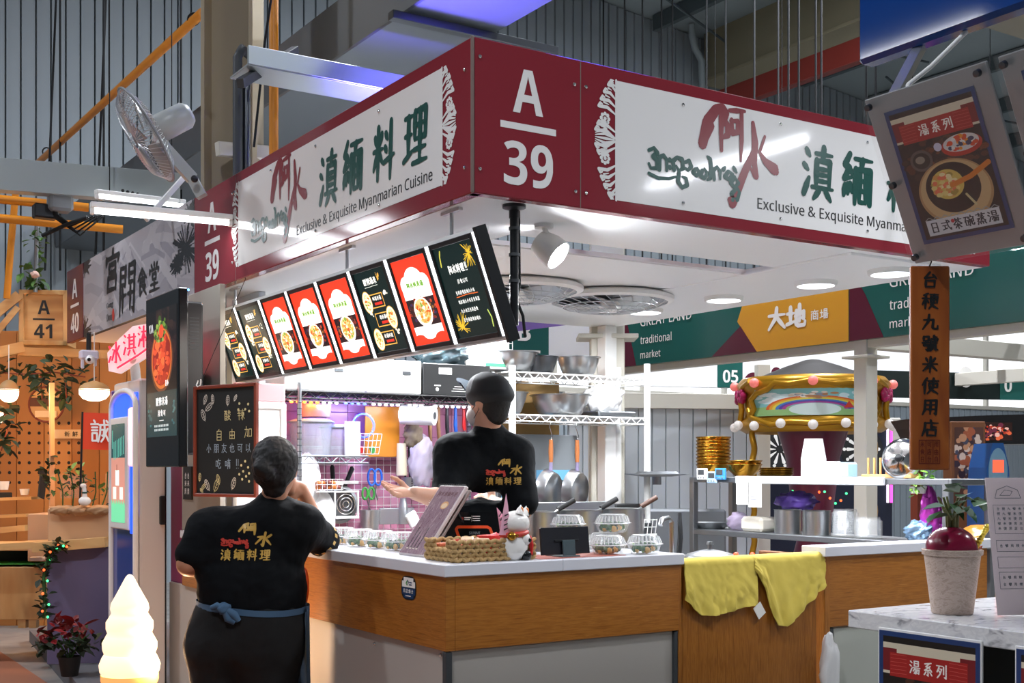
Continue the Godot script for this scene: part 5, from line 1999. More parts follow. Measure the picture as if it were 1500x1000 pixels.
	var hd := thing("utensil_holder", V3(1.36,1.2,-2.86), "perforated steel cylinder of utensils on the grid", "holder")
	b = B.new()
	b.lathe([[.0,.0], [.052,.0], [.055,.12], [.051,.12], [.048,.005]], Transform3D(Basis.IDENTITY, V3(1.37,1.2,-2.86)), 28)
	part(hd, "cup", b, M.steel)
	b = B.new()
	for k in 12:
		b.ball(V3(1.355 + (k % 2) * .02,1.22 + int(k / 2) * .015,-2.807), V3(.004,.005,.002), Basis.IDENTITY, 6,4)
	part(hd, "hole", b, M.black_matte)
	for q in [[1.34,.12, M.black_plastic, "black spatula"], [1.37,.2, M.black_plastic, "long black skewer"], [1.4,.08, M.steel, "steel spoon"]]:
		b = B.new()
		b.tube([V3(q[0], 1.22,-2.86), V3(q[0] - .01,1.33 + q[1], -2.86)], .006,6)
		one("utensil", b, q[2], q[3] + " standing in the steel utensil holder", "utensil")
	# long hanging ladles and strainers on the right
	for k in 5:
		var x := 1.5 + k * .062
		var t := thing("hanging_utensil", V3(x, 1.6,-2.84), ["wooden handled strainer", "wooden handled spatula", "black handled ladle", "blue handled brush", "red handled tongs"][k] + " hanging from the black shelf", "utensil", "utensils hanging from the black shelf")
		b = B.new()
		b.tube([V3(x, 1.765,-2.84), V3(x, 1.64,-2.84), V3(x + .006,1.5 + .03 * k, -2.84)], [.01,.013,.011], 8)
		part(t, "handle", b, [mt("tan_wood", "8f6a44", .6), M.tan_wood, M.black_plastic, M.blue_plastic, M.red_plastic][k])
		b = B.new()
		b.cyl(V3(x + .006,1.5 + .03 * k, -2.84), V3(x + .006,1.42 + .03 * k, -2.84), .006,6)
		b.ball(V3(x + .006,1.39 + .03 * k, -2.84), V3(.03,.045,.012), Basis.IDENTITY, 12,8)
		part(t, "steel_end", b, M.steel_dull)
	b = B.new()
	b.lathe([[.0,.0], [.06,.004], [.075,.02], [.078,.02], [.06,-.002], [.0,-.005]], frame_at(V3(1.52,1.42,-2.72), V3(.5,0,-.86), V3(.75,.1,.65)), 28,1.0,1.9)
	one("mesh_skimmer", b, M.steel_dark, "dark oval mesh skimmer hanging before the grid", "skimmer")
	# clear bag of bags, sack, white sacks at the left, tin cup, ventilated steel sheet
	b = B.new()
	lump(b, V3(1.42,1.42,-2.8), V3(.09,.16,.06), 23,.35,2.0,22,16)
	one("clear_bag", b, clear("bag_clear", "cfc9d8", .55,.3), "clear plastic bag of packing film hanging on the grid", "bag")
	b = B.new()
	lump(b, V3(1.36,1.58,-2.8), V3(.06,.08,.05), 29,.5,2.4,18,12)
	one("brown_sack", b, mt("sack", "6f6350", .8), "crumpled brown sack under the roll of bags", "sack")
	b = B.new()
	b.lathe([[.0,.0], [.035,.0], [.03,.2], [.028,.2]], Transform3D(Basis.IDENTITY, V3(1.3,1.33,-2.84)), 18)
	one("paper_tube", b, mt("tube_cream", "cfc6a8", .7), "cream cardboard tube beside the orange board", "tube")
	b = B.new()
	b.lathe([[.0,.0], [.055,.0], [.06,.12], [.057,.12], [.052,.004]], Transform3D(Basis.IDENTITY, V3(1.08,1.0,-2.84)), 24)
	one("tin_cup", b, M.alu, "plain grey tin cup hanging low on the grid", "cup")
	b = B.new()
	b.lathe([[.0,.0], [.03,.0], [.028,.12], [.02,.14], [.02,.16], [.0,.16]], Transform3D(Basis.IDENTITY, V3(1.3,1.03,-2.82)), 8)
	b.box(V3(1.26,1.08,-2.83), V3(.24,.1,.02), .01)
	one("steel_grater", b, M.alu, "steel grater plate hanging low behind the reaching hand", "grater")
	b = B.new()
	b.box(V3(1.35,1.06,-2.79), V3(.075,.09,.03), .012, Basis(Vector3.BACK, .5))
	one("white_dispenser", b, M.white_panel, "small white octagonal dispenser on the grater plate", "dispenser")
	for q in [[V3(.6,1.3,-2.7), V3(.09,.16,.06), "tall white paper sack by the chrome post"], [V3(.7,1.08,-2.7), V3(.085,.16,.06), "lit white plastic sack with purple print by the knives"]]:
		b = B.new()
		lump(b, q[0], q[1], 31,.2,1.6,22,16)
		one("white_sack", b, M.white_panel, q[2], "sack")
	b = B.new()
	for k in 6:
		b.cyl(V3(.64 + k * .03,1.24,-2.62), V3(.63 + k * .033,1.31,-2.61), .002,5)
	for k in 3:
		b.cyl(V3(.63,1.25 + k * .03,-2.62), V3(.8,1.25 + k * .03,-2.615), .002,5)
	b.box(V3(.715,1.238,-2.66), V3(.17,.006,.09), .0)
	one("spice_basket", b, M.white_paint, "white wire basket of dried fruit beside the knives", "basket")
	for k in 9:
		b = B.new()
		b.ball(V3(.655 + (k % 5) * .032,1.262 + .025 * int(k / 5), -2.655 + .015 * (k % 2)), V3(.02,.016,.018), Basis.IDENTITY, 8,6)
		one("dried_fruit", b, [mt("fruit_a", "b8641e", .5), mt("fruit_b", "6a2c20", .5), M.fruit_a][k % 3], "orange brown dried fruit in the white wire basket", "fruit", "dried fruits in the wire basket")
	# the whole set hangs this much above the grid's lower rows
	for i in range(first, get_child_count()):
		(get_child(i) as Node3D).position.y += .115

# ---------------------------------------------------------------- people: tapered bones joined smoothly, meshed as surface nets
class Bone:
	var a: Vector3
	var b: Vector3
	var ra: float
	var rb: float
	var inv: Transform3D
	var k: float
	var plain: bool
	func dist(p: Vector3) -> float:
		if not plain:
			p = inv * p
		var ab := b - a
		var t := clampf((p - a).dot(ab) / maxf(ab.length_squared(), 1e-9), 0.0, 1.0)
		return (p.distance_to(a + ab * t) - lerpf(ra, rb, t)) * k

class Body:
	var bones: Array[Bone] = []
	var soft := 0.03
	var rough := 0.0
	var nz := FastNoiseLite.new()
	func bone(a: Vector3, b: Vector3, ra: float, rb: float) -> void:
		var o := Bone.new()
		o.a = a
		o.b = b
		o.ra = ra
		o.rb = rb
		o.plain = true
		o.k = 1.0
		bones.append(o)
	# a bone squashed by sc along the axes of bs, about the point c
	func flat(a: Vector3, b: Vector3, ra: float, rb: float, bs: Basis, sc: Vector3) -> void:
		var o := Bone.new()
		var c := (a + b) * 0.5
		var m := bs * Basis.from_scale(sc) * bs.transposed()
		var tr := Transform3D(m, c - m * c)
		o.inv = tr.affine_inverse()
		o.a = o.inv * a
		o.b = o.inv * b
		o.ra = ra
		o.rb = rb
		o.plain = false
		o.k = minf(sc.x, minf(sc.y, sc.z))
		bones.append(o)
	func value(p: Vector3, use: Array[Bone]) -> float:
		var d := 1e3
		for o in use:
			var e := o.dist(p)
			var h := maxf(soft - absf(d - e), 0.0) / soft
			d = minf(d, e) - h * h * soft * 0.25
		if rough > 0.0:
			d += rough * nz.get_noise_3dv(p)
		return d
	func grad(p: Vector3) -> Vector3:
		var e := 0.004
		return Vector3(value(p + Vector3(e, 0, 0), bones) - value(p - Vector3(e, 0, 0), bones), value(p + Vector3(0, e, 0), bones) - value(p - Vector3(0, e, 0), bones), value(p + Vector3(0, 0, e), bones) - value(p - Vector3(0, 0, e), bones)).normalized()
	func hit(from: Vector3, dir: Vector3, far := 1.2) -> Vector3:
		var t := 0.0
		for i in 60:
			var d := value(from + dir * t, bones)
			if d < 0.0006:
				break
			t += maxf(d * 0.8, 0.0006)
			if t > far:
				break
		return from + dir * t
	# lay a flat drawing on the surface along dir
	func wrap(b: B, dir: Vector3, lift: float) -> void:
		for i in b.v.size():
			var p := hit(b.v[i] - dir * 0.45, dir, 0.9)
			var g := grad(p)
			b.v[i] = p + g * lift
			b.n[i] = g
		# keep each face turned outwards
		for i in range(0, b.v.size(), 3):
			if (b.v[i + 1] - b.v[i]).cross(b.v[i + 2] - b.v[i]).dot(b.n[i]) > 0.0:
				var q := b.v[i + 1]
				b.v[i + 1] = b.v[i + 2]
				b.v[i + 2] = q
				var w := b.n[i + 1]
				b.n[i + 1] = b.n[i + 2]
				b.n[i + 2] = w
	func net(b: B, cell: float, lo: Vector3, hi: Vector3) -> void:
		var s := 5
		var nx := (int(ceil((hi.x - lo.x) / cell / s)) + 1) * s + 1
		var ny := (int(ceil((hi.y - lo.y) / cell / s)) + 1) * s + 1
		var nzz := (int(ceil((hi.z - lo.z) / cell / s)) + 1) * s + 1
		var val := PackedFloat32Array()
		val.resize(nx * ny * nzz)
		val.fill(1e3)
		var reach := cell * s * 0.87
		for bz in range(0, nzz - 1, s):
			for by in range(0, ny - 1, s):
				for bx in range(0, nx - 1, s):
					var c := lo + Vector3(bx + s * 0.5, by + s * 0.5, bz + s * 0.5) * cell
					var use: Array[Bone] = []
					var best := 1e3
					for o in bones:
						var e := o.dist(c)
						best = minf(best, e)
						if e < reach * 1.6 + soft + 0.01:
							use.append(o)
					var near := best < reach * 1.6 + soft + rough
					if near:
						var d := value(c, use)
						if absf(d) > reach * 1.9 + rough:
							near = false
							best = d
					if near:
						for z in range(bz, bz + s + 1):
							for y in range(by, by + s + 1):
								var at := (z * ny + y) * nx
								for x in range(bx, bx + s + 1):
									if absf(val[at + x]) >= 99.0:
										val[at + x] = value(lo + Vector3(x, y, z) * cell, use)
					elif best < 0.0:
						for z in range(bz, bz + s + 1):
							for y in range(by, by + s + 1):
								var at := (z * ny + y) * nx
								for x in range(bx, bx + s + 1):
									if val[at + x] >= 99.0:
										val[at + x] = -100.0
		var id := PackedInt32Array()
		id.resize(nx * ny * nzz)
		id.fill(-1)
		var vs := PackedVector3Array()
		var ns := PackedVector3Array()
		var sy := nx
		var sz := nx * ny
		var off := [0, 1, sy, sy + 1, sz, sz + 1, sz + sy, sz + sy + 1]
		var pos := [Vector3(0, 0, 0), Vector3(1, 0, 0), Vector3(0, 1, 0), Vector3(1, 1, 0), Vector3(0, 0, 1), Vector3(1, 0, 1), Vector3(0, 1, 1), Vector3(1, 1, 1)]
		var edges := [[0, 1], [2, 3], [4, 5], [6, 7], [0, 2], [1, 3], [4, 6], [5, 7], [0, 4], [1, 5], [2, 6], [3, 7]]
		for z in nzz - 1:
			for y in ny - 1:
				var at0 := (z * ny + y) * nx
				for x in nx - 1:
					var at := at0 + x
					var f := val[at]
					var inside := f < 0.0
					if (val[at + 1] < 0.0) == inside and (val[at + sy] < 0.0) == inside and (val[at + sy + 1] < 0.0) == inside and (val[at + sz] < 0.0) == inside and (val[at + sz + 1] < 0.0) == inside and (val[at + sz + sy] < 0.0) == inside and (val[at + sz + sy + 1] < 0.0) == inside:
						continue
					var sum := Vector3.ZERO
					var cnt := 0
					var gr := Vector3.ZERO
					for e in edges:
						var va := val[at + off[e[0]]]
						var vb := val[at + off[e[1]]]
						gr += (pos[e[1]] - pos[e[0]]) * clampf(vb - va, -cell * 2.0, cell * 2.0)
						if (va < 0.0) != (vb < 0.0):
							sum += pos[e[0]].lerp(pos[e[1]], va / (va - vb))
							cnt += 1
					id[at] = vs.size()
					vs.append(lo + (Vector3(x, y, z) + sum / cnt) * cell)
					ns.append(gr.normalized())
		for z in range(1, nzz - 1):
			for y in range(1, ny - 1):
				for x in range(1, nx - 1):
					var at := (z * ny + y) * nx + x
					var inside := val[at] < 0.0
					for ax in 3:
						var st: int = [1, sy, sz][ax]
						if (val[at + st] < 0.0) == inside:
							continue
						var u: int = [sy, sz, 1][ax]
						var w: int = [sz, 1, sy][ax]
						var q := [id[at], id[at - u], id[at - u - w], id[at - w]]
						if q.min() < 0:
							continue
						b.smooth(vs[q[0]], vs[q[1]], vs[q[2]], vs[q[3]], ns[q[0]], ns[q[1]], ns[q[2]], ns[q[3]])

func hand(body: Body, wrist: Vector3, dir: Vector3, palm_up: Vector3, curl: float, thumb_side: float, sz := 1.0) -> void:
	# five fingers on a palm; dir points along the palm, palm_up out of the palm side
	dir = dir.normalized()
	palm_up = (palm_up - dir * palm_up.dot(dir)).normalized()
	var side := dir.cross(palm_up) * thumb_side
	var bs := Basis(side, palm_up, side.cross(palm_up))
	body.flat(wrist + dir * .015 * sz, wrist + dir * .075 * sz, .03 * sz, .038 * sz, bs, V3(1.0,.42,1.0))
	for k in 4:
		var root := wrist + dir * (.085 - .003 * absf(k - 1.3)) * sz + side * (.028 - .019 * k) * sz
		var ln: float = [.07,.078,.072,.056][k] * sz
		var d := (dir + side * (.1 - .09 * k)).normalized()
		var p := root
		var c := curl * (.7 + .25 * k)
		for j in 3:
			d = (d * cos(c * .4) + palm_up * sin(c * .4)).normalized()
			var q: Vector3 = p + d * ln * [.45,.3,.25][j]
			body.bone(p, q, (.0092 - .0006 * j) * sz, (.0086 - .0008 * j) * sz)
			p = q
	var t0 := wrist + dir * .03 * sz + side * .024 * sz
	var t1 := t0 + (dir * .5 + side * .75 + palm_up * .25).normalized() * .036 * sz
	var t2 := t1 + (dir * .85 + side * .35 + palm_up * .35).normalized() * .03 * sz
	var t3 := t2 + (dir * .95 + side * .1 + palm_up * .3).normalized() * .024 * sz
	body.bone(t0, t1,.014 * sz, .011 * sz)
	body.bone(t1, t2,.0105 * sz, .0095 * sz)
	body.bone(t2, t3,.0095 * sz, .008 * sz)

func head(body: Body, c: Vector3, f: Vector3, r: Vector3, k := 1.0) -> void:
	# c: middle of the head; skull, jaw, nose, brows, lips, ears
	var up := r.cross(f).normalized()
	if up.y < 0:
		up = -up
	var bs := Basis(r, up, f)
	body.flat(c + up * .03 * k - f * .015 * k, c + up * .03 * k - f * .014 * k, .098 * k, .098 * k, bs, V3(.8,.98,1.0))
	body.flat(c - up * .045 * k + f * .03 * k, c - up * .044 * k + f * .031 * k, .068 * k, .068 * k, bs, V3(.9,1.0,1.0))
	body.bone(c - up * .095 * k + f * .062 * k, c - up * .094 * k + f * .063 * k, .02 * k, .02 * k)
	body.bone(c + up * .012 * k + f * .088 * k, c - up * .03 * k + f * .108 * k, .007 * k, .011 * k)
	for s in [-1.0,1.0]:
		body.bone(c + up * .022 * k + f * .084 * k + r * s * .016 * k, c + up * .022 * k + f * .076 * k + r * s * .048 * k, .009 * k, .008 * k)
		body.bone(c - up * .06 * k + f * .09 * k, c - up * .06 * k + f * .084 * k + r * s * .018 * k, .008 * k, .006 * k)
		body.flat(c + up * .012 * k - f * .012 * k + r * s * .083 * k, c - up * .022 * k - f * .006 * k + r * s * .08 * k, .017 * k, .012 * k, bs, V3(.55,1.0,1.0))

func shirt_logo(t: Node3D, body: Body, mid: Vector3, f: Vector3, r: Vector3, k: float) -> void:
	var xf := frame_at(mid, r, Vector3.UP)
	var b := B.new()
	glyph(b, "4,62 30,22 52,10 50,26|36,24 34,70|50,30 58,50 40,56|64,16 92,12|66,30 66,52 80,50 80,30 66,30|90,14 88,84", xf, -.03 * k, .025 * k, .075 * k, .06 * k, .0075 * k, 1)
	glyph(b, GLYPH["水"], xf, .04 * k, -.015 * k, .075 * k, .06 * k, .0075 * k, 1,.2)
	var x := -.1 * k
	for ch in ["滇", "緬", "料", "理"]:
		glyph(b, GLYPH[ch], xf, x, -.072 * k, .044 * k, .048 * k, .0048 * k, 1)
		x += .054 * k
	body.wrap(b, f, .002)
	part(t, "gold_logo", b, M.gold_print)
	b = B.new()
	glyph(b, BURMESE, xf, -.1 * k, -.022 * k, .115 * k, .052 * k, .0052 * k, 1,.0,184.0)
	body.wrap(b, f, .0025)
	part(t, "red_logo", b, M.red_print)

func people() -> void:
	woman()
	man()

func woman() -> void:
	var feet := V3(-.355,.022,-1.06)
	var f := V3(.56,0,-.765).normalized()
	var r := V3(.765,0,.56).normalized()
	var t := thing("person", V3(feet.x, 0, feet.z), "person in black shirt with gold logo and denim apron, leaning on the counter", "person")
	var hd := V3(-.26,1.48,-.999)
	var sl := V3(-.502,1.227,-1.154)
	var sr := V3(-.164,1.247,-.961)
	var el := V3(-.592,1.084,-1.141)
	var er := V3(.012,1.163,-1.122)
	er.y = 1.165
	var wr := V3(-.085,1.395,-1.148)
	var nk := V3(-.277,1.314,-1.01)
	var chest := V3(-.34,1.126,-1.051)
	var belly := V3(-.355,.922,-1.06)
	var hip := V3(-.377,.777,-1.074)
	var bs := Basis(r, Vector3.UP, -f)
	# skin: head, neck, arms, hands, ankles
	var sk := Body.new()
	sk.soft = .02
	head(sk, hd + f * .01, f, r, 1.0)
	sk.bone(nk - V3(0,.03,0), hd - V3(0,.05,0), .058,.052)
	var b := B.new()
	sk.net(b, .006, hd - V3(.15,.24,.16), hd + V3(.15,.16,.16))
	var arm := Body.new()
	arm.soft = .02
	arm.bone(sr.lerp(er, .5), er, .055,.045)
	arm.bone(er, wr, .046,.03)
	hand(arm, wr, (hd - f * -.09 - V3(0,.05,0) - wr), -r, 1.5,1.0,.95)
	arm.net(b, .006, V3(minf(sr.x, wr.x), 1.05, minf(er.z, wr.z)) - V3(.12,.0,.16), V3(er.x + .1,1.52, sr.z + .1))
	var lw := belly + f * .2 - r * .05 + V3(0,.05,0)
	var la := Body.new()
	la.soft = .02
	la.bone(sl.lerp(el, .5), el, .058,.048)
	la.bone(el, lw, .048,.03)
	hand(la, lw, r * .8 + f * .2,-f, 1.0,-1.0,.95)
	var lo := el.min(lw).min(sl)
	var hi := el.max(lw).max(sl)
	la.net(b, .007, lo - Vector3.ONE * .14, hi + Vector3.ONE * .14)
	var skin := mt("skin_tan", "b98263", .5)
	skin.subsurf_scatter_enabled = true
	skin.subsurf_scatter_strength = .08
	part(t, "body", b, skin)
	# shirt
	var s := Body.new()
	s.soft = .06
	s.rough = .01
	s.nz.frequency = 7.0
	s.nz.seed = 4
	s.flat(chest + r * .12 + V3(0,.05,0), chest - r * .12 + V3(0,.05,0), .125,.125, bs, V3(1,1,.92))
	s.flat(belly + r * .085, belly - r * .065,.15,.145, bs, V3(1,1,1.0))
	s.flat(belly + r * .08 + V3(0,.1,0), belly - r * .07 + V3(0,.1,0), .148,.145, bs, V3(1,1,1.0))
	s.bone(nk - V3(0,.05,0), sl, .08,.075)
	s.bone(nk - V3(0,.05,0), sr, .08,.075)
	s.bone(nk - V3(0,.03,0), nk + V3(0,.02,0) + f * .02,.078,.066)
	s.bone(sl, sl.lerp(el, .72), .083,.078)
	s.bone(sr, sr.lerp(er, .95), .085,.074)
	b = B.new()
	s.net(b, .01, V3(sl.x, .84, minf(er.z, sl.z)) - V3(.2,0,.25), V3(er.x + .12,1.42, sr.z + .3))
	part(t, "shirt", b, M.shirt)
	shirt_logo(t, s, V3(-.462,1.176,-.891), f, r, 1.02)
	# sleeve trim on the bent arm
	b = B.new()
	var sd := (er - sr).normalized()
	var tx := frame_at(er - sd * .015, sd.cross(Vector3.UP), sd)
	for k in 30:
		var a0 := TAU * k / 30
		var a1 := TAU * (k + 1) / 30
		var q := []
		for e in [[a0,-.012], [a1,-.012], [a1,.012], [a0,.012]]:
			var c = er - sd * .05 + sd * e[1]
			var dd: Vector3 = tx.basis.x * cos(e[0]) + tx.basis.z * sin(e[0])
			q.append(s.hit(c + dd * .2,-dd, .25) + dd * .002)
		var nn: Vector3 = tx.basis.x * cos(a0) + tx.basis.z * sin(a0)
		if k % 2 == 0:
			b.quad(q[0], q[1], q[2], q[3], nn)
	part(t, "sleeve_print", b, M.gold_print)
	# trousers and shoes
	var p := Body.new()
	p.soft = .07
	p.rough = .008
	p.nz.frequency = 6.0
	p.flat(hip + r * .1, hip - r * .085,.15,.152, bs, V3(1,1,1.0))
	p.flat(belly + r * .085 - V3(0,.03,0), belly - r * .065 - V3(0,.03,0), .146,.143, bs, V3(1,1,1.0))
	for q in [-1.0,1.0]:
		var top: Vector3 = hip + r * q * .115 - V3(0,.08,0)
		var knee := V3(top.x, .45, top.z) + f * .02
		var ank := V3(top.x, .1, top.z)
		p.bone(top, knee, .13,.1)
		p.bone(knee, ank, .1,.075)
	b = B.new()
	p.net(b, .012, hip - V3(.34,.86,.34), hip + V3(.34,.26,.34))
	part(t, "trousers", b, mt("trouser_black", "07090a", .9))
	for q in [-1.0,1.0]:
		b = B.new()
		var a: Vector3 = hip + r * q * .115
		b.ball(V3(a.x, .045, a.z) + f * .05, V3(.05,.045,.13), Basis(r, Vector3.UP, -f), 16,10)
		part(t, "shoe", b, M.black_plastic)
	# denim apron: waist band, knot with two tails, front cloth showing at her right side
	b = B.new()
	var wc := belly - V3(0,.018,0)
	var prev := []
	for k in 41:
		var a := TAU * k / 40
		var dd := r * cos(a) + f * sin(a)
		var y := wc.y + .016 * cos(a) * -1.0 + .012 * maxf(.0,-sin(a)) * -1.0
		var c := V3(wc.x, y, wc.z)
		var h := s.hit(c + dd * .6,-dd, .6) + dd * .004
		var g := p.hit(c + dd * .6,-dd, .6) + dd * .004
		if (g - c).length() > (h - c).length():
			h = g
		var cur := [h + V3(0,.013,0), h - V3(0,.013,0), dd]
		if k > 0:
			b.smooth(prev[0], cur[0], cur[1], prev[1], prev[2], cur[2], cur[2], prev[2])
		prev = cur
	part(t, "apron_band", b, M.denim)
	var kn := V3(-.526,.907,-.932)
	kn = s.hit(kn - f * .3, f, .8) - f * .012
	var kp := p.hit(kn - f * .3, f, .8) - f * .012
	if (kp - kn).dot(f) < .0:
		kn = kp
	b = B.new()
	lump(b, kn, V3(.03,.026,.024), 3,.3,1.5,14,10)
	b.tube([kn, kn + r * .02 - V3(0,.04,0) - f * .006, kn + r * .045 - V3(0,.055,0)], [.016,.02,.014], 8)
	b.tube([kn, kn + r * .045 - V3(0,.025,0) - f * .008, kn + r * .06 - V3(0,.05,0)], [.014,.018,.012], 8)
	b.tube([kn, kn - r * .03 + V3(0,.012,0) - f * .006, kn - r * .055 + V3(0,.004,0)], [.012,.016,.01], 8)
	part(t, "apron_knot", b, M.denim)
	b = B.new()
	for k in 16:
		var q := []
		var qn := []
		for e in [[k, 0], [k + 1,0], [k + 1,1], [k, 1]]:
			var a: float = -.1 + 2.3 * e[0] / 16.0
			var dd := r * cos(a) + f * sin(a)
			q.append(V3(wc.x, .0, wc.z) + dd * (.252 + .012 * sin(e[0] * 2.0) * e[1]) + V3(0, wc.y if e[1] == 0 else .42,0))
			qn.append(dd)
		b.smooth(q[0], q[1], q[2], q[3], qn[0], qn[1], qn[2], qn[3])
	part(t, "apron_cloth", b, M.denim)
	# hair gathered in a knot
	var h := Body.new()
	h.soft = .03
	h.rough = .005
	h.nz.frequency = 40.0
	h.flat(hd + V3(0,.036,0) - f * .026, hd + V3(0,.036,0) - f * .025,.112,.112, bs, V3(.88,.97,.98))
	h.flat(hd - V3(0,.035,0) - f * .045, hd - V3(0,.07,0) - f * .04,.08,.05, bs, V3(1.0,1.0,.8))
	h.bone(hd - r * .03 + V3(0,.005,0) - f * .13, hd - r * .01 + V3(0,-.01,0) - f * .13,.035,.03)
	b = B.new()
	h.net(b, .007, hd - V3(.2,.18,.2), hd + V3(.2,.2,.2))
	part(t, "hair", b, mt("hair_black", "090808", .6))
	# orange phone case hanging at her far hip
	b = B.new()
	lump(b, V3(-.12,.977,-1.028), V3(.02,.08,.03), 9,.2,1.5,14,10)
	one("orange_purse", b, M.orange_plastic, "small orange purse showing behind the woman's hip at the counter", "purse")

func man() -> void:
	var feet := V3(.762,.478,-.996)
	var f := V3(.115,0,-.993).normalized()
	var r := V3(.993,0,.115).normalized()
	var t := thing("person", V3(feet.x, .12, feet.z), "person in black cap, mask and black logo shirt reaching out an arm", "person")
	var bs := Basis(r, Vector3.UP, -f)
	var hd := V3(.786,1.782,-.981)
	var nk := V3(.799,1.661,-.996)
	var sl := V3(.633,1.557,-1.043)
	var sr := V3(.919,1.558,-.955)
	var el := V3(.54,1.337,-.937)
	var wr := V3(.338,1.377,-.876)
	var er := V3(.908,1.298,-.867)
	var chest := V3(.783,1.441,-1.018)
	var belly := V3(.777,1.199,-1.022)
	var hip := V3(.772,1.021,-1.025)
	var hf := (f * .9 - r * .44).normalized()
	var hr := V3(-hf.z, 0, hf.x)
	var sk := Body.new()
	sk.soft = .02
	head(sk, hd, hf, hr, 1.0)
	sk.bone(nk - V3(0,.06,0), hd - V3(0,.05,0) - f * .01,.064,.056)
	var b := B.new()
	sk.net(b, .005, hd - V3(.15,.24,.16), hd + V3(.15,.15,.16))
	var arm := Body.new()
	arm.soft = .02
	arm.bone(sl.lerp(el, .5), el, .055,.045)
	arm.bone(el, el.lerp(wr, .35), .045,.046)
	arm.bone(el.lerp(wr, .35), wr, .046,.03)
	arm.net(b, .007, el.min(wr).min(sl) - Vector3.ONE * .08, el.max(wr).max(sl) + Vector3.ONE * .08)
	var hn := Body.new()
	hn.soft = .008
	hn.bone(wr.lerp(el, .12), wr, .031,.028)
	var hdir := (V3(.152,1.396,-.901) - wr).normalized()
	hand(hn, wr, hdir, V3(.25,.6,.5), .55,1.0,1.0)
	hn.net(b, .0032, wr - Vector3.ONE * .05 + V3(-.18,-.05,-.06), wr + Vector3.ONE * .05 + V3(.02,.05,.12))
	var ra := Body.new()
	ra.soft = .02
	var rw := er + f * .22 + V3(0,.02,0) - r * .05
	ra.bone(sr.lerp(er, .5), er, .055,.045)
	ra.bone(er, rw, .045,.03)
	hand(ra, rw, f, V3(-.8,.4,0), .9,1.0,1.0)
	ra.net(b, .008, er.min(rw).min(sr) - V3(.12,.12,.24), er.max(rw).max(sr) + Vector3.ONE * .1)
	var skin := mt("skin_fair", "cf9b80", .5)
	skin.subsurf_scatter_enabled = true
	skin.subsurf_scatter_strength = .08
	part(t, "body", b, skin)
	# shirt with collar
	var s := Body.new()
	s.soft = .06
	s.rough = .009
	s.nz.frequency = 7.0
	s.nz.seed = 9
	s.flat(chest + r * .1 + V3(0,.06,0), chest - r * .1 + V3(0,.06,0), .125,.125, bs, V3(1,1,.9))
	s.flat(belly + r * .08, belly - r * .08,.135,.135, bs, V3(1,1,.9))
	s.flat(hip + r * .085, hip - r * .085,.135,.135, bs, V3(1,1,.9))
	s.bone(nk - V3(0,.07,0), sl, .075,.07)
	s.bone(nk - V3(0,.07,0), sr, .075,.07)
	s.bone(nk - V3(0,.05,0), nk - V3(0,.005,0), .078,.068)
	s.bone(sl, sl.lerp(el, .85), .085,.08)
	s.bone(sr, sr.lerp(er, .9), .082,.076)
	b = B.new()
	s.net(b, .01, V3(el.x - .12, hip.y - .14, minf(sl.z, sr.z) - .22), V3(sr.x + .16, nk.y + .1, maxf(sl.z, el.z) + .22))
	part(t, "shirt", b, M.shirt)
	b = B.new()
	b.lathe([[.072,-.015], [.066,.02], [.062,.024], [.06,.0]], Transform3D(Basis.from_euler(V3(-.15,0,0)), nk - V3(0,.005,0)), 28)
	part(t, "collar", b, M.shirt)
	shirt_logo(t, s, V3(.766,1.467,-.816), (V3(.979,1.467,-1.154) - V3(.445,1.469,-.308)).normalized(), V3(.841,0,.54), .8)
	# trousers and shoes
	var p := Body.new()
	p.soft = .06
	p.flat(hip + r * .07 - V3(0,.02,0), hip - r * .07 - V3(0,.02,0), .125,.125, bs, V3(1,1,.9))
	for q in [-1.0,1.0]:
		var top: Vector3 = hip + r * q * .085 - V3(0,.08,0)
		p.bone(top, V3(top.x, .58, top.z), .1,.075)
		p.bone(V3(top.x, .58, top.z), V3(top.x, .2, top.z), .075,.055)
	b = B.new()
	p.net(b, .014, V3(hip.x - .26,.12, hip.z - .2), V3(hip.x + .26, hip.y + .12, hip.z + .2))
	part(t, "trousers", b, M.trouser_black)
	for q in [-1.0,1.0]:
		b = B.new()
		var a: Vector3 = hip + r * q * .085
		b.ball(V3(a.x, .165, a.z) + f * .05, V3(.045,.045,.13), Basis(r, Vector3.UP, -f), 16,10)
		part(t, "shoe", b, M.black_plastic)
	# short hair below the cap
	var h := Body.new()
	h.soft = .02
	h.rough = .002
	h.nz.frequency = 60.0
	var up := Vector3.UP
	var hb := Basis(hr, up, -hf)
	h.flat(hd + up * .03 - hf * .022, hd + up * .03 - hf * .021,.1,.1, hb, V3(.83,.98,.98))
	h.flat(hd - up * .035 - hf * .055, hd - up * .034 - hf * .055,.058,.058, hb, V3(1.05,1.0,.75))
	b = B.new()
	h.net(b, .006, hd - V3(.14,.12,.14), hd + V3(.14,.16,.14))
	part(t, "hair", b, M.hair_black)
	# cap
	var c := Body.new()
	c.soft = .03
	c.flat(hd + up * .06 - hf * .014, hd + up * .06 - hf * .013,.11,.11, hb, V3(.87,.86,.98))
	c.flat(hd + up * .09 + hf * .03, hd + up * .09 + hf * .032,.075,.07, hb, V3(1.0,.86,1.0))
	c.flat(hd + up * .045 - hf * .015, hd + up * .046 - hf * .015,.107,.107, hb, V3(.88,.4,1.0))
	b = B.new()
	c.net(b, .006, hd + V3(-.15,-.04,-.15), hd + V3(.15,.2,.15))
	var cap := part(t, "cap", b, mt("cap_black", "12171b", .75))
	b = B.new()
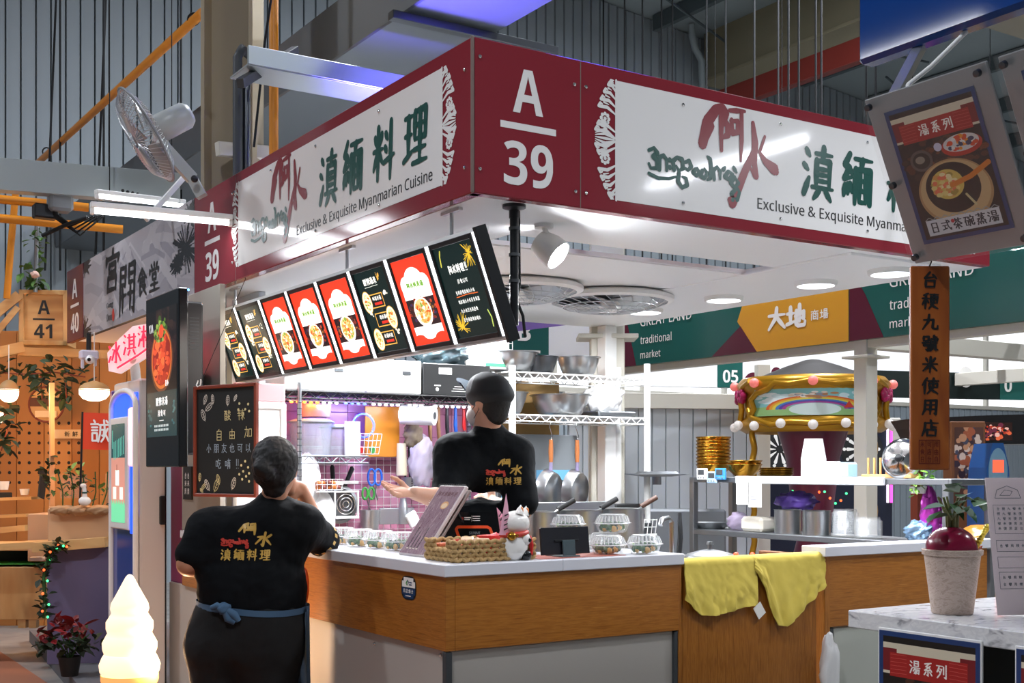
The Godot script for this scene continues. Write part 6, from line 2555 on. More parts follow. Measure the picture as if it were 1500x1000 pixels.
	for i in 8:
		for j in 12:
			var q := []
			for e in [[i, j], [i + 1, j], [i + 1, j + 1], [i, j + 1]]:
				var rr: float = .085 + .1 * e[0] / 8.0
				var a: float = -.95 + 1.9 * e[1] / 12.0
				var dr := hf * cos(a) * (rr - .004) + hr * sin(a) * (.09 if e[0] < 1 else .088)
				q.append(hd + up * (.07 - .05 * sin(a) * sin(a) + .07 * (e[0] / 8.0)) + dr)
			b.quad(q[0], q[1], q[2], q[3], up)
			b.quad(q[0] - up * .005, q[1] - up * .005, q[2] - up * .005, q[3] - up * .005,-up)
	part(cap, "brim", b, mt("brim_slate", "243644", .7))
	b = B.new()
	b.ball(hd + up * .156 - hf * .013, V3(.008,.005,.008), Basis.IDENTITY, 8,5)
	part(cap, "button", b, M.cap_black)
	# face mask with ear loop
	var m := Body.new()
	m.soft = .02
	m.flat(hd - up * .045 + hf * .05, hd - up * .046 + hf * .05,.076,.076, hb, V3(.9,.75,.8))
	b = B.new()
	m.net(b, .006, hd + V3(-.16,-.14,-.16), hd + V3(.16,.06,.16))
	part(t, "face_mask", b, mt("mask_white", "e6dcd8", .8))
	b = B.new()
	for sg in [-1.0,1.0]:
		b.tube([hd - up * .02 + hf * .04 + hr * sg * .07, hd + up * .004 - hf * .0 + hr * sg * .086, hd - up * .02 - hf * .018 + hr * sg * .088, hd - up * .06 + hf * .03 + hr * sg * .068], .0018,5)
	part(t, "mask_loop", b, M.ink_black)

# ---------------------------------------------------------------- neighbours on the left
func leaf_mesh(l: float, w: float) -> ArrayMesh:
	var b := B.new()
	for s in [-1.0,1.0]:
		b.quad(Vector3.ZERO, V3(s * w * .5,.12 * l, l * .4), V3(s * w * .35,.1 * l, l * .75), V3(0,.0, l), V3(s * -.3,1,0).normalized())
	return b.mesh()

# leaves along a path, each leaf a part of its own
func leafy(parent: Node3D, path: Array, count: int, spread: float, mats: Array, meshes: Array, seed_: int) -> void:
	var r := RandomNumberGenerator.new()
	r.seed = seed_
	var o0: Vector3 = org.get(parent, Vector3.ZERO)
	for i in count:
		var q := r.randf() * (path.size() - 1)
		var k := mini(int(q), path.size() - 2)
		var p: Vector3 = path[k].lerp(path[k + 1], q - k)
		var o := meshpart(parent, "leaf", meshes[r.randi() % meshes.size()], mats[r.randi() % mats.size()])
		var bs := Basis.from_euler(V3(r.randf_range(-.9,.9), r.randf() * TAU, r.randf_range(-.6,.6))) * Basis.from_scale(Vector3.ONE * r.randf_range(.7,1.25))
		o.transform = Transform3D(bs, p - o0 + V3(r.randf_range(-1,1), r.randf_range(-1,1), r.randf_range(-1,1)) * spread)

func left_side() -> void:
	var b := B.new()
	var leaf_s := [leaf_mesh(.05,.035), leaf_mesh(.065,.04)]
	var leaf_l := [leaf_mesh(.11,.06), leaf_mesh(.14,.07)]
	var dark := [mt("leaf_dark_a", "22331c", .6), mt("leaf_dark_b", "2c3f22", .6), mt("leaf_dark_c", "1b2917", .6)]
	var fresh := [mt("leaf_a", "3f6a2c", .5), mt("leaf_b", "2f5524", .5), mt("leaf_c", "557f36", .5)]
	# --- next stall's fascia A 40 with an ink painting
	var t := thing("neighbour_sign", V3(.057, SB, -4.6), "grey ink painted fascia sign with a dark red end lettered A 40", "sign")
	b = B.new()
	b.span(V3(.057, SB, -6.21), V3(.1, ST, -5.69), .003)
	part(t, "number_panel", b, mt("maroon", "5d1f2c", .2))
	b = B.new()
	b.span(V3(.062, SB, -5.69), V3(.1, ST, -3.06), .003)
	part(t, "backing", b, M.dark_grey)
	var c := Cv.new(640,150, Color("a29fa4"))
	var r := RandomNumberGenerator.new()
	r.seed = 12
	for k in 60:
		var p := V2(r.randf() * 640, r.randf() * 150)
		c.line([p, p + V2(r.randf_range(20,90), r.randf_range(-30,10)), p + V2(r.randf_range(90,150), r.randf_range(0,40))], r.randf_range(4,22), [Color("aaa7ab"), Color("97949a"), Color("b2afb3"), Color("8f8c94")][r.randi() % 4])
	for q in [[V2(0,140), 60.0], [V2(20,10), 40.0], [V2(600,70), 70.0], [V2(630,20), 40.0], [V2(560,90), 34.0]]:
		for k in 90:
			var a := r.randf() * TAU
			var l: float = r.randf_range(.3,1.0) * q[1]
			c.line([q[0], q[0] + V2(cos(a) * l, sin(a) * l * .6)], r.randf_range(1,4), Color("1a1a1e"))
	b = B.new()
	var lx := frame_at(V3(.0605, SB, -5.69), V3(0,0,1), Vector3.UP)
	b.card(.0,.0,2.63, ST - SB, lx)
	part(t, "ink_painting", b, printed("ink_print", c.tex(), .25))
	b = B.new()
	glyph(b, GLYPH["宮"], lx.translated_local(V3(0,0,.002)), .62,.24,.42,.3,.035,1,.15)
	glyph(b, GLYPH["鬥"], lx.translated_local(V3(0,0,.002)), 1.0,.04,.42,.36,.03,1,.1)
	glyph(b, GLYPH["食"], lx.translated_local(V3(0,0,.002)), 1.45,.12,.24,.19,.02,1)
	glyph(b, GLYPH["堂"], lx.translated_local(V3(0,0,.002)), 1.72,.12,.24,.19,.02,1)
	part(t, "brush_lettering", b, M.ink_black)
	word(t, "small_line", "Gong", lx.translated_local(V3(.68,.13,.001)), .05, M.ink_black, .17, false, "Droid Serif")
	word(t, "small_line", "Dou", lx.translated_local(V3(.68,.05,.001)), .05, M.ink_black, .14, false, "Droid Serif")
	b = B.new()
	b.disc(V2(.86,.08), V2(.03,.045), lx.translated_local(V3(0,0,.002)), 14)
	part(t, "red_seal", b, M.red_print)
	var nx := frame_at(V3(.056, SB, -6.16), V3(0,0,1), Vector3.UP)
	word(t, "letter_a", "A", nx.translated_local(V3(.13,.33,0)), .15, M.sign_white, .16, true)
	b = B.new()
	b.card(.08,.262,.35,.284, nx.translated_local(V3(0,0,.001)))
	part(t, "number_bar", b, M.sign_white)
	word(t, "numeral", "40", nx.translated_local(V3(.09,.06,0)), .15, M.sign_white, .25, true)
	# ceiling of the neighbouring stall behind that fascia
	b = B.new()
	b.span(V3(.1, SB + .02,-6.2), V3(2.4, SB + .06,-3.08), .0)
	one("neighbour_ceiling", b, M.white_panel, "white ceiling board of the neighbouring stall behind its grey sign", "ceiling").set_meta("kind", "structure")
	# --- display screen
	var tv := thing("display_screen", V3(-.18,1.5,-2.66), "upright black display screen showing a dish, hung at the stall's far end", "screen")
	b = B.new()
	b.span(V3(-.25,1.495,-2.96), V3(-.2,2.432,-2.365), .006)
	part(tv, "casing", b, M.gloss_black)
	b = B.new()
	b.span(V3(-.2,1.56,-2.92), V3(-.1,2.37,-2.42), .01)
	part(tv, "back_box", b, M.black_plastic)
	for k in 10:
		b = B.new()
		b.box(V3(-.15,2.12 + k * .018,-2.4195), V3(.05,.006,.004), .0)
		part(tv, "vent_slot", b, M.dark_grey)
	c = Cv.new(240,380, Color("120d0c"))
	c.speckle(r, 120,110,110,110, [Color("241814"), Color("1a1210"), Color("302019")], 60,8,26)
	c.oval(120,150,88,98, Color("6a3a1e"))
	c.oval(120,148,80,90, Color("c8672a"))
	c.oval(120,148,72,80, Color("9a2c14"))
	c.speckle(r, 120,150,62,70, [Color("c8431e"), Color("b0351a"), Color("e06a34"), Color("8a2412"), Color("d8532a")], 90,7,18)
	c.speckle(r, 110,60,50,36, [Color("6a8a34"), Color("4a6a24"), Color("88a44a"), Color("3a521c")], 60,4,11)
	c.oval(118,66,18,20, Color("d8502c"))
	for k in 3:
		c.line([V2(20 + k * 12,40), V2(26 + k * 12,62)], 4, Color("e8e8e8"))
	ink(c, "24,8 24,92|24,8 76,8 76,92 24,92", 150,214,12,18,2.4, Color("f0f0f0"))
	ink(c, "小", 164,214,12,18,2.4, Color("f0f0f0"))
	c.rect(0,245,240,135, Color("17383c"))
	for k in 4:
		ink(c, ["酸", "辣", "米", "湯"][k], 74 + k * 24,262,22,26,2.8, Color("eef2f2"))
	for k in 3:
		ink(c, ["用", "食", "可"][k], 90 + k * 22,300,18,20,2.4, Color("eef2f2"))
	c.line([V2(104,332), V2(136,332)], 3, Color("eef2f2"))
	for k in 9:
		c.rect(62 + k * 13,344,9,7, Color("b8c4c4"))
		c.rect(62 + k * 13,356,9,7, Color("b8c4c4"))
	c.speckle(r, 24,320,14,40, [Color("2f5a5e"), Color("3f6a6c")], 8,4,9)
	c.speckle(r, 216,310,14,40, [Color("2f5a5e"), Color("3f6a6c")], 8,4,9)
	b = B.new()
	var sx := frame_at(V3(-.2512,1.66,-2.93), V3(0,0,1), Vector3.UP)
	b.card(.0,.0,.535,.69, sx)
	part(tv, "lit_screen", b, screen("tv_screen", c.tex(), .8))
	b = B.new()
	b.ball(V3(-.2,2.42,-2.362), Vector3.ONE * .006, Basis.IDENTITY, 8,6)
	part(tv, "power_light", b, glow("tv_led_light", "5aa0ff", 6.0))
	b = B.new()
	b.bar(V3(-.1,1.95,-2.7), V3(.12,1.95,-2.95), .1,.12)
	part(tv, "wall_bracket", b, M.black_plastic)
	lamp_area(V3(-.27,2.0,-2.66), Vector3.LEFT, V2(.53,.68), "e8a080", .12, tv)
	# --- soft ice vending machine
	machine()
	# --- glowing ice cream lamp
	var ic := thing("ice_cream_lamp", V3(-.674,.0,-1.741), "large glowing soft ice cream cone lamp on the floor", "lamp")
	b = B.new()
	b.lathe([[.0,.0], [.075,.0], [.12,.5], [.128,.52], [.128,.545], [.0,.545]], Transform3D(Basis.IDENTITY, V3(-.674,.0,-1.741)), 36)
	part(ic, "cone_lamp", b, glow("cone_glow", "ffb066", .8))
	b = B.new()
	b.lathe([[.12,.54], [.132,.56], [.136,.59], [.122,.625], [.112,.64], [.12,.66], [.122,.69], [.106,.72], [.098,.735], [.105,.755], [.105,.785], [.088,.812], [.08,.825], [.086,.845], [.082,.87], [.06,.91], [.034,.96], [.018,.99], [.008,1.0], [.0,1.002]], Transform3D(Basis.IDENTITY, V3(-.674,.0,-1.741)), 40)
	part(ic, "swirl_lamp", b, glow("swirl_glow", "ffe4c0", 1.05))
	lamp_omni(V3(-.56,.62,-1.62), "ffd0a0", .7,.08, ic)
	# --- pink board and notice at the end of the counter
	b = B.new()
	b.span(V3(.045,.0,-3.46), V3(.07,1.5,-3.11), .003)
	one("pink_board", b, mt("magenta_board", "a53a78", .4), "narrow magenta board between the vending machine and the counter", "board")
	var nb := thing("small_notice", V3(-.005,1.3,-2.95), "small black notice with white writing by the chalkboard", "sign")
	b = B.new()
	b.span(V3(-.01,1.31,-3.05), V3(.0,1.5,-2.9), .001)
	part(nb, "sheet", b, M.board_black)
	b = B.new()
	for k in 2:
		for j in 3:
			glyph(b, GLYPH[["台", "米", "用"][j]], frame_at(V3(-.0115,1.31,-3.05), V3(0,0,1), Vector3.UP), .035 + .05 * k, .12 - j * .045,.035,.035,.004)
	part(nb, "white_lettering", b, M.paper)
	b = B.new()
	b.span(V3(.0,1.131,-3.1), V3(.03,2.48,-2.45), .002)
	one("end_board", b, mt("end_cream", "9d978b", .5), "beige board behind the chalkboard at the counter's far end", "board").set_meta("kind", "structure")
	# --- chalkboard
	chalkboard()
	# --- wooden stall A 41 further down the row
	wooden_stall(leaf_s, leaf_l, dark, fresh)
	# --- wall fan over the sign
	wall_fan()
	# --- tube lights near the A 40 sign
	tube_light(V3(-.67,2.8,-2.48), V3(.05,2.8,-2.4), "short bright tube light sticking out before the A 39 sign", 6.0, "", .2)
	tube_light(V3(-.095,3.362,-4.697), V3(.576,3.399,-4.86), "tube light under the grey channel above the ink painted sign", 9.0, "", 1.0)
	b = B.new()
	b.bar(V3(-.901,3.502,-5.095), V3(.542,3.519,-4.882), .12,.22)
	var ch := one("lighting_channel", b, M.galvanised, "grey metal lighting channel hanging above the ink painted sign", "channel")
	for k in 4:
		b = B.new()
		b.ball(V3(.117,3.445,-4.798) + V3(k * .032,-.006 * k, .01 * k), Vector3.ONE * .012, Basis.IDENTITY, 8,5)
		part(ch, "knock_out", b, M.black_matte)
	b = B.new()
	b.bar(V3(-.092,2.993,-3.506), V3(.195,3.34,-3.56), .03,.03)
	one("sign_stay", b, M.white_paint, "white slanting stay above the ink painted sign", "stay")
	for q in [[V3(-.603,3.625,-6.449), V3(.239,3.604,-6.265), "upper orange pipe under the lighting channel"], [V3(-.603,3.475,-6.449), V3(.499,3.446,-6.217), "lower orange pipe under the lighting channel"]]:
		b = B.new()
		b.tube([q[0], q[1]], .035,10)
		one("orange_pipe", b, M.orange_pipe, q[2], "pipe")
	b = B.new()
	var vp := V3(-.223,3.235,-6.918)
	b.tube([V3(-.199,3.794,-6.903), V3(-.233,3.349,-6.925), V3(-.262,2.91,-6.943)], .028,10)
	one("orange_pipe", b, M.orange_pipe, "upright orange pipe running down behind the wooden A 41 box", "pipe")
	# projector-like fitting with cables
	var pj := thing("cable_fitting", V3(-.222,3.348,-5.039), "dark fitting with a mess of cables below the lighting channel", "fitting")
	b = B.new()
	b.box(V3(-.25,3.358,-5.058), V3(.16,.12,.14), .02)
	b.cyl(V3(-.25,3.358,-5.058), V3(-.25,3.358,-5.058) + V3(.0,.3,.0), .01,6)
	part(pj, "box", b, M.mid_grey)
	b = B.new()
	b.box(V3(-.339,3.3,-5.115), V3(.16,.1,.1), .01)
	part(pj, "bracket", b, M.black_plastic)
	b = B.new()
	for k in 5:
		b.tube([V3(-.303,3.31,-5.091) + V3(0,-.01 * k, .01), V3(-.218,3.209,-4.954) + V3(.02 * k, -.02 * k, 0), V3(-.11,3.237,-4.825) + V3(.03 * k, .01 * k, 0)], .007,5)
	b.tube([V3(-.355,3.132,-5.125), V3(-.218,3.2,-4.954), V3(-.118,3.237,-4.83)], .014,6)
	part(pj, "cable", b, M.wire_black)

func machine() -> void:
	var b := B.new()
	var x0 := -.2
	var t := thing("vending_machine", V3(.0,.0,-3.6), "white and purple ice cream vending machine with blue lit front", "machine")
	b = B.new()
	b.span(V3(x0 + .02,.0,-3.9), V3(-.02,2.02,-3.32), .012)
	part(t, "cabinet", b, mt("machine_white", "c9c3bf", .35))
	b = B.new()
	b.span(V3(x0 + .01,.0,-3.96), V3(-.02,1.98,-3.9), .01)
	part(t, "purple_side", b, mt("machine_purple", "6a3f86", .4))
	# arched frame on the front
	b = B.new()
	var pg := []
	for k in 13:
		var a := PI * k / 12
		pg.append(V3(x0,1.86 + .1 * sin(a), -3.61 - .27 * cos(a)))
	pg.append(V3(x0,.55,-3.34))
	pg.append(V3(x0,.5,-3.4))
	pg.append(V3(x0,.5,-3.82))
	pg.append(V3(x0,.55,-3.88))
	b.tube(pg, .018,8, true)
	part(t, "front_frame", b, M.white_paint)
	b = B.new()
	b.span(V3(x0 + .008,.5,-3.87), V3(x0 + .02,1.2,-3.35), .0)
	part(t, "blue_panel", b, mt("blue_panel", "14308a", .12))
	b = B.new()
	b.span(V3(x0 + .008,1.76,-3.86), V3(x0 + .02,1.94,-3.36), .0)
	part(t, "arch_light", b, glow("arch_glow", "2c50ff", 2.0))
	b = B.new()
	b.span(V3(x0 - .01,1.1,-3.43), V3(x0 + .01,1.74,-3.4), .004)
	part(t, "side_light", b, glow("blue_side_glow", "2450f0", 1.6))
	# lit display with bezel
	b = B.new()
	b.span(V3(x0 - .02,1.12,-3.84), V3(x0 + .012,1.8,-3.44), .008)
	part(t, "display_bezel", b, M.white_paint)
	var c := Cv.new(160,320, Color("c98a78"))
	c.rect(0,0,160,110, Color("1d4a4a"))
	for k in 8:
		c.rect(10 + k * 19,20 + (k * 37) % 40,8,60, Color("5fae9c"))
	c.rect(50,150,44,50, Color("e6efe4"))
	c.rect(64,132,6,20, Color("7a3a2a"))
	c.rect(20,205,40,40, Color("dfe8da"))
	c.rect(100,205,40,40, Color("dfe8da"))
	c.rect(0,262,160,58, Color("6fd09a"))
	for k in 9:
		c.poly([V2(k * 20 - 6,264), V2(k * 20 + 6,244), V2(k * 20 + 16,264)], Color("6fd09a"))
	b = B.new()
	b.card(.0,.0,.3,.6, frame_at(V3(x0 - .0215,1.16,-3.8), V3(0,0,1), Vector3.UP))
	part(t, "display_screen", b, screen("machine_screen", c.tex(), .9))
	b = B.new()
	b.span(V3(x0 - .02,1.5,-3.44), V3(x0 + .03,1.85,-3.36), .02)
	part(t, "cone_light", b, glow("cone_side_glow", "ffc8d8", 1.2))
	# black lock and door joint on the white side
	b = B.new()
	b.box(V3(-.05,1.24,-3.31), V3(.035,.17,.03), .006)
	part(t, "lock", b, M.black_plastic)
	b = B.new()
	b.box(V3(-.03,1.0,-3.319), V3(.008,1.98,.006), .0)
	part(t, "door_joint", b, M.black_matte)
	lamp_area(V3(x0 - .03,1.85,-3.6), Vector3.LEFT, V2(.45,.15), "3a58ff", .2, t)
	# neon name in pink above
	var s := thing("neon_sign", V3(-.05,2.02,-3.6), "pink neon sign with white Chinese brush writing on the vending machine", "sign")
	var fa := frame_at(V3(-.282,2.067,-3.569), V3(.78,.0,.62), Vector3.UP)
	var xf := Transform3D(Basis(fa.basis.x * .42 + V3(0,.06,0), fa.basis.y * .62, fa.basis.z), fa.origin)
	b = B.new()
	var pl := PackedVector2Array([V2(-.06,.02), V2(.1,-.02), V2(.5,.1), V2(.66,.16), V2(.68,.32), V2(.5,.42), V2(.3,.42), V2(.1,.32), V2(-.08,.2)])
	b.plate(pl, xf.translated_local(V3(0,0,-.02)), .03)
	part(s, "backing_sign", b, glow("neon_back", "fbe6e6", .4))
	b = B.new()
	var gx := -.04
	var gy := .06
	for ch in ["冰", "淇", "淋"]:
		for st in strokes_of(ch):
			var pts := []
			for p in st:
				pts.append(xf * V3(gx + p.x / 100.0 * .2, gy + (1.0 - p.y / 100.0) * .24,.008))
			b.tube(pts, .0055,6)
		gx += .22
		gy += .06
	b.tube([xf * V3(.1,.03,.01), xf * V3(.4,.12,.01), xf * V3(.62,.2,.01)], .006,6)
	part(s, "neon_tube", b, glow("neon_pink", "ff2c4a", 1.2))
	b = B.new()
	b.cyl(V3(-.12,2.0,-3.6), xf * V3(.3,.12,-.03), .03,12)
	part(s, "stem", b, M.white_paint)
	lamp_area(xf * V3(.3,.2,.05), xf.basis.z, V2(.26,.2), "ff5a78", .12, s)

func chalkboard() -> void:
	var tl := V3(-.183,1.913,-2.316)
	var tr := V3(-.018,1.916,-1.854)
	var x := V3(tr.x - tl.x, 0, tr.z - tl.z)
	var w := x.length()
	var h := .57
	var xf := frame_at(V3(tl.x, tl.y - h, tl.z), x, Vector3.UP)
	var t := thing("chalkboard", xf.origin, "brown framed black chalkboard with handwritten Chinese and chalk leaves", "chalkboard")
	var b := B.new()
	b.box(xf * V3(w * .5, h * .5,-.006), V3(w, h, .01), .002, xf.basis)
	part(t, "slate", b, M.board_black)
	for e in [[w * .5,.008, w, .018], [w * .5, h - .008, w, .018], [.008, h * .5,.018, h], [w - .008, h * .5,.018, h]]:
		b = B.new()
		b.box(xf * V3(e[0], e[1], .0), V3(e[2], e[3], .022), .004, xf.basis)
		part(t, "frame_bar", b, M.frame_brown)
	var fx := xf.translated_local(V3(0,0,.001))
	b = B.new()
	var k := w / .47
	for q in [["酸", .16,.385,.05], ["辣", .23,.385,.05], ["自", .115,.285,.052], ["由", .185,.29,.048], ["加", .265,.295,.055]]:
		glyph(b, GLYPH[q[0]], fx, q[1] * w / .33, q[2], q[3] * 1.1, q[3] * 1.15,.0036)
	part(t, "yellow_writing", b, M.chalk_yellow)
	b = B.new()
	var cx := .065
	for ch in ["小", "朋", "友", "也", "可", "以"]:
		glyph(b, GLYPH[ch], fx, cx * w / .33,.222,.042,.05,.0032)
		cx += .041
	cx = .115
	for ch in ["吃", "唷", "!"]:
		glyph(b, GLYPH[ch], fx, cx * w / .33,.14,.045,.055,.0034)
		cx += .05
	part(t, "blue_writing", b, M.chalk_blue)
	# chalk leaves
	for grp in [["white_leaf", M.chalk, [[.06,.5,.05,1.2], [.08,.46,.06,.6], [.05,.42,.06,2.0], [.1,.5,.045,1.7], [.18,.49,.05,1.5], [.22,.5,.035,1.0], [.07,.06,.06,2.1], [.21,.07,.06,1.2]]], ["yellow_leaf", M.chalk_yellow, [[.03,.1,.04,1.5], [.05,.05,.04,.8], [.12,.06,.07,1.1], [.13,.09,.05,1.9], [.04,.03,.03,2.4]]]]:
		b = B.new()
		for q in grp[2]:
			var c := V2(q[0] * w / .33, q[1])
			var d := Vector2.from_angle(q[3])
			var pts := []
			var ws := []
			for j in 13:
				var a := TAU * j / 12
				pts.append(c + d * cos(a) * q[2] * .5 + d.orthogonal() * sin(a) * q[2] * .24)
				ws.append(.0026)
			b.stroke(pts, ws, fx)
			b.stroke([c - d * q[2] * .6, c + d * q[2] * .5], [.0024,.002], fx)
			for j in 3:
				var m: Vector2 = c + d * q[2] * (-.25 + .22 * j)
				b.stroke([m, m + (d + d.orthogonal()).normalized() * q[2] * .17], [.002,.002], fx)
				b.stroke([m, m + (d - d.orthogonal()).normalized() * q[2] * .17], [.002,.002], fx)
		part(t, grp[0], b, grp[1])
	b = B.new()
	for q in [[.24,.47], [.27,.44], [.285,.465], [.26,.42], [.29,.43], [.235,.44], [.25,.16], [.27,.18], [.285,.15], [.26,.13], [.29,.12], [.24,.115], [.275,.105], [.255,.09], [.29,.08]]:
		b.disc(V2(q[0] * w / .33, q[1]), V2(.008,.007), fx, 8)
	part(t, "chalk_berry", b, M.chalk_yellow)
	b = B.new()
	b.tube([xf * V3(.03, h + .03,0), xf * V3(.022, h + .005,.005), xf * V3(.04, h - .004,.01), xf * V3(.056, h + .005,.005), xf * V3(.052, h + .035,0)], .0035,6)
	part(t, "hook", b, M.white_paint)
	b = B.new()
	b.tube([xf * V3(.04, h, 0), V3(.08, SB, (xf * V3(.04, h, 0)).z)], .002,5)
	part(t, "hanging_wire", b, M.wire_black)

func wall_fan() -> void:
	var c := V3(-.351,3.259,-2.603)
	var lt := V3(-.841,0,-.541)
	var ax := (lt * .78 + V3(0,-.52,0) + V3(-.54,0,.841) * .3).normalized()
	var t := thing("wall_fan", c, "grey wall fan with a wire cage tilted over the sign", "fan")
	var x := ax.cross(Vector3.UP).normalized()
	var y := x.cross(ax).normalized()
	var r := .265
	var b := B.new()
	for k in 60:
		var a := TAU * k / 60
		var d := x * cos(a) + y * sin(a)
		for s in [[.07,.05], [-.05,-.05]]:
			b.tube([c + d * .05 + ax * s[0], c + d * r * .75 + ax * s[0] * .85, c + d * r], .0018,4)
	part(t, "cage_wire", b, M.alu)
	b = B.new()
	b.tube(circle(c, r, x, y, 40), .007,8, true)
	b.tube(circle(c + ax * .06, r * .6, x, y, 32), .003,5, true)
	part(t, "cage_ring", b, M.mid_grey)
	for k in 3:
		b = B.new()
		var a := TAU * k / 3 + .4
		var d := x * cos(a) + y * sin(a)
		var e := (d.cross(ax) + ax * .35).normalized()
		var q := [c + d * .05 - e * .03, c + d * r * .85 - e * .07, c + d * r * .88 + e * .06, c + d * .05 + e * .04]
		b.quad(q[0], q[1], q[2], q[3], d.cross(e).normalized())
		b.quad(q[0] + ax * .004, q[1] + ax * .004, q[2] + ax * .004, q[3] + ax * .004,-d.cross(e).normalized())
		part(t, "blade", b, mt("fan_blade", "a7a39c", .35))
	b = B.new()
	b.lathe([[.0,.07], [.035,.065], [.045,.03], [.0,.03]], frame_at(c, x, ax), 20)
	part(t, "hub", b, M.mid_grey)
	b = B.new()
	b.lathe([[.0,-.28], [.05,-.27], [.072,-.24], [.075,-.07], [.06,-.05], [.0,-.05]], frame_at(c, x, ax), 24)
	part(t, "motor", b, mt("motor_grey", "a9adab", .4))
	b = B.new()
	var j := c - ax * .1 + V3(0,-.1,0)
	b.bar(j, V3(-.112,3.051,-2.568), .05,.06)
	b.bar(V3(-.112,3.051,-2.568), V3(-.068,2.955,-2.54), .055,.055)
	b.ball(j, Vector3.ONE * .04, Basis.IDENTITY, 12,8)
	part(t, "arm", b, M.motor_grey)
	b = B.new()
	b.ball(V3(-.128,3.032,-2.483), Vector3.ONE * .02, Basis.IDENTITY, 10,8)
	part(t, "knob", b, M.black_plastic)

func wooden_stall(leaf_s: Array, leaf_l: Array, dark: Array, fresh: Array) -> void:
	var b := B.new()
	var zc := -6.75
	# number box A 41
	var bx := V3(-.135,2.543,-7.099)
	var t := thing("wooden_number_box", bx, "pale wooden number box lettered A 41", "sign")
	var xf := frame_at(bx, V3(.841,0,.541) + V3(.1,0,-.1), Vector3.UP)
	b = B.new()
	b.box(xf * V3(.2,.235,-.16), V3(.4,.47,.3), .004, xf.basis)
	part(t, "box", b, M.pine)
	for e in [[.2,.02,.4,.04], [.2,.45,.4,.04], [.02,.235,.04,.47], [.38,.235,.04,.47]]:
		b = B.new()
		b.box(xf * V3(e[0], e[1], .0), V3(e[2], e[3], .03), .004, xf.basis)
		part(t, "frame_bar", b, M.pine_up)
	word(t, "letter_a", "A", xf.translated_local(V3(.15,.265,-.009)), .12, M.ink_black, .1, true)
	b = B.new()
	b.card(.11,.215,.29,.23, xf.translated_local(V3(0,0,-.008)))
	part(t, "number_bar", b, M.ink_black)
	word(t, "numeral", "41", xf.translated_local(V3(.12,.06,-.009)), .12, M.ink_black, .15, true)
	# beam under it and a leaning roof frame
	b = B.new()
	b.bar(V3(-.597,2.38,-7.159), V3(-.101,2.526,-7.077), .1,.09)
	b.bar(V3(-.135,2.485,-7.099), V3(.638,2.475,-6.841), .1,.07)
	b.bar(V3(-.388,2.734,-7.143), V3(-.135,2.967,-7.099), .06,.08)
	b.bar(V3(-.388,2.533,-7.143), V3(-.145,2.863,-7.106), .06,.05)
	one("wooden_frame", b, M.pine, "pine beams carrying the A 41 box", "frame").set_meta("kind", "structure")
	# plank wall with peg holes
	var wz := V3(.39,1.921,-8.189)
	var wx := V3(.841,0,.541)
	var wxf := frame_at(V3(wz.x, 0, wz.z) - wx * .9, wx, Vector3.UP)
	b = B.new()
	b.box(wxf * V3(.8,1.4,-.05), V3(2.2,2.8,.04), .0, wxf.basis)
	var wall := setting("wall_wooden_stall", b, M.pine_up)
	for k in 8:
		b = B.new()
		b.box(wxf * V3(-.12 + k * .262,1.4,-.02), V3(.256,2.8,.02), .003, wxf.basis)
		part(wall, "plank", b, mt("amber_plank_%d" % (k % 3), ["b97a3c", "c28343", "ae7035"][k % 3], .5))
	var hole := B.new()
	hole.disc(Vector2.ZERO, V2(.016,.016), Transform3D.IDENTITY, 10)
	var hm := hole.mesh()
	for iy in 7:
		for ix in 10:
			var o := meshpart(wall, "peg_hole", hm, M.black_matte)
			o.transform = wxf * Transform3D(Basis.IDENTITY, V3(.28 + ix * .094,1.36 + iy * .094,-.0085))
	# counter blocks, shelves
	for q in [[V3(-.194,.963,-5.355), .62,.24,.35, "pale wooden planter box before the plank wall", "planter"], [V3(-.23,.787,-5.972), .4,.36,.3, "wooden block counter beside the planter box", "counter"]]:
		var p: Vector3 = q[0]
		b = B.new()
		b.box(V3(p.x + q[1] * .42, p.y + q[2] * .5, p.z + .1), V3(q[1], q[2], q[3]), .006, wxf.basis)
		one("wooden_box", b, mt("pale_wood", "cfa47c", .5), q[4], q[5])
	b = B.new()
	b.bar(V3(-.325,.929,-5.319), V3(.11,.969,-5.04), .34,.07)
	b.bar(V3(-.704,.907,-5.801), V3(-.146,.942,-5.442), .3,.05)
	one("wooden_ledge", b, M.pine, "pine ledge running along the front of the wooden stall", "ledge")
	b = B.new()
	b.bar(V3(-.4,1.215,-7.745), V3(.077,1.233,-7.438), .25,.025)
	b.bar(V3(-.4,1.058,-7.745), V3(.037,1.082,-7.464), .25,.025)
	b.bar(V3(-.4,.925,-7.745), V3(.037,.973,-7.464), .3,.05)
	one("wooden_shelf", b, M.pine, "stepped pine shelves at the left of the plank wall", "shelf")
	for q in [[V3(-.166,1.305,-7.595), .045,.075, "grey mug at the end of the pine shelf"], [V3(-.014,1.257,-7.497), .042,.055, "small white pot on the pine shelf"]]:
		b = B.new()
		b.lathe([[.0,.0], [q[1] * .75,.0], [q[1], q[2]], [q[1] * .9, q[2]], [q[1] * .7,.01]], Transform3D(Basis.IDENTITY, Vector3(q[0])), 20)
		one("pot", b, M.white_panel, q[3], "pot")
	b = B.new()
	b.box(V3(-.186,1.252,-7.548), V3(.14,.06,.1), .006)
	one("black_box", b, M.black_matte, "black box under the grey mug on the pine shelf", "box")
	var bk := thing("menu_placard", V3(.112,1.234,-7.357), "slanted black placard with white writing behind the planter", "placard")
	b = B.new()
	b.bar(V3(.097,1.234,-7.366), V3(.128,1.468,-7.406), .012,.14, V3(.54,0,-.84))
	part(bk, "board", b, M.board_black)
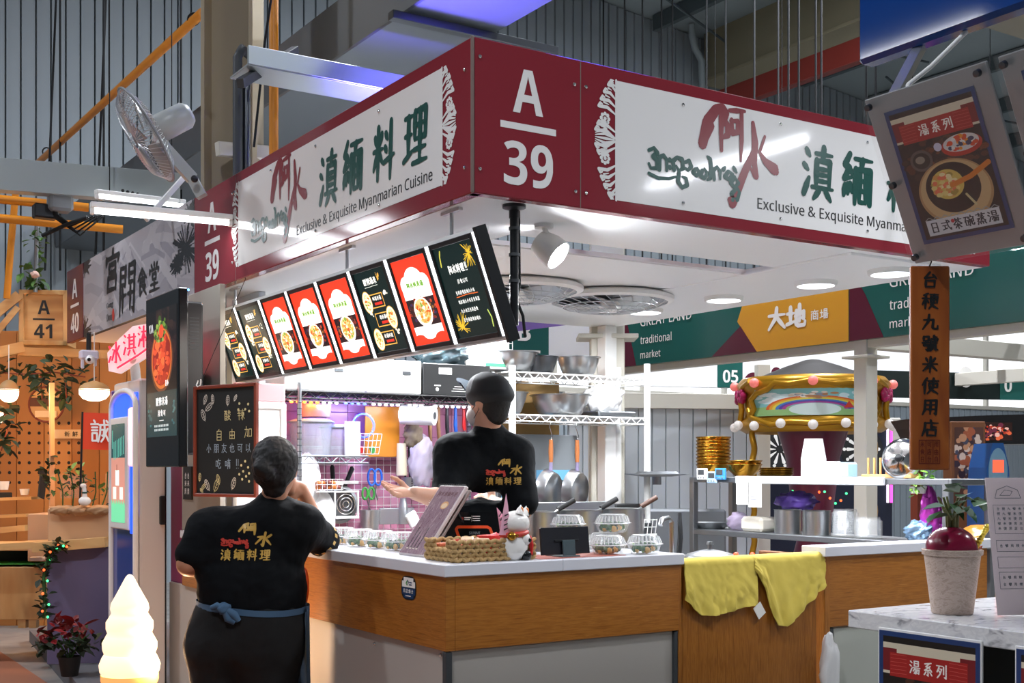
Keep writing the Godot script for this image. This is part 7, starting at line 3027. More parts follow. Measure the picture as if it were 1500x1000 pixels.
	# upright battens
	for q in [[V3(-.169,1.136,-5.695), 1.0, "pale batten rising from the planter's near end"], [V3(.137,1.193,-5.26), .26, "short pale batten beside the vending machine"]]:
		b = B.new()
		var p: Vector3 = q[0]
		b.box(p + V3(0, q[1] * .5,0), V3(.035, q[1], .035), .003)
		one("batten", b, mt("batten_wood", "d8a676", .5), q[2], "batten")
	# plants and driftwood in the planter
	var pl := thing("planter_plants", V3(-.085,1.197,-5.285), "leafy plants growing out of the pale wooden planter", "plant")
	b = B.new()
	for k in 5:
		var p := V3(-.169,1.197,-5.338) + wx * (.07 * k)
		b.tube([p, p + V3(.01 * k, .12,0), p + V3(.02 * (k - 2), .27,.02)], .005,5)
	part(pl, "stem", b, M.green_leaf)
	leafy(pl, [V3(-.203,1.346,-5.36), V3(-.136,1.42,-5.317), V3(-.06,1.41,-5.269), V3(.074,1.311,-5.183)], 70,.09, dark + fresh, leaf_s, 21)
	leafy(pl, [V3(-.169,1.675,-5.695), V3(-.195,1.47,-5.712), V3(-.178,1.316,-5.7)], 26,.05, dark, leaf_s, 23)
	b = B.new()
	b.box(V3(-.007,1.355,-5.71), V3(.2,.18,.02), .03, wxf.basis)
	one("terrarium_glass", b, M.glass, "clear terrarium glass standing in the planter", "glass")
	for k in 3:
		b = B.new()
		lump(b, V3(-.204,1.192,-5.182) + wx * (.13 * k), V3(.09,.035,.05), 40 + k, .5,1.8,16,10)
		one("driftwood", b, mt("driftwood", "b08a64", .7), ["piece of driftwood at the planter's near end", "piece of driftwood in the middle of the planter", "piece of driftwood at the planter's far end"][k], "wood", "driftwood in the planter")
	var gs := thing("goose_figurine", V3(-.084,1.227,-5.046), "white goose figurine with a dark scarf in the planter", "figurine")
	b = B.new()
	var gp := V3(-.084,1.218,-5.046)
	b.ball(gp + V3(0,.04,0), V3(.045,.035,.03), wxf.basis, 14,10)
	b.tube([gp + V3(.0,.05,0), gp + V3(.0,.1,0), gp + V3(-.005,.14,0)], [.022,.014,.014], 10)
	b.ball(gp + V3(-.01,.15,0), V3(.022,.017,.016), Basis.IDENTITY, 10,8)
	part(gs, "body", b, M.ceramic_white)
	b = B.new()
	b.lathe([[.018,-.006], [.021,.0], [.018,.006]], Transform3D(Basis.IDENTITY, gp + V3(0,.1,0)), 12)
	part(gs, "scarf", b, M.ink_green)
	# vines over the wall, each a plant
	for q in [[[V3(-.339,2.303,-7.112), V3(-.097,2.286,-6.956), V3(.097,2.303,-6.832), V3(.314,2.263,-6.692)], 90,.1, "garland of dark leaves across the top of the plank wall", 31], [[V3(-.000,2.274,-6.894), V3(.009,2.073,-6.888)], 26,.05, "short dark vine hanging above the round emblem", 32], [[V3(.151,2.209,-6.678), V3(.16,2.038,-6.672)], 20,.04, "short dark vine hanging left of the pendant lamp", 33], [[V3(-.324,1.972,-6.745), V3(-.291,1.832,-6.724), V3(-.338,1.636,-6.754)], 34,.08, "dark vine with big leaves at the photo's left edge", 34]]:
		var p0: Vector3 = q[0][0]
		var v := thing("vine", p0, q[3], "vine")
		b = B.new()
		b.tube(q[0], .006,5)
		part(v, "stem", b, M.frame_brown)
		leafy(v, q[0], q[1], q[2], dark, leaf_l if q[4] == 34 else leaf_s + leaf_l, q[4])
	# pendant lamps
	for q in [[V3(-.364,2.102,-6.295), .075,.09,520.0, "left egg shaped pendant lamp with a wooden cap"], [V3(.049,2.063,-5.317), .108,.075,520.0, "wide round pendant lamp with a wooden cap above the red flag"], [V3(-.338,1.947,-6.992), .07,.08,520.0, "pendant lamp cut off by the photo's left edge"]]:
		var p: Vector3 = q[0]
		var l := thing("pendant_lamp", p, q[4], "lamp", "pendant lamps of the wooden stall")
		b = B.new()
		b.lathe([[q[1], .01], [q[1] * .98,-q[2] * .4], [q[1] * .75,-q[2] * .8], [q[1] * .4,-q[2]], [.0,-q[2] * 1.03]], Transform3D(Basis.IDENTITY, p), 28)
		part(l, "lamp_globe", b, M.get("globe_glow") if M.has("globe_glow") else glow("globe_glow", "fff0d8", 3.0))
		b = B.new()
		b.lathe([[q[1] * 1.01,.0], [q[1] * .95, q[2] * .4], [q[1] * .6, q[2] * .75], [.015, q[2] * .95], [.0, q[2] * .95]], Transform3D(Basis.IDENTITY, p), 28)
		part(l, "wooden_cap", b, M.wood_light)
		b = B.new()
		b.cyl(p + V3(0, q[2] * .9,0), V3(p.x, 2.495 if q[1] > .1 else p.y + .36, p.z), .004,6)
		part(l, "cord", b, M.white_paint)
		lamp_omni(p + V3(0,-q[2] * .5,0), "ffb870", .75,.06, l)
	# round emblem, name plank, flag
	var em := thing("round_emblem", V3(.258,2.086,-7.916), "round wooden emblem with a brown band on the plank wall", "sign")
	var ex := frame_at(V3(.236,2.081,-7.812), wx, Vector3.UP)
	b = B.new()
	var cp := PackedVector2Array()
	for k in 32:
		cp.append(Vector2.from_angle(TAU * k / 32) * .158)
	b.plate(cp, ex.translated_local(V3(0,0,.0)), .02)
	part(em, "disc", b, M.wood_light)
	b = B.new()
	b.tube(circle(ex.origin, .16, wx, Vector3.UP, 32), .01,6, true)
	part(em, "ring", b, M.frame_brown)
	b = B.new()
	b.card(-.15,-.02,.15,.06, ex.translated_local(V3(0,0,.004)))
	b.plate(PackedVector2Array([V2(-.08,.02), V2(-.03,.1), V2(.0,.06), V2(.04,.1), V2(.09,.02)]), ex.translated_local(V3(0,0,.006)), .0)
	part(em, "brown_band", b, mt("band_brown", "5a3320", .6))
	b = B.new()
	b.box(ex * V3(.0,-.09,.01), V3(.2,.06,.01), .002, ex.basis)
	part(em, "lit_plank", b, mt("plank_cream", "e6c79c", .5))
	var np := thing("name_plank", V3(.452,1.811,-7.911), "pale name plank with three Chinese characters", "sign")
	var nx := frame_at(V3(.378,1.781,-8.018), wx, Vector3.UP)
	b = B.new()
	b.box(nx * V3(.13,.035,0), V3(.4,.085,.014), .002, nx.basis)
	part(np, "plank", b, M.plank_cream)
	b = B.new()
	var gx := .07
	for ch in ["新", "鮮", "料"]:
		glyph(b, GLYPH[ch], nx.translated_local(V3(0,0,.009)), gx, .01,.05,.05,.005)
		gx += .075
	part(np, "lettering", b, M.ink_black)
	var fl := thing("red_flag", V3(-.076,1.224,-5.16), "small orange red flag with a white Chinese character on a black pole", "flag")
	b = B.new()
	b.cyl(V3(-.089,1.2,-5.168), V3(-.072,1.898,-5.157), .008,8)
	part(fl, "pole", b, M.black_plastic)
	b = B.new()
	var fa := V3(-.072,1.893,-5.157)
	var fbv := wx * .24
	for i in 10:
		var q := []
		for e in [[i, 0], [i + 1,0], [i + 1,1], [i, 1]]:
			var s: float = e[0] / 10.0
			q.append(fa + fbv * s + V3(0,-.008 * s - .265 * e[1], 0) + V3(-.54,0,.841) * .012 * sin(s * 7.0))
		b.quad(q[0], q[1], q[2], q[3], V3(-.54,0,.841))
	part(fl, "cloth", b, mt("flag_red", "e2441c", .7))
	b = B.new()
	glyph(b, GLYPH["誠"], frame_at(fa + V3(-.54,0,.841) * .02, wx, Vector3.UP), .06,-.22,.14,.17,.014)
	part(fl, "white_character", b, M.paper)
	# security camera
	var cc := thing("security_camera", V3(.015,2.35,-5.339), "white dome security camera hanging below the A 40 sign", "camera")
	var cp2 := V3(.015,2.325,-5.339)
	b = B.new()
	b.box(cp2, V3(.13,.07,.08), .012)
	b.box(cp2 + V3(-.045,-.06,0), V3(.02,.08,.03), .004)
	b.box(cp2 + V3(.045,-.05,0), V3(.02,.06,.03), .004)
	part(cc, "body", b, mt("camera_lilac", "cfcadb", .35))
	b = B.new()
	b.ball(cp2 + V3(0,-.035,.03), Vector3.ONE * .034, Basis.IDENTITY, 14,10)
	var eye := part(cc, "eye_ball", b, M.white_panel)
	b = B.new()
	b.ball(cp2 + V3(-.012,-.038,.06), V3(.014,.014,.008), Basis.IDENTITY, 10,8)
	part(eye, "lens", b, M.gloss_black)
	b = B.new()
	b.cyl(cp2 + V3(0,.035,0), cp2 + V3(0,.16,0), .018,10)
	part(cc, "stalk", b, M.black_plastic)
	# leafy post with fairy lights standing on the box
	var lp := thing("leafy_post", V3(-.018,3.008,-7.024), "steel post wound with leaves and a pink rose on the A 41 box", "plant")
	b = B.new()
	b.cyl(V3(-.018,2.991,-7.024), V3(-.008,3.56,-7.018), .018,10)
	part(lp, "post", b, M.steel)
	leafy(lp, [V3(-.018,3.037,-7.024), V3(-.027,3.182,-7.03)], 44,.085, fresh, leaf_s + leaf_l, 51)
	leafy(lp, [V3(-.008,3.357,-7.018), V3(.007,3.49,-7.008)], 26,.06, fresh, leaf_s, 52)
	b = B.new()
	lump(b, V3(-.044,3.126,-6.922), V3(.035,.03,.03), 5,.5,3.0,14,10)
	part(lp, "rose", b, mt("rose_pink", "d9b3a4", .6))
	# platform, purple panel, cabinet, garland, poinsettia
	b = B.new()
	b.bar(V3(.163,.1,-6.935) + V3(.4,-.06,-.2), V3(-.352,.1,-3.996) + V3(.55,-.06,.6), 1.2,.12)
	setting("floor_platform", b, mt("platform_grey", "68686c", .7))
	b = B.new()
	b.span(V3(-3.5,.0,-8.4), V3(-.36,.006,1.0), .0)
	setting("floor_aisle", b, mt("aisle_red", "a06a52", .6))
	b = B.new()
	b.bar(V3(.132,.05,-9.408), V3(.548,.05,-9.361), .5,.012)
	one("green_mat", b, mt("mat_green", "3a7a34", .9), "strip of green turf mat before the wooden cabinet", "mat")
	b = B.new()
	var pp := V3(-.101,.541,-5.116)
	b.box(V3(pp.x, .52, pp.z), V3(.46,.86,.03), .004, wxf.basis)
	one("violet_partition", b, mt("panel_violet", "6b6383", .5), "violet grey panel closing the front of the wooden stall", "panel")
	var cb := thing("wooden_cabinet", V3(-.307,.328,-6.14), "pine cabinet with an open drawer beside the violet panel", "cabinet")
	var cx := frame_at(V3(-.725,.34,-6.29), wx, Vector3.UP)
	b = B.new()
	b.box(cx * V3(.37,.2,-.1), V3(.68,.4,.4), .004, wxf.basis)
	part(cb, "body", b, M.pine_up)
	b = B.new()
	b.box(cx * V3(.37,.55,-.1), V3(.72,.05,.42), .004, wxf.basis)
	part(cb, "top", b, M.pine)
	b = B.new()
	b.box(cx * V3(.37,.46,-.28), V3(.66,.14,.02), .0, wxf.basis)
	part(cb, "drawer_back", b, mt("drawer_dark", "1c2a1e", .7))
	b = B.new()
	b.box(cx * V3(.36,.42,-.08), V3(.5,.01,.26), .0, wxf.basis)
	part(cb, "green_liner", b, mt("liner_green", "3fae4a", .6))
	for k in 2:
		b = B.new()
		b.box(cx * V3(.52 + .08 * k, -.03,.06), V3(.06,.07,.06), .003, wxf.basis)
		part(cb, "foot", b, M.pine)
	b = B.new()
	b.box(V3(-.26,.812,-5.753), V3(.1,.03,.06), .01, wxf.basis)
	one("white_napkin_box", b, M.white_panel, "white napkin box at the open drawer", "box")
	var gl := thing("tinsel_garland", V3(-.273,.936,-5.167), "green tinsel garland with tiny red and green lights on the cabinet corner", "garland")
	var path := [V3(-.222,.932,-5.016), V3(-.271,.942,-5.047), V3(-.319,.884,-5.078), V3(-.352,.726,-5.099), V3(-.344,.534,-5.094), V3(-.352,.437,-5.099)]
	b = B.new()
	b.tube(path, .012,6)
	part(gl, "wire", b, M.green_leaf)
	leafy(gl, path, 120,.03, dark, leaf_s, 61)
	for k in 12:
		b = B.new()
		var q := k / 11.0 * (path.size() - 1.001)
		b.ball(path[int(q)].lerp(path[int(q) + 1], q - int(q)) + V3(.02 * sin(k * 3.0), .01,.035), Vector3.ONE * .009, Basis.IDENTITY, 8,6)
		part(gl, "fairy_light", b, [M.get("fairy_red"), M.get("fairy_green")][k % 2] if M.has("fairy_green") else [glow("fairy_red", "ff5a2c", 3.0), glow("fairy_green", "4cff9a", 2.0)][k % 2])
	var po := V3(-.292,.225,-4.586)
	po.y = .1
	var ps := thing("poinsettia", po, "red poinsettia in a dark pot on the grey platform", "plant")
	b = B.new()
	b.lathe([[.0,.0], [.055,.0], [.075,.13], [.07,.13], [.06,.1], [.0,.1]], Transform3D(Basis.IDENTITY, po), 20)
	part(ps, "pot", b, M.black_matte)
	b = B.new()
	for k in 7:
		var a := TAU * k / 7
		b.tube([po + V3(0,.1,0), po + V3(cos(a) * .06,.2, sin(a) * .06), po + V3(cos(a) * .13,.27, sin(a) * .13)], .005,5)
	part(ps, "stem", b, M.green_leaf)
	leafy(ps, [po + V3(-.16,.2,-.05), po + V3(0,.24,.1), po + V3(.17,.18,.02)], 60,.07, dark, leaf_s + leaf_l, 71)
	leafy(ps, [po + V3(-.17,.29,.0), po + V3(-.02,.33,.03), po + V3(.12,.29,.02)], 60,.055, [mt("bract_a", "8f1a1e", .5), mt("bract_b", "6a1418", .5)], leaf_s + [leaf_l[0]], 72)

# ---------------------------------------------------------------- right side of the stall, towels
func towel(x0: float, x1: float, drop: Array, label: String, seed_: int) -> void:
	# cloth over the door's top edge (y 1.09, z -.02 .. -.05); drop: how far each column hangs in front
	var nz := FastNoiseLite.new()
	nz.seed = seed_
	nz.frequency = 6.0
	var cols := 28
	var rows := 22
	var pos := []
	for j in rows + 1:
		var row := []
		for i in cols + 1:
			var s := float(i) / cols
			var q := s * (drop.size() - 1)
			var k := mini(int(q), drop.size() - 2)
			var dn: float = lerpf(drop[k], drop[k + 1], q - k)
			var t := float(j) / rows
			var x := lerpf(x0, x1, s)
			var p: Vector3
			if t < .2:
				var a := t / .2
				p = V3(x, 1.0 + .095 * a, -.062)
			elif t < .3:
				var a := (t - .2) / .1 * PI
				p = V3(x, 1.095 + .012 * sin(a), -.036 - .026 * cos(a))
			else:
				var a := (t - .3) / .7
				p = V3(x + .012 * a * nz.get_noise_2d(x * 2.0,3.0), 1.095 - dn * a, -.01)
				p.z += .006 + a * (.014 + .022 * nz.get_noise_2d(x * 3.2, a * .25)) + .006 * nz.get_noise_2d(x * 9.0, a * 1.6)
			row.append(p)
		pos.append(row)
	var nor := []
	for j in rows + 1:
		var row := []
		for i in cols + 1:
			var u: Vector3 = pos[j][mini(i + 1, cols)] - pos[j][maxi(i - 1,0)]
			var v: Vector3 = pos[mini(j + 1, rows)][i] - pos[maxi(j - 1,0)][i]
			row.append(v.cross(u).normalized())
		nor.append(row)
	var b := B.new()
	for sgn in [1.0,-1.0]:
		for j in rows:
			for i in cols:
				var q := []
				var qn := []
				for e in [[j, i], [j, i + 1], [j + 1, i + 1], [j + 1, i]]:
					q.append(pos[e[0]][e[1]] + nor[e[0]][e[1]] * (.0025 * sgn))
					qn.append(nor[e[0]][e[1]] * sgn)
				b.smooth(q[0], q[1], q[2], q[3], qn[0], qn[1], qn[2], qn[3])
	var o := one("towel", b, M.yellow_cloth, label, "towel", "towels on the swing door")
	if seed_ == 2:
		b = B.new()
		b.box(V3(1.575,.865,.004), V3(.05,.06,.002), .0, Basis(Vector3.BACK, .6))
		part(o, "care_label", b, M.paper)

func right_side() -> void:
	var b := B.new()
	M.yellow_cloth.rim_enabled = true
	M.yellow_cloth.rim = .4
	towel(1.15,1.565, [.16,.23,.235,.225,.21,.205], "yellow towel hanging square over the swing door", 1)
	towel(1.55,1.99, [.05,.14,.3,.31,.27,.22,.18,.15], "yellow towel hanging in a point with a white care label", 2)
	# white bag in the gap beside the side counter
	b = B.new()
	lump(b, V3(1.985,.55,.03), V3(.05,.18,.04), 3,.4,1.5,16,12)
	one("white_bag", b, M.white_panel, "white plastic bag hanging in the gap beside the swing door", "bag")
	# --- open steel rack along the right edge of the kitchen
	var r := thing("steel_rack", V3(3.55,.0,-1.5), "open stainless steel rack along the kitchen's right side", "rack")
	for y in [1.43,1.075]:
		b = B.new()
		b.span(V3(3.35, y - .035,-2.5), V3(3.75, y, -.36), .004)
		part(r, "shelf", b, M.steel_dull)
	b = B.new()
	b.span(V3(3.36,.5,-2.48), V3(3.74,.53,-.38), .004)
	part(r, "shelf", b, M.steel_dull)
	for q in [[3.37,-2.48], [3.73,-2.48], [3.37,-.4], [3.73,-.4]]:
		b = B.new()
		b.box(V3(q[0], .715, q[1]), V3(.045,1.43,.045), .004)
		part(r, "leg", b, M.steel_dull)
	var ty := 1.431
	# stack of golden bowls, each one a bowl
	var gb := V3(3.5,1.471,-2.426)
	var g0 := thing("golden_bowl", V3(3.5, ty, gb.z), "x", "bowl", "golden bowls stacked on the steel rack")
	b = B.new()
	b.lathe([[.0,.0], [.055,.0], [.06,.006], [.11,.055], [.112,.075], [.118,.082], [.118,.087], [.112,.088], [.106,.06], [.055,.01], [.0,.008]], Transform3D.IDENTITY, 36)
	part(g0, "shell", b, M.gold_metal, true)
	b = B.new()
	b.tube(circle(V3(0,.086,0), .117, Vector3.RIGHT, Vector3.BACK, 32), .0035,6, true)
	part(g0, "rim", b, M.gold_metal, true)
	var ord := ["bottom", "second", "third", "fourth", "fifth", "sixth", "seventh", "eighth", "top"]
	for k in 9:
		if k == 0:
			g0.set_meta("label", "golden bowl at the bottom of the tall stack on the rack")
		else:
			copy_of(g0, V3(3.5, ty + k * .0235, gb.z), .3 * k, ("golden bowl on top of the tall stack on the rack" if k == 8 else "golden bowl, %s from the bottom of the tall stack" % ord[k]))
	var g2 := V3(3.45,1.471,-2.07)
	copy_of(g0, V3(3.45, ty, g2.z), .2, "lower golden bowl of the pair beside the tall stack")
	copy_of(g0, V3(3.45, ty + .0235, g2.z), .2, "upper golden bowl of the pair beside the tall stack")
	# golden plates
	var pz := V3(3.45,1.471,-1.776)
	for k in 5:
		var t := thing("golden_plate", V3(3.45, ty + k * .011, pz.z), "golden plate, %s of five stacked beside the paper cups" % ["lowest", "second from below", "middle one", "second from the top", "topmost"][k], "plate", "golden plates on the steel rack")
		b = B.new()
		b.lathe([[.0,.0], [.085,.0], [.108,.016], [.112,.017], [.112,.02], [.106,.019], [.083,.004], [.0,.004]], Transform3D.IDENTITY, 36)
		part(t, "disc", b, M.gold_metal, true)
	# paper cups, nested upside down
	var cz := V3(3.4,1.472,-1.406)
	for k in 14:
		b = B.new()
		var y := ty + k * .0085
		b.lathe([[.076,.0], [.078,.003], [.076,.006], [.055,.13], [.0,.13]], Transform3D(Basis.IDENTITY, V3(3.4, y, cz.z)), 28)
		one("paper_cup", b, M.white_panel, "topmost white paper cup of the upturned stack" if k == 13 else "white paper cup in the upturned stack on the rack", "cup", "paper cups on the steel rack")
	for q in [[1215,.13,.1, "white tissue pack beside the paper cups", M.white_panel], [1238,.12,.095, "pale blue tissue pack beside the paper cups", mt("pack_blue", "a9cfe6", .4)]]:
		var zz := (V3(3.42,1.472,-1.297) if q[0] == 1215 else V3(3.42,1.472,-1.173)).z
		b = B.new()
		b.box(V3(3.42, ty + q[2] * .5, zz), V3(.1, q[2], q[1]), .012)
		one("tissue_pack", b, q[4], q[3], "tissue")
	# wooden lid rack and steel lid
	var lz := V3(3.42,1.472,-.855)
	var wr := thing("wooden_rack", V3(3.42, ty, lz.z), "small wooden peg rack holding a pan lid", "rack")
	b = B.new()
	b.box(V3(3.42, ty + .012, lz.z + .02), V3(.08,.022,.36), .003)
	part(wr, "base", b, M.pine)
	for k in 7:
		b = B.new()
		b.cyl(V3(3.42, ty + .02, lz.z - .14 + k * .045), V3(3.42, ty + .12, lz.z - .14 + k * .045), .007,8)
		part(wr, "peg", b, M.pine)
	var ld := thing("pan_lid", V3(3.4,1.511,-.75), "domed steel pan lid standing in the wooden rack", "lid")
	var lx := frame_at(V3(3.4,1.542,-.731), V3(.35,0,.94), V3(-.94,.1,.35))
	b = B.new()
	b.lathe([[.118,.0], [.116,.012], [.09,.03], [.0,.04]], lx, 36)
	part(ld, "dome", b, M.chrome)
	b = B.new()
	b.lathe([[.0,.075], [.022,.07], [.024,.055], [.01,.038]], lx, 16)
	part(ld, "knob", b, M.black_plastic)
	# receipt rail, receipts, timers
	b = B.new()
	b.box(V3(3.338,1.415, (V3(3.34,1.43,-1.416)).z), V3(.02,.05,1.22), .004)
	one("receipt_rail", b, mt("rail_grey", "c4c8cc", .4), "white ticket rail along the front of the rack's top shelf", "rail")
	for q in [[V3(3.32,1.316,-1.946), .09, "first order ticket clipped to the white rail"], [V3(3.32,1.287,-1.833), .1, "second order ticket clipped to the white rail"]]:
		var t := thing("order_ticket", q[0], q[2], "ticket", "order tickets on the rail")
		b = B.new()
		var p: Vector3 = q[0]
		b.box(V3(3.32,1.4 - q[1] * .8, p.z), V3(.001, q[1] * 1.6,.12), .0)
		part(t, "slip", b, M.paper)
		b = B.new()
		for k in 6:
			b.stroke([V2(-.04,-.02 - k * .018), V2(.035 - .01 * (k % 3), -.02 - k * .018)], [.004,.004], frame_at(V3(3.319,1.4, p.z), V3(0,0,1), Vector3.UP))
		part(t, "print", b, M.mid_grey)
	for q in [[V3(3.32,1.452,-2.342), M.white_panel, "white kitchen timer on the rack's corner"], [V3(3.32,1.43,-2.24), mt("timer_pale", "a9c4dc", .4), "small pale blue kitchen timer between two others"], [V3(3.32,1.453,-2.16), mt("timer_blue", "3f8fd0", .35), "bright blue kitchen timer on the rack's top shelf"]]:
		var p: Vector3 = q[0]
		var t := thing("kitchen_timer", p, q[2], "timer", "kitchen timers")
		b = B.new()
		b.box(V3(3.325, p.y, p.z), V3(.022,.078,.095), .012)
		part(t, "case", b, q[1])
		b = B.new()
		b.box(V3(3.313, p.y + .012, p.z), V3(.004,.035,.06), .001)
		part(t, "readout", b, M.dark_grey)
		b = B.new()
		for k in 3:
			b.ball(V3(3.313, p.y - .024, p.z - .025 + .025 * k), V3(.003,.006,.008), Basis.IDENTITY, 8,5)
		part(t, "button", b, M.mid_grey)
	# lower shelf: pan, tub, two pots, stacks of clear lids
	var sy := 1.076
	b = B.new()
	b.lathe([[.0,.0], [.09,.0], [.135,.04], [.14,.04], [.092,-.002]], Transform3D(Basis.IDENTITY, V3(3.5, sy + .002, (V3(3.5,1.14,-2.446)).z)), 32)
	one("shallow_pan", b, M.steel, "shallow steel pan at the end of the lower rack shelf", "pan")
	b = B.new()
	b.box(V3(3.47, sy + .05, (V3(3.47,1.135,-1.951)).z), V3(.16,.095,.2), .02)
	one("plastic_tub", b, mt("tub_milk", "d9d3c4", .3), "milky plastic tub of dough on the lower rack shelf", "tub")
	b = B.new()
	lump(b, V3(3.5, sy + .06, (V3(3.5,1.149,-2.175)).z), V3(.07,.06,.08), 4,.4,2.0,18,12)
	one("clear_bag", b, clear("bag_violet", "b9a9c4", .6,.3), "clear bag of violet goods beside the plastic tub", "bag")
	for q in [[V3(3.45,1.124,-1.673), "first tall steel container on the lower rack shelf"], [V3(3.45,1.116,-1.43), "second tall steel container on the lower rack shelf"]]:
		var p := V3(3.45, sy, q[0].z)
		var t := thing("steel_container", p, q[1], "pot", "steel containers on the rack")
		b = B.new()
		b.lathe([[.0,.0], [.085,.0], [.085,.15], [.09,.153], [.082,.153], [.08,.01], [.0,.01]], Transform3D(Basis.IDENTITY, p), 32)
		part(t, "body", b, M.steel)
		b = B.new()
		b.lathe([[.0,.13], [.08,.13]], Transform3D(Basis.IDENTITY, p), 24)
		part(t, "contents", b, M.dark_grey)
	for q in [[V3(3.45,1.122,-1.2), 14, "taller stack"], [V3(3.45,1.117,-1.021), 10, "shorter stack"]]:
		for k in q[1]:
			b = B.new()
			b.lathe([[.08,.0], [.082,.003], [.07,.012], [.066,.03], [.0,.032]], Transform3D(Basis.IDENTITY, V3(3.45, sy + .002 + k * .0105, q[0].z)), 24)
			one("food_cover", b, clear("lid_clear", "f4f8fa", .08,.1), ("topmost clear lid of the %s on the rack" % q[2]) if k == q[1] - 1 else ("clear plastic lid in the %s on the rack" % q[2]), "lid", "clear lids, " + q[2])
	b = B.new()
	lump(b, V3(3.58, sy + .2, (V3(3.58,1.361,-1.735)).z), V3(.08,.06,.16), 6,.5,2.0,20,14)
	one("purple_bag", b, mt("bag_purple", "6b4fb0", .25), "glossy purple bag stuffed behind the steel containers", "bag")
	# stove pot behind the counter door
	var pt := V3(2.105,.972,-.906)
	var sp := thing("steamer_pot", V3(pt.x, .85, pt.z), "lidded steel steamer pot behind the swing door", "pot")
	b = B.new()
	b.lathe([[.0,.0], [.13,.0], [.13,.16], [.135,.165], [.0,.165]], Transform3D(Basis.IDENTITY, V3(pt.x, .86, pt.z)), 32)
	part(sp, "body", b, M.steel)
	b = B.new()
	b.lathe([[.133,.166], [.12,.18], [.05,.2], [.015,.205], [.012,.225], [.02,.23], [.016,.245], [.0,.246]], Transform3D(Basis.IDENTITY, V3(pt.x, .86, pt.z)), 32)
	part(sp, "lid", b, M.steel)
	var st := thing("gas_stove", V3(2.35,.12,-.95), "dark gas stove behind the towels", "stove")
	b = B.new()
	b.span(V3(2.04,.12,-1.42), V3(3.0,.85,-.62), .006)
	part(st, "body", b, M.dark_grey)
	b = B.new()
	b.span(V3(2.95,.85,-1.42), V3(3.0,1.0,-.62), .004)
	part(st, "splash_board", b, mt("rust_board", "6a4020", .5))
	b = B.new()
	b.tube(circle(V3(2.29,1.03,-.55), .16, Vector3.RIGHT, Vector3.BACK, 24), .014,6, true)
	part(st, "burner_ring", b, M.black_matte)
	for q in [V3(2.08,1.051,-.684), V3(2.185,1.047,-.676)]:
		b = B.new()
		b.ball(q, Vector3.ONE * .012, Basis.IDENTITY, 10,8)
		part(st, "pilot_light", b, glow("pilot_glow_%d" % int(q.x * 100), "ff3a1c", 4.0))
	# ribbed sheet wall close behind the rack
	far_side()
	foreground()

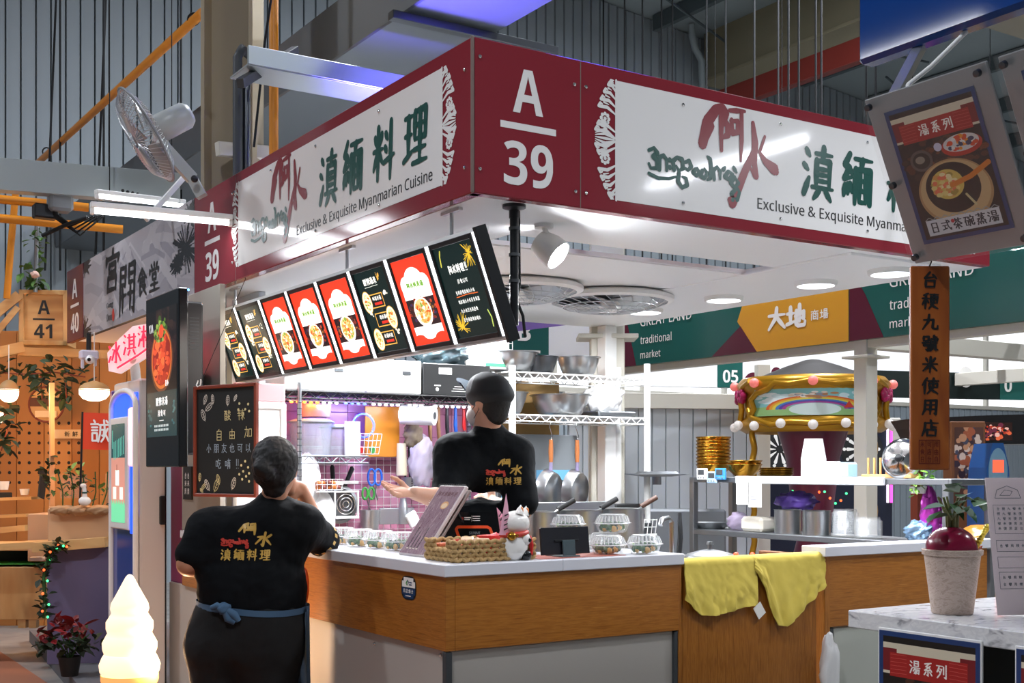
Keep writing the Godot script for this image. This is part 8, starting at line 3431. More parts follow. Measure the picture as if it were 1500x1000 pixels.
# ---------------------------------------------------------------- stalls and rides across the aisle
func far_side() -> void:
	var b := B.new()
	# green fascia with the market's name, running away along the far aisle
	var t := thing("market_banner", V3(5.18,2.5,-3.5), "long green fascia lettered GREAT LAND traditional market with an orange middle", "sign")
	var xf := frame_at(V3(5.18,2.49,-5.66), V3(0,0,1), Vector3.UP)
	var hh := .58
	b = B.new()
	b.box(xf * V3(2.9, hh * .5,-.03), V3(5.8, hh, .05), .004, xf.basis)
	part(t, "green_panel", b, mt("banner_green", "1f5a52", .25))
	b = B.new()
	b.plate(PackedVector2Array([V2(0,0), V2(.27,0), V2(.08, hh), V2(0, hh)]), xf, .003)
	part(t, "maroon_field", b, mt("banner_maroon", "5a1f30", .25))
	b = B.new()
	b.plate(PackedVector2Array([V2(1.35,0), V2(1.92,0), V2(1.72,.24)]), xf, .003)
	part(t, "maroon_field", b, M.banner_maroon)
	b = B.new()
	b.plate(PackedVector2Array([V2(1.72, hh), V2(2.2,.49), V2(2.5, hh)]), xf.translated_local(V3(0,0,.003)), .002)
	part(t, "maroon_field", b, M.banner_maroon)
	b = B.new()
	b.plate(PackedVector2Array([V2(2.945,0), V2(3.28,0), V2(3.1,.35), V2(2.945, hh)]), xf, .003)
	part(t, "maroon_field", b, M.banner_maroon)
	b = B.new()
	b.plate(PackedVector2Array([V2(1.92,0), V2(2.935,0), V2(2.935, hh), V2(1.82, hh), V2(1.68,.28)]), xf, .002)
	part(t, "orange_field", b, mt("banner_orange", "d89a2c", .3))
	for o in [.34,3.34]:
		word(t, "market_name", "GREAT LAND", xf.translated_local(V3(o, .37,.001)), .085, M.paper, .74)
		word(t, "market_name", "traditional", xf.translated_local(V3(o, .2,.001)), .078, M.paper, .46)
		word(t, "market_name", "market", xf.translated_local(V3(o, .06,.001)), .072, M.paper, .3)
	b = B.new()
	glyph(b, GLYPH["大"], xf.translated_local(V3(0,0,.004)), 2.05,.16,.22,.19,.03,1)
	part(t, "white_character", b, M.paper)
	b = B.new()
	glyph(b, GLYPH["地"], xf.translated_local(V3(0,0,.004)), 2.27,.16,.22,.19,.03,1)
	part(t, "white_character", b, M.paper)
	b = B.new()
	glyph(b, GLYPH["商"], xf.translated_local(V3(0,0,.004)), 2.54,.2,.09,.085,.009)
	part(t, "white_character", b, M.paper)
	b = B.new()
	glyph(b, GLYPH["場"], xf.translated_local(V3(0,0,.004)), 2.64,.2,.09,.085,.009)
	part(t, "white_character", b, M.paper)
	# cream posts, clamp plates and beams of that row
	var beams := thing("cream_framework", V3(5.3,0,-2.6), "cream steel posts and beams carrying the green fascia", "frame")
	beams.set_meta("kind", "structure")
	for q in [V3(5.28,0,-2.64), V3(9.5,0,-2.6), V3(5.28,0,-6.0), V3(9.5,0,-7.5)]:
		b = B.new()
		b.box(V3(q.x, 1.5, q.z), V3(.13,3.0,.13), .006)
		part(beams, "post", b, M.cream_paint)
		b = B.new()
		b.box(V3(q.x, 2.36, q.z), V3(.26,.02,.26), .003)
		part(beams, "clamp_plate", b, M.cream_paint)
	for q in [[V3(5.28,2.5,-6.2), V3(5.28,2.5,.5)], [V3(5.28,2.5,-2.64), V3(12,2.5,-2.64)], [V3(6.9,2.75,-4.4), V3(12,2.75,-4.4)], [V3(9.5,2.5,-5.0), V3(9.5,2.5,.5)], [V3(7.2,2.75,-3.6), V3(7.2,2.75,.0)]]:
		b = B.new()
		b.bar(q[0], q[1], .1,.14, Vector3.UP, .004)
		part(beams, "beam", b, M.cream_paint)
	# stall B beyond the kitchen, white fascia with a green number panel and purple roof edge
	var sb := thing("number_fascia", V3(3.822,2.635,-5.27), "white fascia with a green panel lettered B behind the kitchen", "sign")
	var wx := V3(.841,0,.541)
	var bx := frame_at(V3(3.408,2.473,-5.417), V3(.95,0,.3), Vector3.UP)
	b = B.new()
	b.box(bx * V3(.48,.3,-.03), V3(1.36,.6,.05), .004, bx.basis)
	part(sb, "white_board", b, M.white_panel)
	for e in [-.14,1.1]:
		b = B.new()
		var fp := bx * V3(e, 0,-.03)
		b.box(V3(fp.x, fp.y * .5, fp.z), V3(.08, fp.y, .08), .004, bx.basis)
		part(sb, "post", b, M.cream_paint)
	b = B.new()
	b.card(.16,.0,.66,.6, bx.translated_local(V3(0,0,.002)))
	part(sb, "green_panel", b, M.banner_green)
	word(sb, "letter_b", "B", bx.translated_local(V3(.37,.17,.003)), .15, M.paper, .12, true)
	b = B.new()
	b.card(.3,.06,.58,.085, bx.translated_local(V3(0,0,.003)))
	part(sb, "number_bar", b, M.paper)
	b = B.new()
	b.bar(V3(2.486,2.559,-3.989), V3(4.152,2.851,-4.345), .1,.16)
	one("purple_edge", b, mt("edge_purple", "7a5aa8", .4), "purple roof edge seen under the stall ceiling", "trim").set_meta("kind", "structure")
	# stall 05 further away
	var s5 := thing("number_fascia", V3(7.916,2.613,-7.038), "white fascia with a green panel numbered 05 in the distance", "sign")
	var fx := frame_at(V3(6.483,2.432,-7.364), V3(.96,0,.28), Vector3.UP)
	b = B.new()
	b.box(fx * V3(1.9,.3,-.03), V3(4.4,.55,.05), .004, fx.basis)
	part(s5, "white_board", b, M.white_panel)
	b = B.new()
	b.card(1.27,.03,1.6,.57, fx.translated_local(V3(0,0,.002)))
	part(s5, "green_panel", b, M.banner_green)
	word(s5, "numeral", "05", fx.translated_local(V3(1.34,.09,.003)), .15, M.paper, .2, true)
	b = B.new()
	b.disc(V2(1.74,.1), V2(.12,.12), fx.translated_local(V3(0,0,.003)), 20)
	b.disc(V2(2.05,.22), V2(.07,.07), fx.translated_local(V3(0,0,.003)), 20)
	part(s5, "maroon_dot", b, M.banner_maroon)
	# dark sign band at the far right numbered 0..
	var s6 := thing("number_fascia", V3(8.893,2.301,-4.389), "dark green fascia with a white half moon at the far right", "sign")
	var gx := frame_at(V3(8.64,2.316,-5.266), V3(.96,0,.28), Vector3.UP)
	b = B.new()
	b.box(gx * V3(1.2,.12,-.03), V3(3.2,.3,.05), .004, gx.basis)
	part(s6, "dark_board", b, mt("band_dark", "14211f", .4))
	b = B.new()
	b.card(1.48,-.03,2.4,.27, gx.translated_local(V3(0,0,.002)))
	part(s6, "green_panel", b, M.banner_green)
	word(s6, "numeral", "0", gx.translated_local(V3(1.54,.06,.003)), .15, M.paper, .1, true)
	b = B.new()
	b.disc(V2(1.02,.22), V2(.1,.12), gx.translated_local(V3(0,0,.003)), 20)
	part(s6, "half_moon", b, M.paper)
	carousel()
	arcade()

func carousel() -> void:
	var c := V3(6.74,0,-4.58)
	var t := thing("carousel_ride", c, "golden carousel ride with a painted rainbow canopy and globe bulbs", "ride")
	var f := V3(-.72,0,.69).normalized()
	var rt := V3(.69,0,.72).normalized()
	var xf := Transform3D(Basis(rt, Vector3.UP, f), c)
	var b := B.new()
	var gold := mt("gold_paint", "b8861c", .3,.55)
	var y0 := 1.58
	# the canopy is lower and tighter than the drum drawn here
	var xc := Transform3D(Basis(rt * .9, Vector3.UP * .74, f * .9), c + V3(0,.671,0))
	b.lathe([[.6, y0 + .04], [.72, y0], [.79, y0 + .05], [.8, y0 + .14], [.76, y0 + .2], [.76, y0 + .5], [.8, y0 + .56], [.82, y0 + .64], [.76, y0 + .72], [.6, y0 + .73]], xc, 48)
	part(t, "canopy_drum", b, gold)
	b = B.new()
	b.lathe([[.7, y0 + .7], [.55, y0 + .76], [.3, y0 + .88], [.08, y0 + .97], [.0, y0 + .98]], xc, 40)
	part(t, "cone_roof", b, mt("roof_brown", "1f1a16", .7))
	# painted panel bent round the front
	var cv := Cv.new(320,180, Color("7fb8b8"))
	cv.rect(0,120,320,60, Color("8fb878"))
	cv.speckle(rng, 60,60,60,30, [Color("dfe9ea"), Color("c9dde0")], 20,8,18)
	cv.speckle(rng, 270,50,50,26, [Color("dfe9ea"), Color("c9dde0")], 18,8,18)
	var bow := ["d9602c", "e0a030", "d8c84a", "3f7ab8", "5a3f9a", "a83f8a"]
	for k in 6:
		var pts := []
		for j in 25:
			var a := PI - PI * j / 24.0
			pts.append(V2(165 + cos(a) * (120 - k * 9), 135 - sin(a) * (82 - k * 8)))
		cv.line(pts, 9, Color(bow[k]))
	cv.oval(165,140,62,40, Color("cfe0dc"))
	cv.speckle(rng, 165,45,60,20, [Color("d8c8b8"), Color("b07a50"), Color("e6e0d8"), Color("8a8a98")], 24,5,12)
	cv.rect(268,96,34,40, Color("e0d0b8"))
	cv.poly([V2(262,98), V2(285,78), V2(308,98)], Color("b0583a"))
	cv.poly([V2(235,130), V2(248,84), V2(262,130)], Color("c9402c"))
	b = B.new()
	for i in 16:
		var q := []
		var uv := []
		for e in [[i, .0], [i + 1,.0], [i + 1,1.0], [i, 1.0]]:
			var s: float = e[0] / 16.0
			var a: float = (s - .5) * 1.75
			q.append(xc * V3(sin(a) * .785, y0 + .2 + .34 * e[1], cos(a) * .785))
			uv.append(V2(s, 1.0 - e[1]))
		var nn: Vector3 = xc.basis * V3(sin(((i + .5) / 16.0 - .5) * 1.75), 0, cos(((i + .5) / 16.0 - .5) * 1.75))
		b.quad(q[0], q[1], q[2], q[3], nn, uv[0], uv[1], uv[2], uv[3])
	part(t, "painted_panel", b, printed("carousel_print", cv.tex(), .35))
	# scroll mouldings
	var r2 := .8
	for s in [-1.0,1.0]:
		for m in [[[.0,.64], [.3,.6], [.5,.62], [.62,.54], [.8,.5], [.92,.42], [.86,.3], [.95,.2]], [[.0,.1], [.3,.12], [.55,.08], [.75,.14], [.9,.18], [1.0,.3]], [[.95,.66], [1.15,.6], [1.3,.5], [1.2,.3], [1.3,.1]]]:
			b = B.new()
			var pts := []
			for q in m:
				pts.append(xc * V3(sin(s * q[0]) * r2, y0 + q[1], cos(q[0]) * r2))
			var cr := Curve3D.new()
			for p in pts:
				cr.add_point(p)
			b.tube(pts, .03,8)
			part(t, "scroll_moulding", b, gold)
	# bulbs and flowers round the rim
	var white_b := glow("bulb_light_white", "d8d2cc", .3)
	var pink_b := glow("bulb_light_pink", "e87a72", .5)
	for k in 9:
		var a := (k - 4) * .4
		b = B.new()
		b.ball(xc * V3(sin(a) * .84, y0 + .08 + .02 * (k % 2), cos(a) * .84), Vector3.ONE * .046, Basis.IDENTITY, 14,10)
		part(t, "white_bulb_lamp", b, white_b)
		if k % 2 == 0:
			b = B.new()
			b.ball(xc * V3(sin(a) * .84, y0 + .63, cos(a) * .84), Vector3.ONE * .046, Basis.IDENTITY, 14,10)
			part(t, "pink_bulb_lamp", b, pink_b)
	for a in [-1.2,-1.5,1.2,1.5]:
		b = B.new()
		for k in 6:
			var p := xc * V3(sin(a) * .8 + .0, y0 + .48 + .055 * sin(TAU * k / 6), cos(a) * .8) + xc.basis * V3(cos(a), 0,-sin(a)) * .055 * cos(TAU * k / 6)
			b.ball(p, V3(.04,.04,.03), Basis.IDENTITY, 8,6)
		part(t, "flower", b, mt("flower_magenta", "b01f5c", .3))
	# twisted poles, middle column, base
	for q in [[-.56,.32], [.56,.32], [.0,-.62]]:
		b = B.new()
		var pts := []
		for k in 40:
			pts.append(xf * V3(q[0] + .012 * cos(k * .9), .2 + k * .0425, q[1] + .012 * sin(k * .9)))
		b.tube(pts, .03,8)
		part(t, "twisted_pole", b, gold)
	b = B.new()
	b.lathe([[.22,.2], [.2,.6], [.15,.8], [.2,1.1], [.26,1.6], [.34,1.86]], xf, 28)
	part(t, "middle_column", b, mt("column_maroon", "6a1f3c", .3))
	b = B.new()
	b.lathe([[.0,.0], [.85,.0], [.88,.06], [.85,.2], [.0,.2]], xf, 48)
	part(t, "round_base", b, mt("base_pink", "8a2f4c", .4))
	for k in 12:
		b = B.new()
		b.ball(xf * V3(-.24 + .05 * k, 1.22 + .06 * sin(k * 1.2), .3), Vector3.ONE * .012, Basis.IDENTITY, 8,5)
		part(t, "fairy_light", b, [M.fairy_red, M.fairy_green][k % 2])

func arcade() -> void:
	var b := B.new()
	var wx := V3(.841,0,.541)
	# dart machines
	for q in [[V3(8.065,1.464,-6.348), "dart machine left of the paper cups", "ff9a5a"], [V3(8.865,1.464,-5.834), "dart machine behind the cream post", "ff4ac8"]]:
		var p: Vector3 = q[0]
		var t := thing("dart_machine", V3(p.x, 0, p.z), q[1], "game machine", "dart machines")
		var xf := frame_at(V3(p.x, 0, p.z) - wx * .36, wx, Vector3.UP)
		b = B.new()
		b.box(xf * V3(.36,1.0,-.15), V3(.72,2.0,.3), .01, xf.basis)
		part(t, "cabinet", b, mt("dart_navy", "141a2c", .4))
		b = B.new()
		var bc := V2(.36,1.72)
		b.disc(bc, V2(.25,.25), xf.translated_local(V3(0,0,.002)), 32)
		var bd := part(t, "board", b, M.black_matte)
		b = B.new()
		for k in 20:
			var a := TAU * k / 20
			if k % 2 == 0:
				b.stroke([bc + Vector2.from_angle(a) * .05, bc + Vector2.from_angle(a) * .16], [.01,.04], xf.translated_local(V3(0,0,.004)))
				b.disc(bc + Vector2.from_angle(a) * .2, V2(.02,.02), xf.translated_local(V3(0,0,.004)), 8)
		part(bd, "wedge", b, M.paper)
		for s in [[.66, "f8f0ff"], [.7, q[2]]]:
			b = B.new()
			b.cyl(xf * V3(s[0] + .06 * (s[0] - .66), 1.1,.02), xf * V3(s[0] + .06 * (s[0] - .66), 1.98,.02), .014,8)
			part(t, "neon_light", b, glow("neon_%s_%d" % [s[1], taken["dart_machine"]], s[1], 1.8))
	# grey electric boxes on the far wall
	for q in [[V3(7.97,1.79,-6.884), "pale electric box left of the carousel pole"], [V3(9.384,1.79,-5.976), "pale electric box right of the cream post"]]:
		b = B.new()
		b.box(q[0], V3(.42,.62,.1), .01, Basis(Vector3.UP, -.57))
		one("electric_box", b, M.cream_paint, q[1], "box")
	# light ribbed partition beyond the ride
	b = B.new()
	var pw := V3(6.123,1.396,-5.694)
	var px := frame_at(V3(pw.x, 0, pw.z) - wx * 1.2, V3(.93,0,.36), Vector3.UP)
	b.box(px * V3(1.0,1.1,-.03), V3(2.1,2.2,.02), .0, px.basis)
	var part_wall := setting("wall_partition", b, mt("partition_core", "9aa2a6", .6))
	for k in 14:
		b = B.new()
		b.box(px * V3(.03 + k * .15,1.1,-.012), V3(.138,2.2,.016), .003, px.basis)
		part(part_wall, "panel", b, mt("partition_sheet", "c3cace", .5))
	b = B.new()
	b.box(px * V3(1.0,2.2,.0), V3(2.2,.16,.12), .004, px.basis)
	b.box(px * V3(2.08,1.3,.0), V3(.14,2.6,.1), .004, px.basis)
	one("partition_beam", b, M.cream_paint, "cream beam and post framing the ribbed partition", "beam").set_meta("kind", "structure")
	b = B.new()
	b.box(V3(5.519,1.168,-5.25) * V3(1,0,1) + V3(0,.55,0), V3(1.0,1.1,.3), .02, Basis(Vector3.UP, -.57))
	one("grey_block", b, M.mid_grey, "low grey cabinet before the ribbed partition", "cabinet")
	# black canopied game and blue arcade machine at the right
	var t := thing("game_canopy", V3(6.854,1.762,-2.728), "black roofed game booth with coloured lit front", "booth")
	var gx := frame_at(V3(6.555,1.709,-3.277), wx, Vector3.UP)
	b = B.new()
	b.plate(PackedVector2Array([V2(.0,.22), V2(.05,.14), V2(.12,.0), V2(1.3,.0), V2(1.3,.27), V2(.6,.25)]), gx, .5)
	part(t, "roof", b, mt("canopy_black", "1a1716", .3))
	var cv := Cv.new(200,60, Color("2a1712"))
	cv.speckle(rng, 100,30,95,28, [Color("a8321e"), Color("d8603a"), Color("3a1a14"), Color("e8b0a0"), Color("6a2a3a"), Color("1c1210")], 120,3,9)
	b = B.new()
	b.card(.42,.03,.92,.19, gx.translated_local(V3(0,0,.004)))
	part(t, "lit_sign", b, screen("canopy_screen", cv.tex(), .5))
	for q in [.16,1.24]:
		b = B.new()
		var p := gx * V3(q, 0,-.25)
		b.box(V3(p.x, p.y * .5, p.z), V3(.08, p.y, .08), .004)
		part(t, "pillar", b, M.frame_brown)
	var am := thing("arcade_machine", V3(6.506,.854,-2.358), "blue arcade machine with a glowing red score display", "game machine")
	var ax := frame_at(V3((V3(6.402,1.078,-2.424)).x, 0, (V3(6.402,1.078,-2.424)).z), wx, Vector3.UP)
	b = B.new()
	b.plate(PackedVector2Array([V2(.04,0), V2(.25,0), V2(.25,1.2), V2(.235,1.5), V2(.19,1.7), V2(.1,1.7), V2(.055,1.5), V2(.04,1.2)]), ax, .4)
	part(am, "cabinet", b, mt("arcade_blue", "1e4f8a", .35))
	b = B.new()
	b.disc(V2(.145,1.47), V2(.078,.19), ax.translated_local(V3(0,0,.003)), 24)
	part(am, "face_oval", b, mt("oval_pale", "6f93a8", .3))
	b = B.new()
	b.card(.1,1.46,.19,1.56, ax.translated_local(V3(0,0,.006)))
	part(am, "score_screen", b, glow("score_screen_glow", "ff4a30", 2.0))
	b = B.new()
	b.box(ax * V3(.08,1.28,.01), V3(.05,.08,.02), .004, ax.basis)
	part(am, "coin_slot", b, M.white_panel)
	var at := thing("mosaic_machine", V3(6.88,1.054,-2.83), "brown game cabinet with pictures between the canopy pillars", "game machine")
	var mx := frame_at(V3((V3(6.731,1.054,-2.926)).x, 0, (V3(6.731,1.054,-2.926)).z), wx, Vector3.UP)
	b = B.new()
	b.box(mx * V3(.12,.95,-.1), V3(.3,1.9,.2), .006, mx.basis)
	part(at, "cabinet", b, mt("cabinet_tan", "7a4a2a", .5))
	cv = Cv.new(90,160, Color("5a3a30"))
	cv.speckle(rng, 45,70,44,70, [Color("c8906a"), Color("3a2a34"), Color("a85a3a"), Color("d8c0b0"), Color("4a4a5a")], 90,4,12)
	b = B.new()
	b.card(.0,1.2,.25,1.85, mx.translated_local(V3(0,0,.003)))
	part(at, "picture", b, printed("mosaic_print", cv.tex(), .4))
	# orange ride-on
	var ro := thing("ride_on", V3(5.21,.654,-1.526), "orange and teal ride-on toy behind the side counter", "ride")
	var rc := V3(5.21,.99,-1.526)
	b = B.new()
	lump(b, rc, V3(.2,.1,.16), 3,.25,1.2,22,14)
	b.tube([rc + V3(.0,.02,0), rc + V3(.12,.12,.05), rc + V3(.24,.2,.1)], [.06,.05,.03], 10)
	part(ro, "shell", b, mt("ride_orange", "d8861c", .3))
	b = B.new()
	b.ball(rc + V3(.1,.0,.16), V3(.05,.06,.04), Basis.IDENTITY, 14,10)
	part(ro, "headlamp_cover", b, mt("teal_dark", "16424a", .2))
	b = B.new()
	b.box(V3(rc.x, rc.y * .45, rc.z), V3(.36, rc.y * .9,.3), .03)
	part(ro, "pedestal", b, mt("ride_yellow", "c99a1a", .4))
	# foil balloons and clutter behind the rack
	for q in [[V3(3.48,1.22, (V3(3.48,1.261,-.607)).z), V3(.05,.16,.05), "ba3fb0", "magenta foil wrap standing on the rack's near end"], [V3(3.62,1.2, (V3(3.62,1.258,-.609)).z), V3(.05,.13,.04), "b040a8", "second magenta foil wrap behind the potted radish"], [V3(3.42,1.13, (V3(3.42,1.145,-.638)).z), V3(.06,.06,.08), "8fb4d8", "crumpled blue foil under the magenta wrap"]]:
		b = B.new()
		lump(b, q[0], q[1], int(q[1].y * 100), .6,3.0,20,14)
		var fm := mt("foil_" + q[2], q[2], .2,.5)
		one("foil_wrap", b, fm, q[3], "foil")
	var gp := V3(3.432,1.387,-.648)
	var pl := thing("trailing_plant", gp, "small bright green trailing plant on the rack's near end", "plant")
	b = B.new()
	b.lathe([[.0,-.04], [.04,-.04], [.05,.0], [.0,.0]], Transform3D(Basis.IDENTITY, gp + V3(0,.0,0)), 16)
	part(pl, "pot", b, M.white_panel)
	leafy(pl, [gp + V3(-.08,-.02,.04), gp + V3(.0,.04,.04), gp + V3(.1,.12,.0)], 50,.04, [mt("leaf_lime", "7cb83a", .5), M.green_bright], [leaf_mesh(.045,.02)], 81)

# ---------------------------------------------------------------- stall in the right foreground
func soup_poster() -> ImageTexture:
	var c := Cv.new(420,600, Color("1b3a6e"))
	var r := RandomNumberGenerator.new()
	r.seed = 77
	c.rect(18,18,384,564, Color("15120f"))
	c.rect(18,40,384,150, Color("d8cdb4"))
	# photograph: dark table, bowl, spoon
	c.rect(18,150,384,432, Color("1a1310"))
	c.speckle(r, 210,250,190,100, [Color("2a1a14"), Color("4a2a1a"), Color("1c1614"), Color("6a3a1e"), Color("33241c")], 120,8,24)
	c.oval(300,215,92,44, Color("b8301c"))
	c.oval(300,205,80,36, Color("d8d2d0"))
	c.speckle(r, 300,205,66,28, [Color("e8901c"), Color("e8e4e0"), Color("3a3a5a"), Color("d84a1c")], 40,6,14)
	c.oval(105,240,52,46, Color("55504a"))
	c.oval(105,240,40,34, Color("2a2420"))
	c.oval(100,236,22,16, Color("8a8478"))
	c.oval(195,200,18,18, Color("cfcbe0"))
	c.oval(215,400,168,142, Color("b08a5a"))
	c.oval(215,396,158,132, Color("c9a878"))
	c.oval(210,380,124,108, Color("18130e"))
	c.oval(190,362,74,64, Color("d8b858"))
	c.speckle(r, 180,365,60,50, [Color("e8d080"), Color("d89a4a"), Color("e8724a"), Color("a88a34"), Color("f0e0a8")], 70,6,16)
	c.line([V2(210,370), V2(300,350), V2(390,310)], 22, Color("d87a1c"))
	c.line([V2(260,420), V2(290,470)], 10, Color("c9bc8a"))
	# bottom strip
	c.rect(40,500,340,70, Color("cfd0d4"))
	for k in 9:
		c.line([V2(40 + k * 38,500), V2(59 + k * 38,488), V2(78 + k * 38,500)], 3, Color("9aa3a0"))
	var gx := 52
	for ch in ["日", "式", "茶", "碗", "蒸", "湯"]:
		ink(c, ch, gx, 510,46,50,5, Color("22242c"))
		gx += 54
	c.oval(164,520,8,8, Color("b8202c"))
	# ribbon title
	c.rect(18,60,60,80, Color("7a1a20"))
	c.rect(342,60,60,80, Color("7a1a20"))
	c.rect(48,74,324,84, Color("a8201c"))
	for k in 6:
		c.line([V2(52,82 + k * 13), V2(120,80 + k * 13)], 2, Color("c8504a"))
		c.line([V2(300,82 + k * 13), V2(368,84 + k * 13)], 2, Color("c8504a"))
	gx = 134
	for ch in ["湯", "系", "列"]:
		ink(c, ch, gx, 90,44,50,5, Color("f6f2ea"))
		gx += 56
	return c.tex()

func foreground() -> void:
	var b := B.new()
	var tx := soup_poster()
	var pm := printed("poster_print", tx, .35)
	# blue fascia overhead
	var bl := thing("blue_sign", V3(.3,2.6,2.2), "glossy blue fascia with a white round mark above the hanging posters", "sign")
	b = B.new()
	b.span(V3(.3,2.555,1.68), V3(.36,3.2,4.2), .012)
	part(bl, "panel", b, mt("sign_blue", "143f86", .08))
	var bxf := frame_at(V3(.298,2.555,1.68), V3(0,0,1), Vector3.UP)
	b = B.new()
	b.tube(circle(bxf * V3(.22,.3,.002), .12, V3(0,0,.5), Vector3.UP, 28), .022,6, true)
	part(bl, "white_ring", b, M.paper)
	b = B.new()
	b.span(V3(.36,2.75,1.7), V3(3.0,2.8,4.2), .0)
	one("canopy_board", b, mt("canopy_olive", "7a7866", .6), "olive ceiling board behind the blue fascia", "ceiling").set_meta("kind", "structure")
	b = B.new()
	b.bar(V3(.33,2.555,1.86), V3(.16,2.36,1.9), .03,.02)
	one("poster_hanger", b, M.alu, "aluminium hanger strap under the blue fascia", "hanger")
	b = B.new()
	b.tube([V3(.16,2.37,1.96), V3(.2,2.42,1.93), V3(.26,2.47,1.95), V3(.33,2.555,2.0)], .006,6)
	one("hanger_cable", b, M.white_paint, "white cable looped behind the hanging posters", "cable")
	# hanging acrylic posters
	var up := V3(.12 - .307,2.385 - 2.005,0).normalized()
	for k in 2:
		var z0 := 1.859 + k * .375
		var xf := frame_at(V3(.307,2.0, z0), V3(0,0,1), up)
		var t := thing("hanging_poster", xf.origin, ["hanging acrylic framed soup poster, tilted, beside the wooden plaque", "second hanging acrylic poster cut off by the photo's right edge"][k], "poster", "hanging acrylic posters")
		b = B.new()
		b.box(xf * V3(.172,.214,-.012), V3(.345,.428,.008), .002, xf.basis)
		part(t, "back_sheet", b, mt("frame_silver", "8f9294", .3,.3))
		b = B.new()
		b.card(.045,.045,.3,.385, xf.translated_local(V3(0,0,-.006)))
		part(t, "poster_print", b, pm)
		b = B.new()
		b.box(xf * V3(.172,.214,.0), V3(.355,.438,.006), .002, xf.basis)
		part(t, "acrylic_sheet", b, M.acrylic)
		for q in [[.018,.02], [.327,.02], [.018,.41], [.327,.41], [.018,.21]]:
			b = B.new()
			b.lathe([[.0,.012], [.008,.011], [.009,.0]], frame_at(xf * V3(q[0], q[1], .003), xf.basis.x, xf.basis.z), 12)
			part(t, "stud", b, M.steel_dark)
	# wooden plaque
	var po := V3(.325,1.48,1.897)
	var wx := V3(.841,0,.541)
	var px := frame_at(po - wx * .049, wx, Vector3.UP)
	var pl := thing("wooden_plaque", po, "hanging wooden plaque with a column of black brush characters", "sign")
	b = B.new()
	b.box(px * V3(.049,.257,-.008), V3(.098,.514,.016), .003, px.basis)
	part(pl, "board", b, M.plaque_wood)
	var ch := ["台", "稉", "九", "號", "米", "使", "用", "店"]
	for k in 8:
		b = B.new()
		glyph(b, GLYPH[ch[k]], px.translated_local(V3(0,0,.0006)), .026,.458 - k * .0535,.044,.042,.0048,1,.06)
		part(pl, "character", b, M.ink_black)
	b = B.new()
	var sxf := px.translated_local(V3(0,0,.0006))
	for q in [[[.02,.016], [.072,.016]], [[.02,.075], [.072,.075]], [[.02,.016], [.02,.075]], [[.072,.016], [.072,.075]], [[.037,.016], [.037,.075]], [[.055,.016], [.055,.075]]]:
		b.stroke([V2(q[0][0], q[0][1]), V2(q[1][0], q[1][1])], [.0018,.0018], sxf)
	for i in 3:
		for j in 3:
			glyph(b, GLYPH[["米", "食", "日", "可", "店", "台", "用", "由", "自"][i * 3 + j]], sxf, .022 + i * .0175,.057 - j * .019,.0125,.015,.0014)
	part(pl, "red_seal", b, mt("seal_red", "6e2410", .6))
	b = B.new()
	b.tube([po + V3(0,.51,-.005), po + V3(.004,.525,0), po + V3(-.004,.54,0)], .002,6)
	part(pl, "hook", b, M.wire_black)
	# marble topped counter
	var mc := thing("marble_counter", V3(2.0,0,1.7), "white marble topped counter in the right foreground", "counter")
	b = B.new()
	b.span(V3(1.34,.885,.715), V3(2.7,.95,3.2), .004)
	part(mc, "marble_top", b, M.marble)
	b = B.new()
	b.span(V3(1.5,.0,.8), V3(2.6,.885,3.1), .0)
	part(mc, "carcass", b, mt("carcass_dark", "2c2f30", .6))
	for k in 2:
		var z0 := .875 + k * .565
		var xf := frame_at(V3(1.322,.28, z0), V3(0,0,1), Vector3.UP)
		var t := thing("counter_poster", xf.origin, ["blue bordered soup poster board on the marble counter's side", "second poster board at the photo's lower right edge"][k], "poster", "poster boards on the marble counter")
		b = B.new()
		b.box(xf * V3(.22,.31,-.006), V3(.44,.63,.01), .002, xf.basis)
		part(t, "board", b, M.white_panel)
		b = B.new()
		b.card(.006,.004,.434,.616, xf)
		part(t, "poster_print", b, pm)
	# potted radish
	var o := V3(1.584,.95,.997)
	var t := thing("potted_radish", o, "large red radish with leaves in a weathered clay pot", "plant")
	b = B.new()
	b.lathe([[.0,.0], [.07,.0], [.074,.004], [.1,.215], [.107,.218], [.109,.236], [.1,.238], [.094,.21], [.07,.02], [.0,.02]], Transform3D(Basis.IDENTITY, o), 40)
	var clay := [Color("b09c90"), Color("bba89b"), Color("c2b0a4"), Color("a89486"), Color("bfada0")]
	part(t, "pot", b, tri_map(mt("clay", "ffffff", .8), grain(41,.03, clay, 256,256,1.0,2.0,40.0), 4.0))
	b = B.new()
	lump(b, o + V3(-.005,.24,0), V3(.095,.082,.092), 3,.04,1.0,30,20)
	part(t, "radish", b, mt("radish_red", "7d1234", .22))
	b = B.new()
	for k in 6:
		var a := TAU * k / 6
		b.tube([o + V3(cos(a) * .012,.295, sin(a) * .012), o + V3(cos(a) * .018,.36, sin(a) * .018), o + V3(cos(a) * .05,.43, sin(a) * .05)], [.011,.007,.004], 7)
	part(t, "stem", b, mt("stem_olive", "5a5a2c", .6))
	var big := leaf_mesh(.085,.07)
	var r := RandomNumberGenerator.new()
	r.seed = 4
	for q in [[-.06,.41,.03], [-.1,.4,.05], [-.13,.385,.06], [-.03,.4,.06], [.02,.42,.05], [.0,.38,.07], [.06,.44,.02], [.09,.46,.0], [.05,.48,-.02], [.0,.46,-.03], [-.05,.37,.05], [.08,.41,.05], [.03,.395,.07], [.11,.43,.03]]:
		var lf := meshpart(t, "leaf", big, [M.green_leaf, M.leaf_b, mt("leaf_deep", "24502c", .45)][r.randi() % 3])
		lf.transform = Transform3D(Basis.from_euler(V3(r.randf_range(-.5,.9), r.randf() * TAU, r.randf_range(-.5,.5))), V3(q[0], q[1], q[2]))
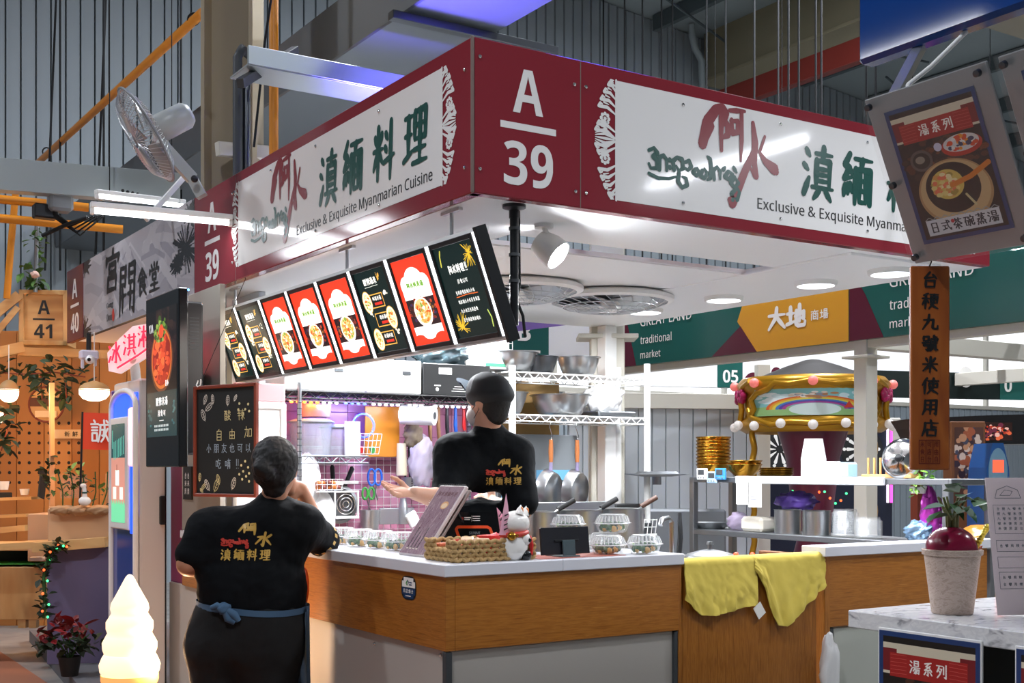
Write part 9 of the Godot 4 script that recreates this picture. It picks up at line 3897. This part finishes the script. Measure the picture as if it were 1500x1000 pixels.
	b = B.new()
	b.tube([o + V3(-.02,.37,.03), o + V3(-.07,.35,.05), o + V3(-.12,.39,.06)], .004,6)
	part(t, "side_stem", b, M.stem_olive)
	b = B.new()
	for k in 9:
		b.ball(o + V3(.062,.245,.055) + V3(.006 * k, .0095 * k, .002 * k), V3(.014,.009,.012), Basis.from_euler(V3(.3, k * .9,.4)), 8,6)
	part(t, "gold_braid", b, mt("braid_gold", "c9b43a", .3,.5))
	b = B.new()
	var kb := o + V3(.058,.24,.062)
	b.tube([kb, kb + V3(-.04,.01,.01), kb + V3(-.02,-.005,.012), kb], .004,6)
	b.tube([kb, kb + V3(.03,.008,.0), kb + V3(.012,-.014,.004), kb], .004,6)
	b.tube([kb, kb + V3(-.012,-.03,.012), kb + V3(-.03,-.05,.012)], .003,6)
	part(t, "ribbon_bow", b, mt("ribbon_red", "d2481c", .4))
	# acrylic menu stand at the right edge (its code square is left blank)
	var so := V3(1.635,.95,1.154)
	var sx := frame_at(so, V3(.9,0,.43), V3(.02,1,-.12))
	var ms := thing("menu_stand", so, "clear acrylic stand with a pale pink menu sheet at the right edge", "menu")
	b = B.new()
	b.box(sx * V3(.1,.255,-.004), V3(.2,.5,.002), .0, sx.basis)
	part(ms, "sheet", b, mt("sheet_pink", "d8c6c8", .5))
	b = B.new()
	var mx := sx.translated_local(V3(0,0,-.001))
	for q in [[.02,.3,.22,.405], [.02,.235,.22,.275], [.02,.1,.22,.16], [.02,.175,.22,.215]]:
		b.stroke([V2(q[0], q[1]), V2(q[0], q[3])], [.0016,.0016], mx)
		b.stroke([V2(q[0], q[1]), V2(.198, q[1])], [.0016,.0016], mx)
		b.stroke([V2(q[0], q[3]), V2(.198, q[3])], [.0016,.0016], mx)
	for row in 5:
		for k in 7:
			glyph(b, GLYPH[ch[(k + row) % 8]], mx, .032 + k * .021,.385 - row * .018,.012,.012,.0014)
	for row in [.25,.11,.135]:
		for k in 7:
			glyph(b, GLYPH[ch[(k * 3) % 8]], mx, .032 + k * .021, row, .012,.012,.0014)
	b.stroke([V2(.03,.43), V2(.04,.46), V2(.08,.475), V2(.12,.46), V2(.13,.43), V2(.03,.43)], [.0022,.0022,.0022,.0022,.0022,.0022], mx)
	b.stroke([V2(.05,.44), V2(.07,.46), V2(.1,.455), V2(.09,.44), V2(.05,.44)], [.0018,.0018,.0018,.0018,.0018], mx)
	part(ms, "print", b, mt("print_grey", "5a5f66", .6))
	b = B.new()
	b.box(sx * V3(.1,.255,.003), V3(.215,.51,.003), .001, sx.basis)
	b.box(sx * V3(.1,.004,.03), V3(.215,.006,.1), .001, sx.basis)
	part(ms, "acrylic_sheet", b, M.acrylic)

func more() -> void:
	counter_things()
	kitchen()
	people()
	left_side()
	right_side()
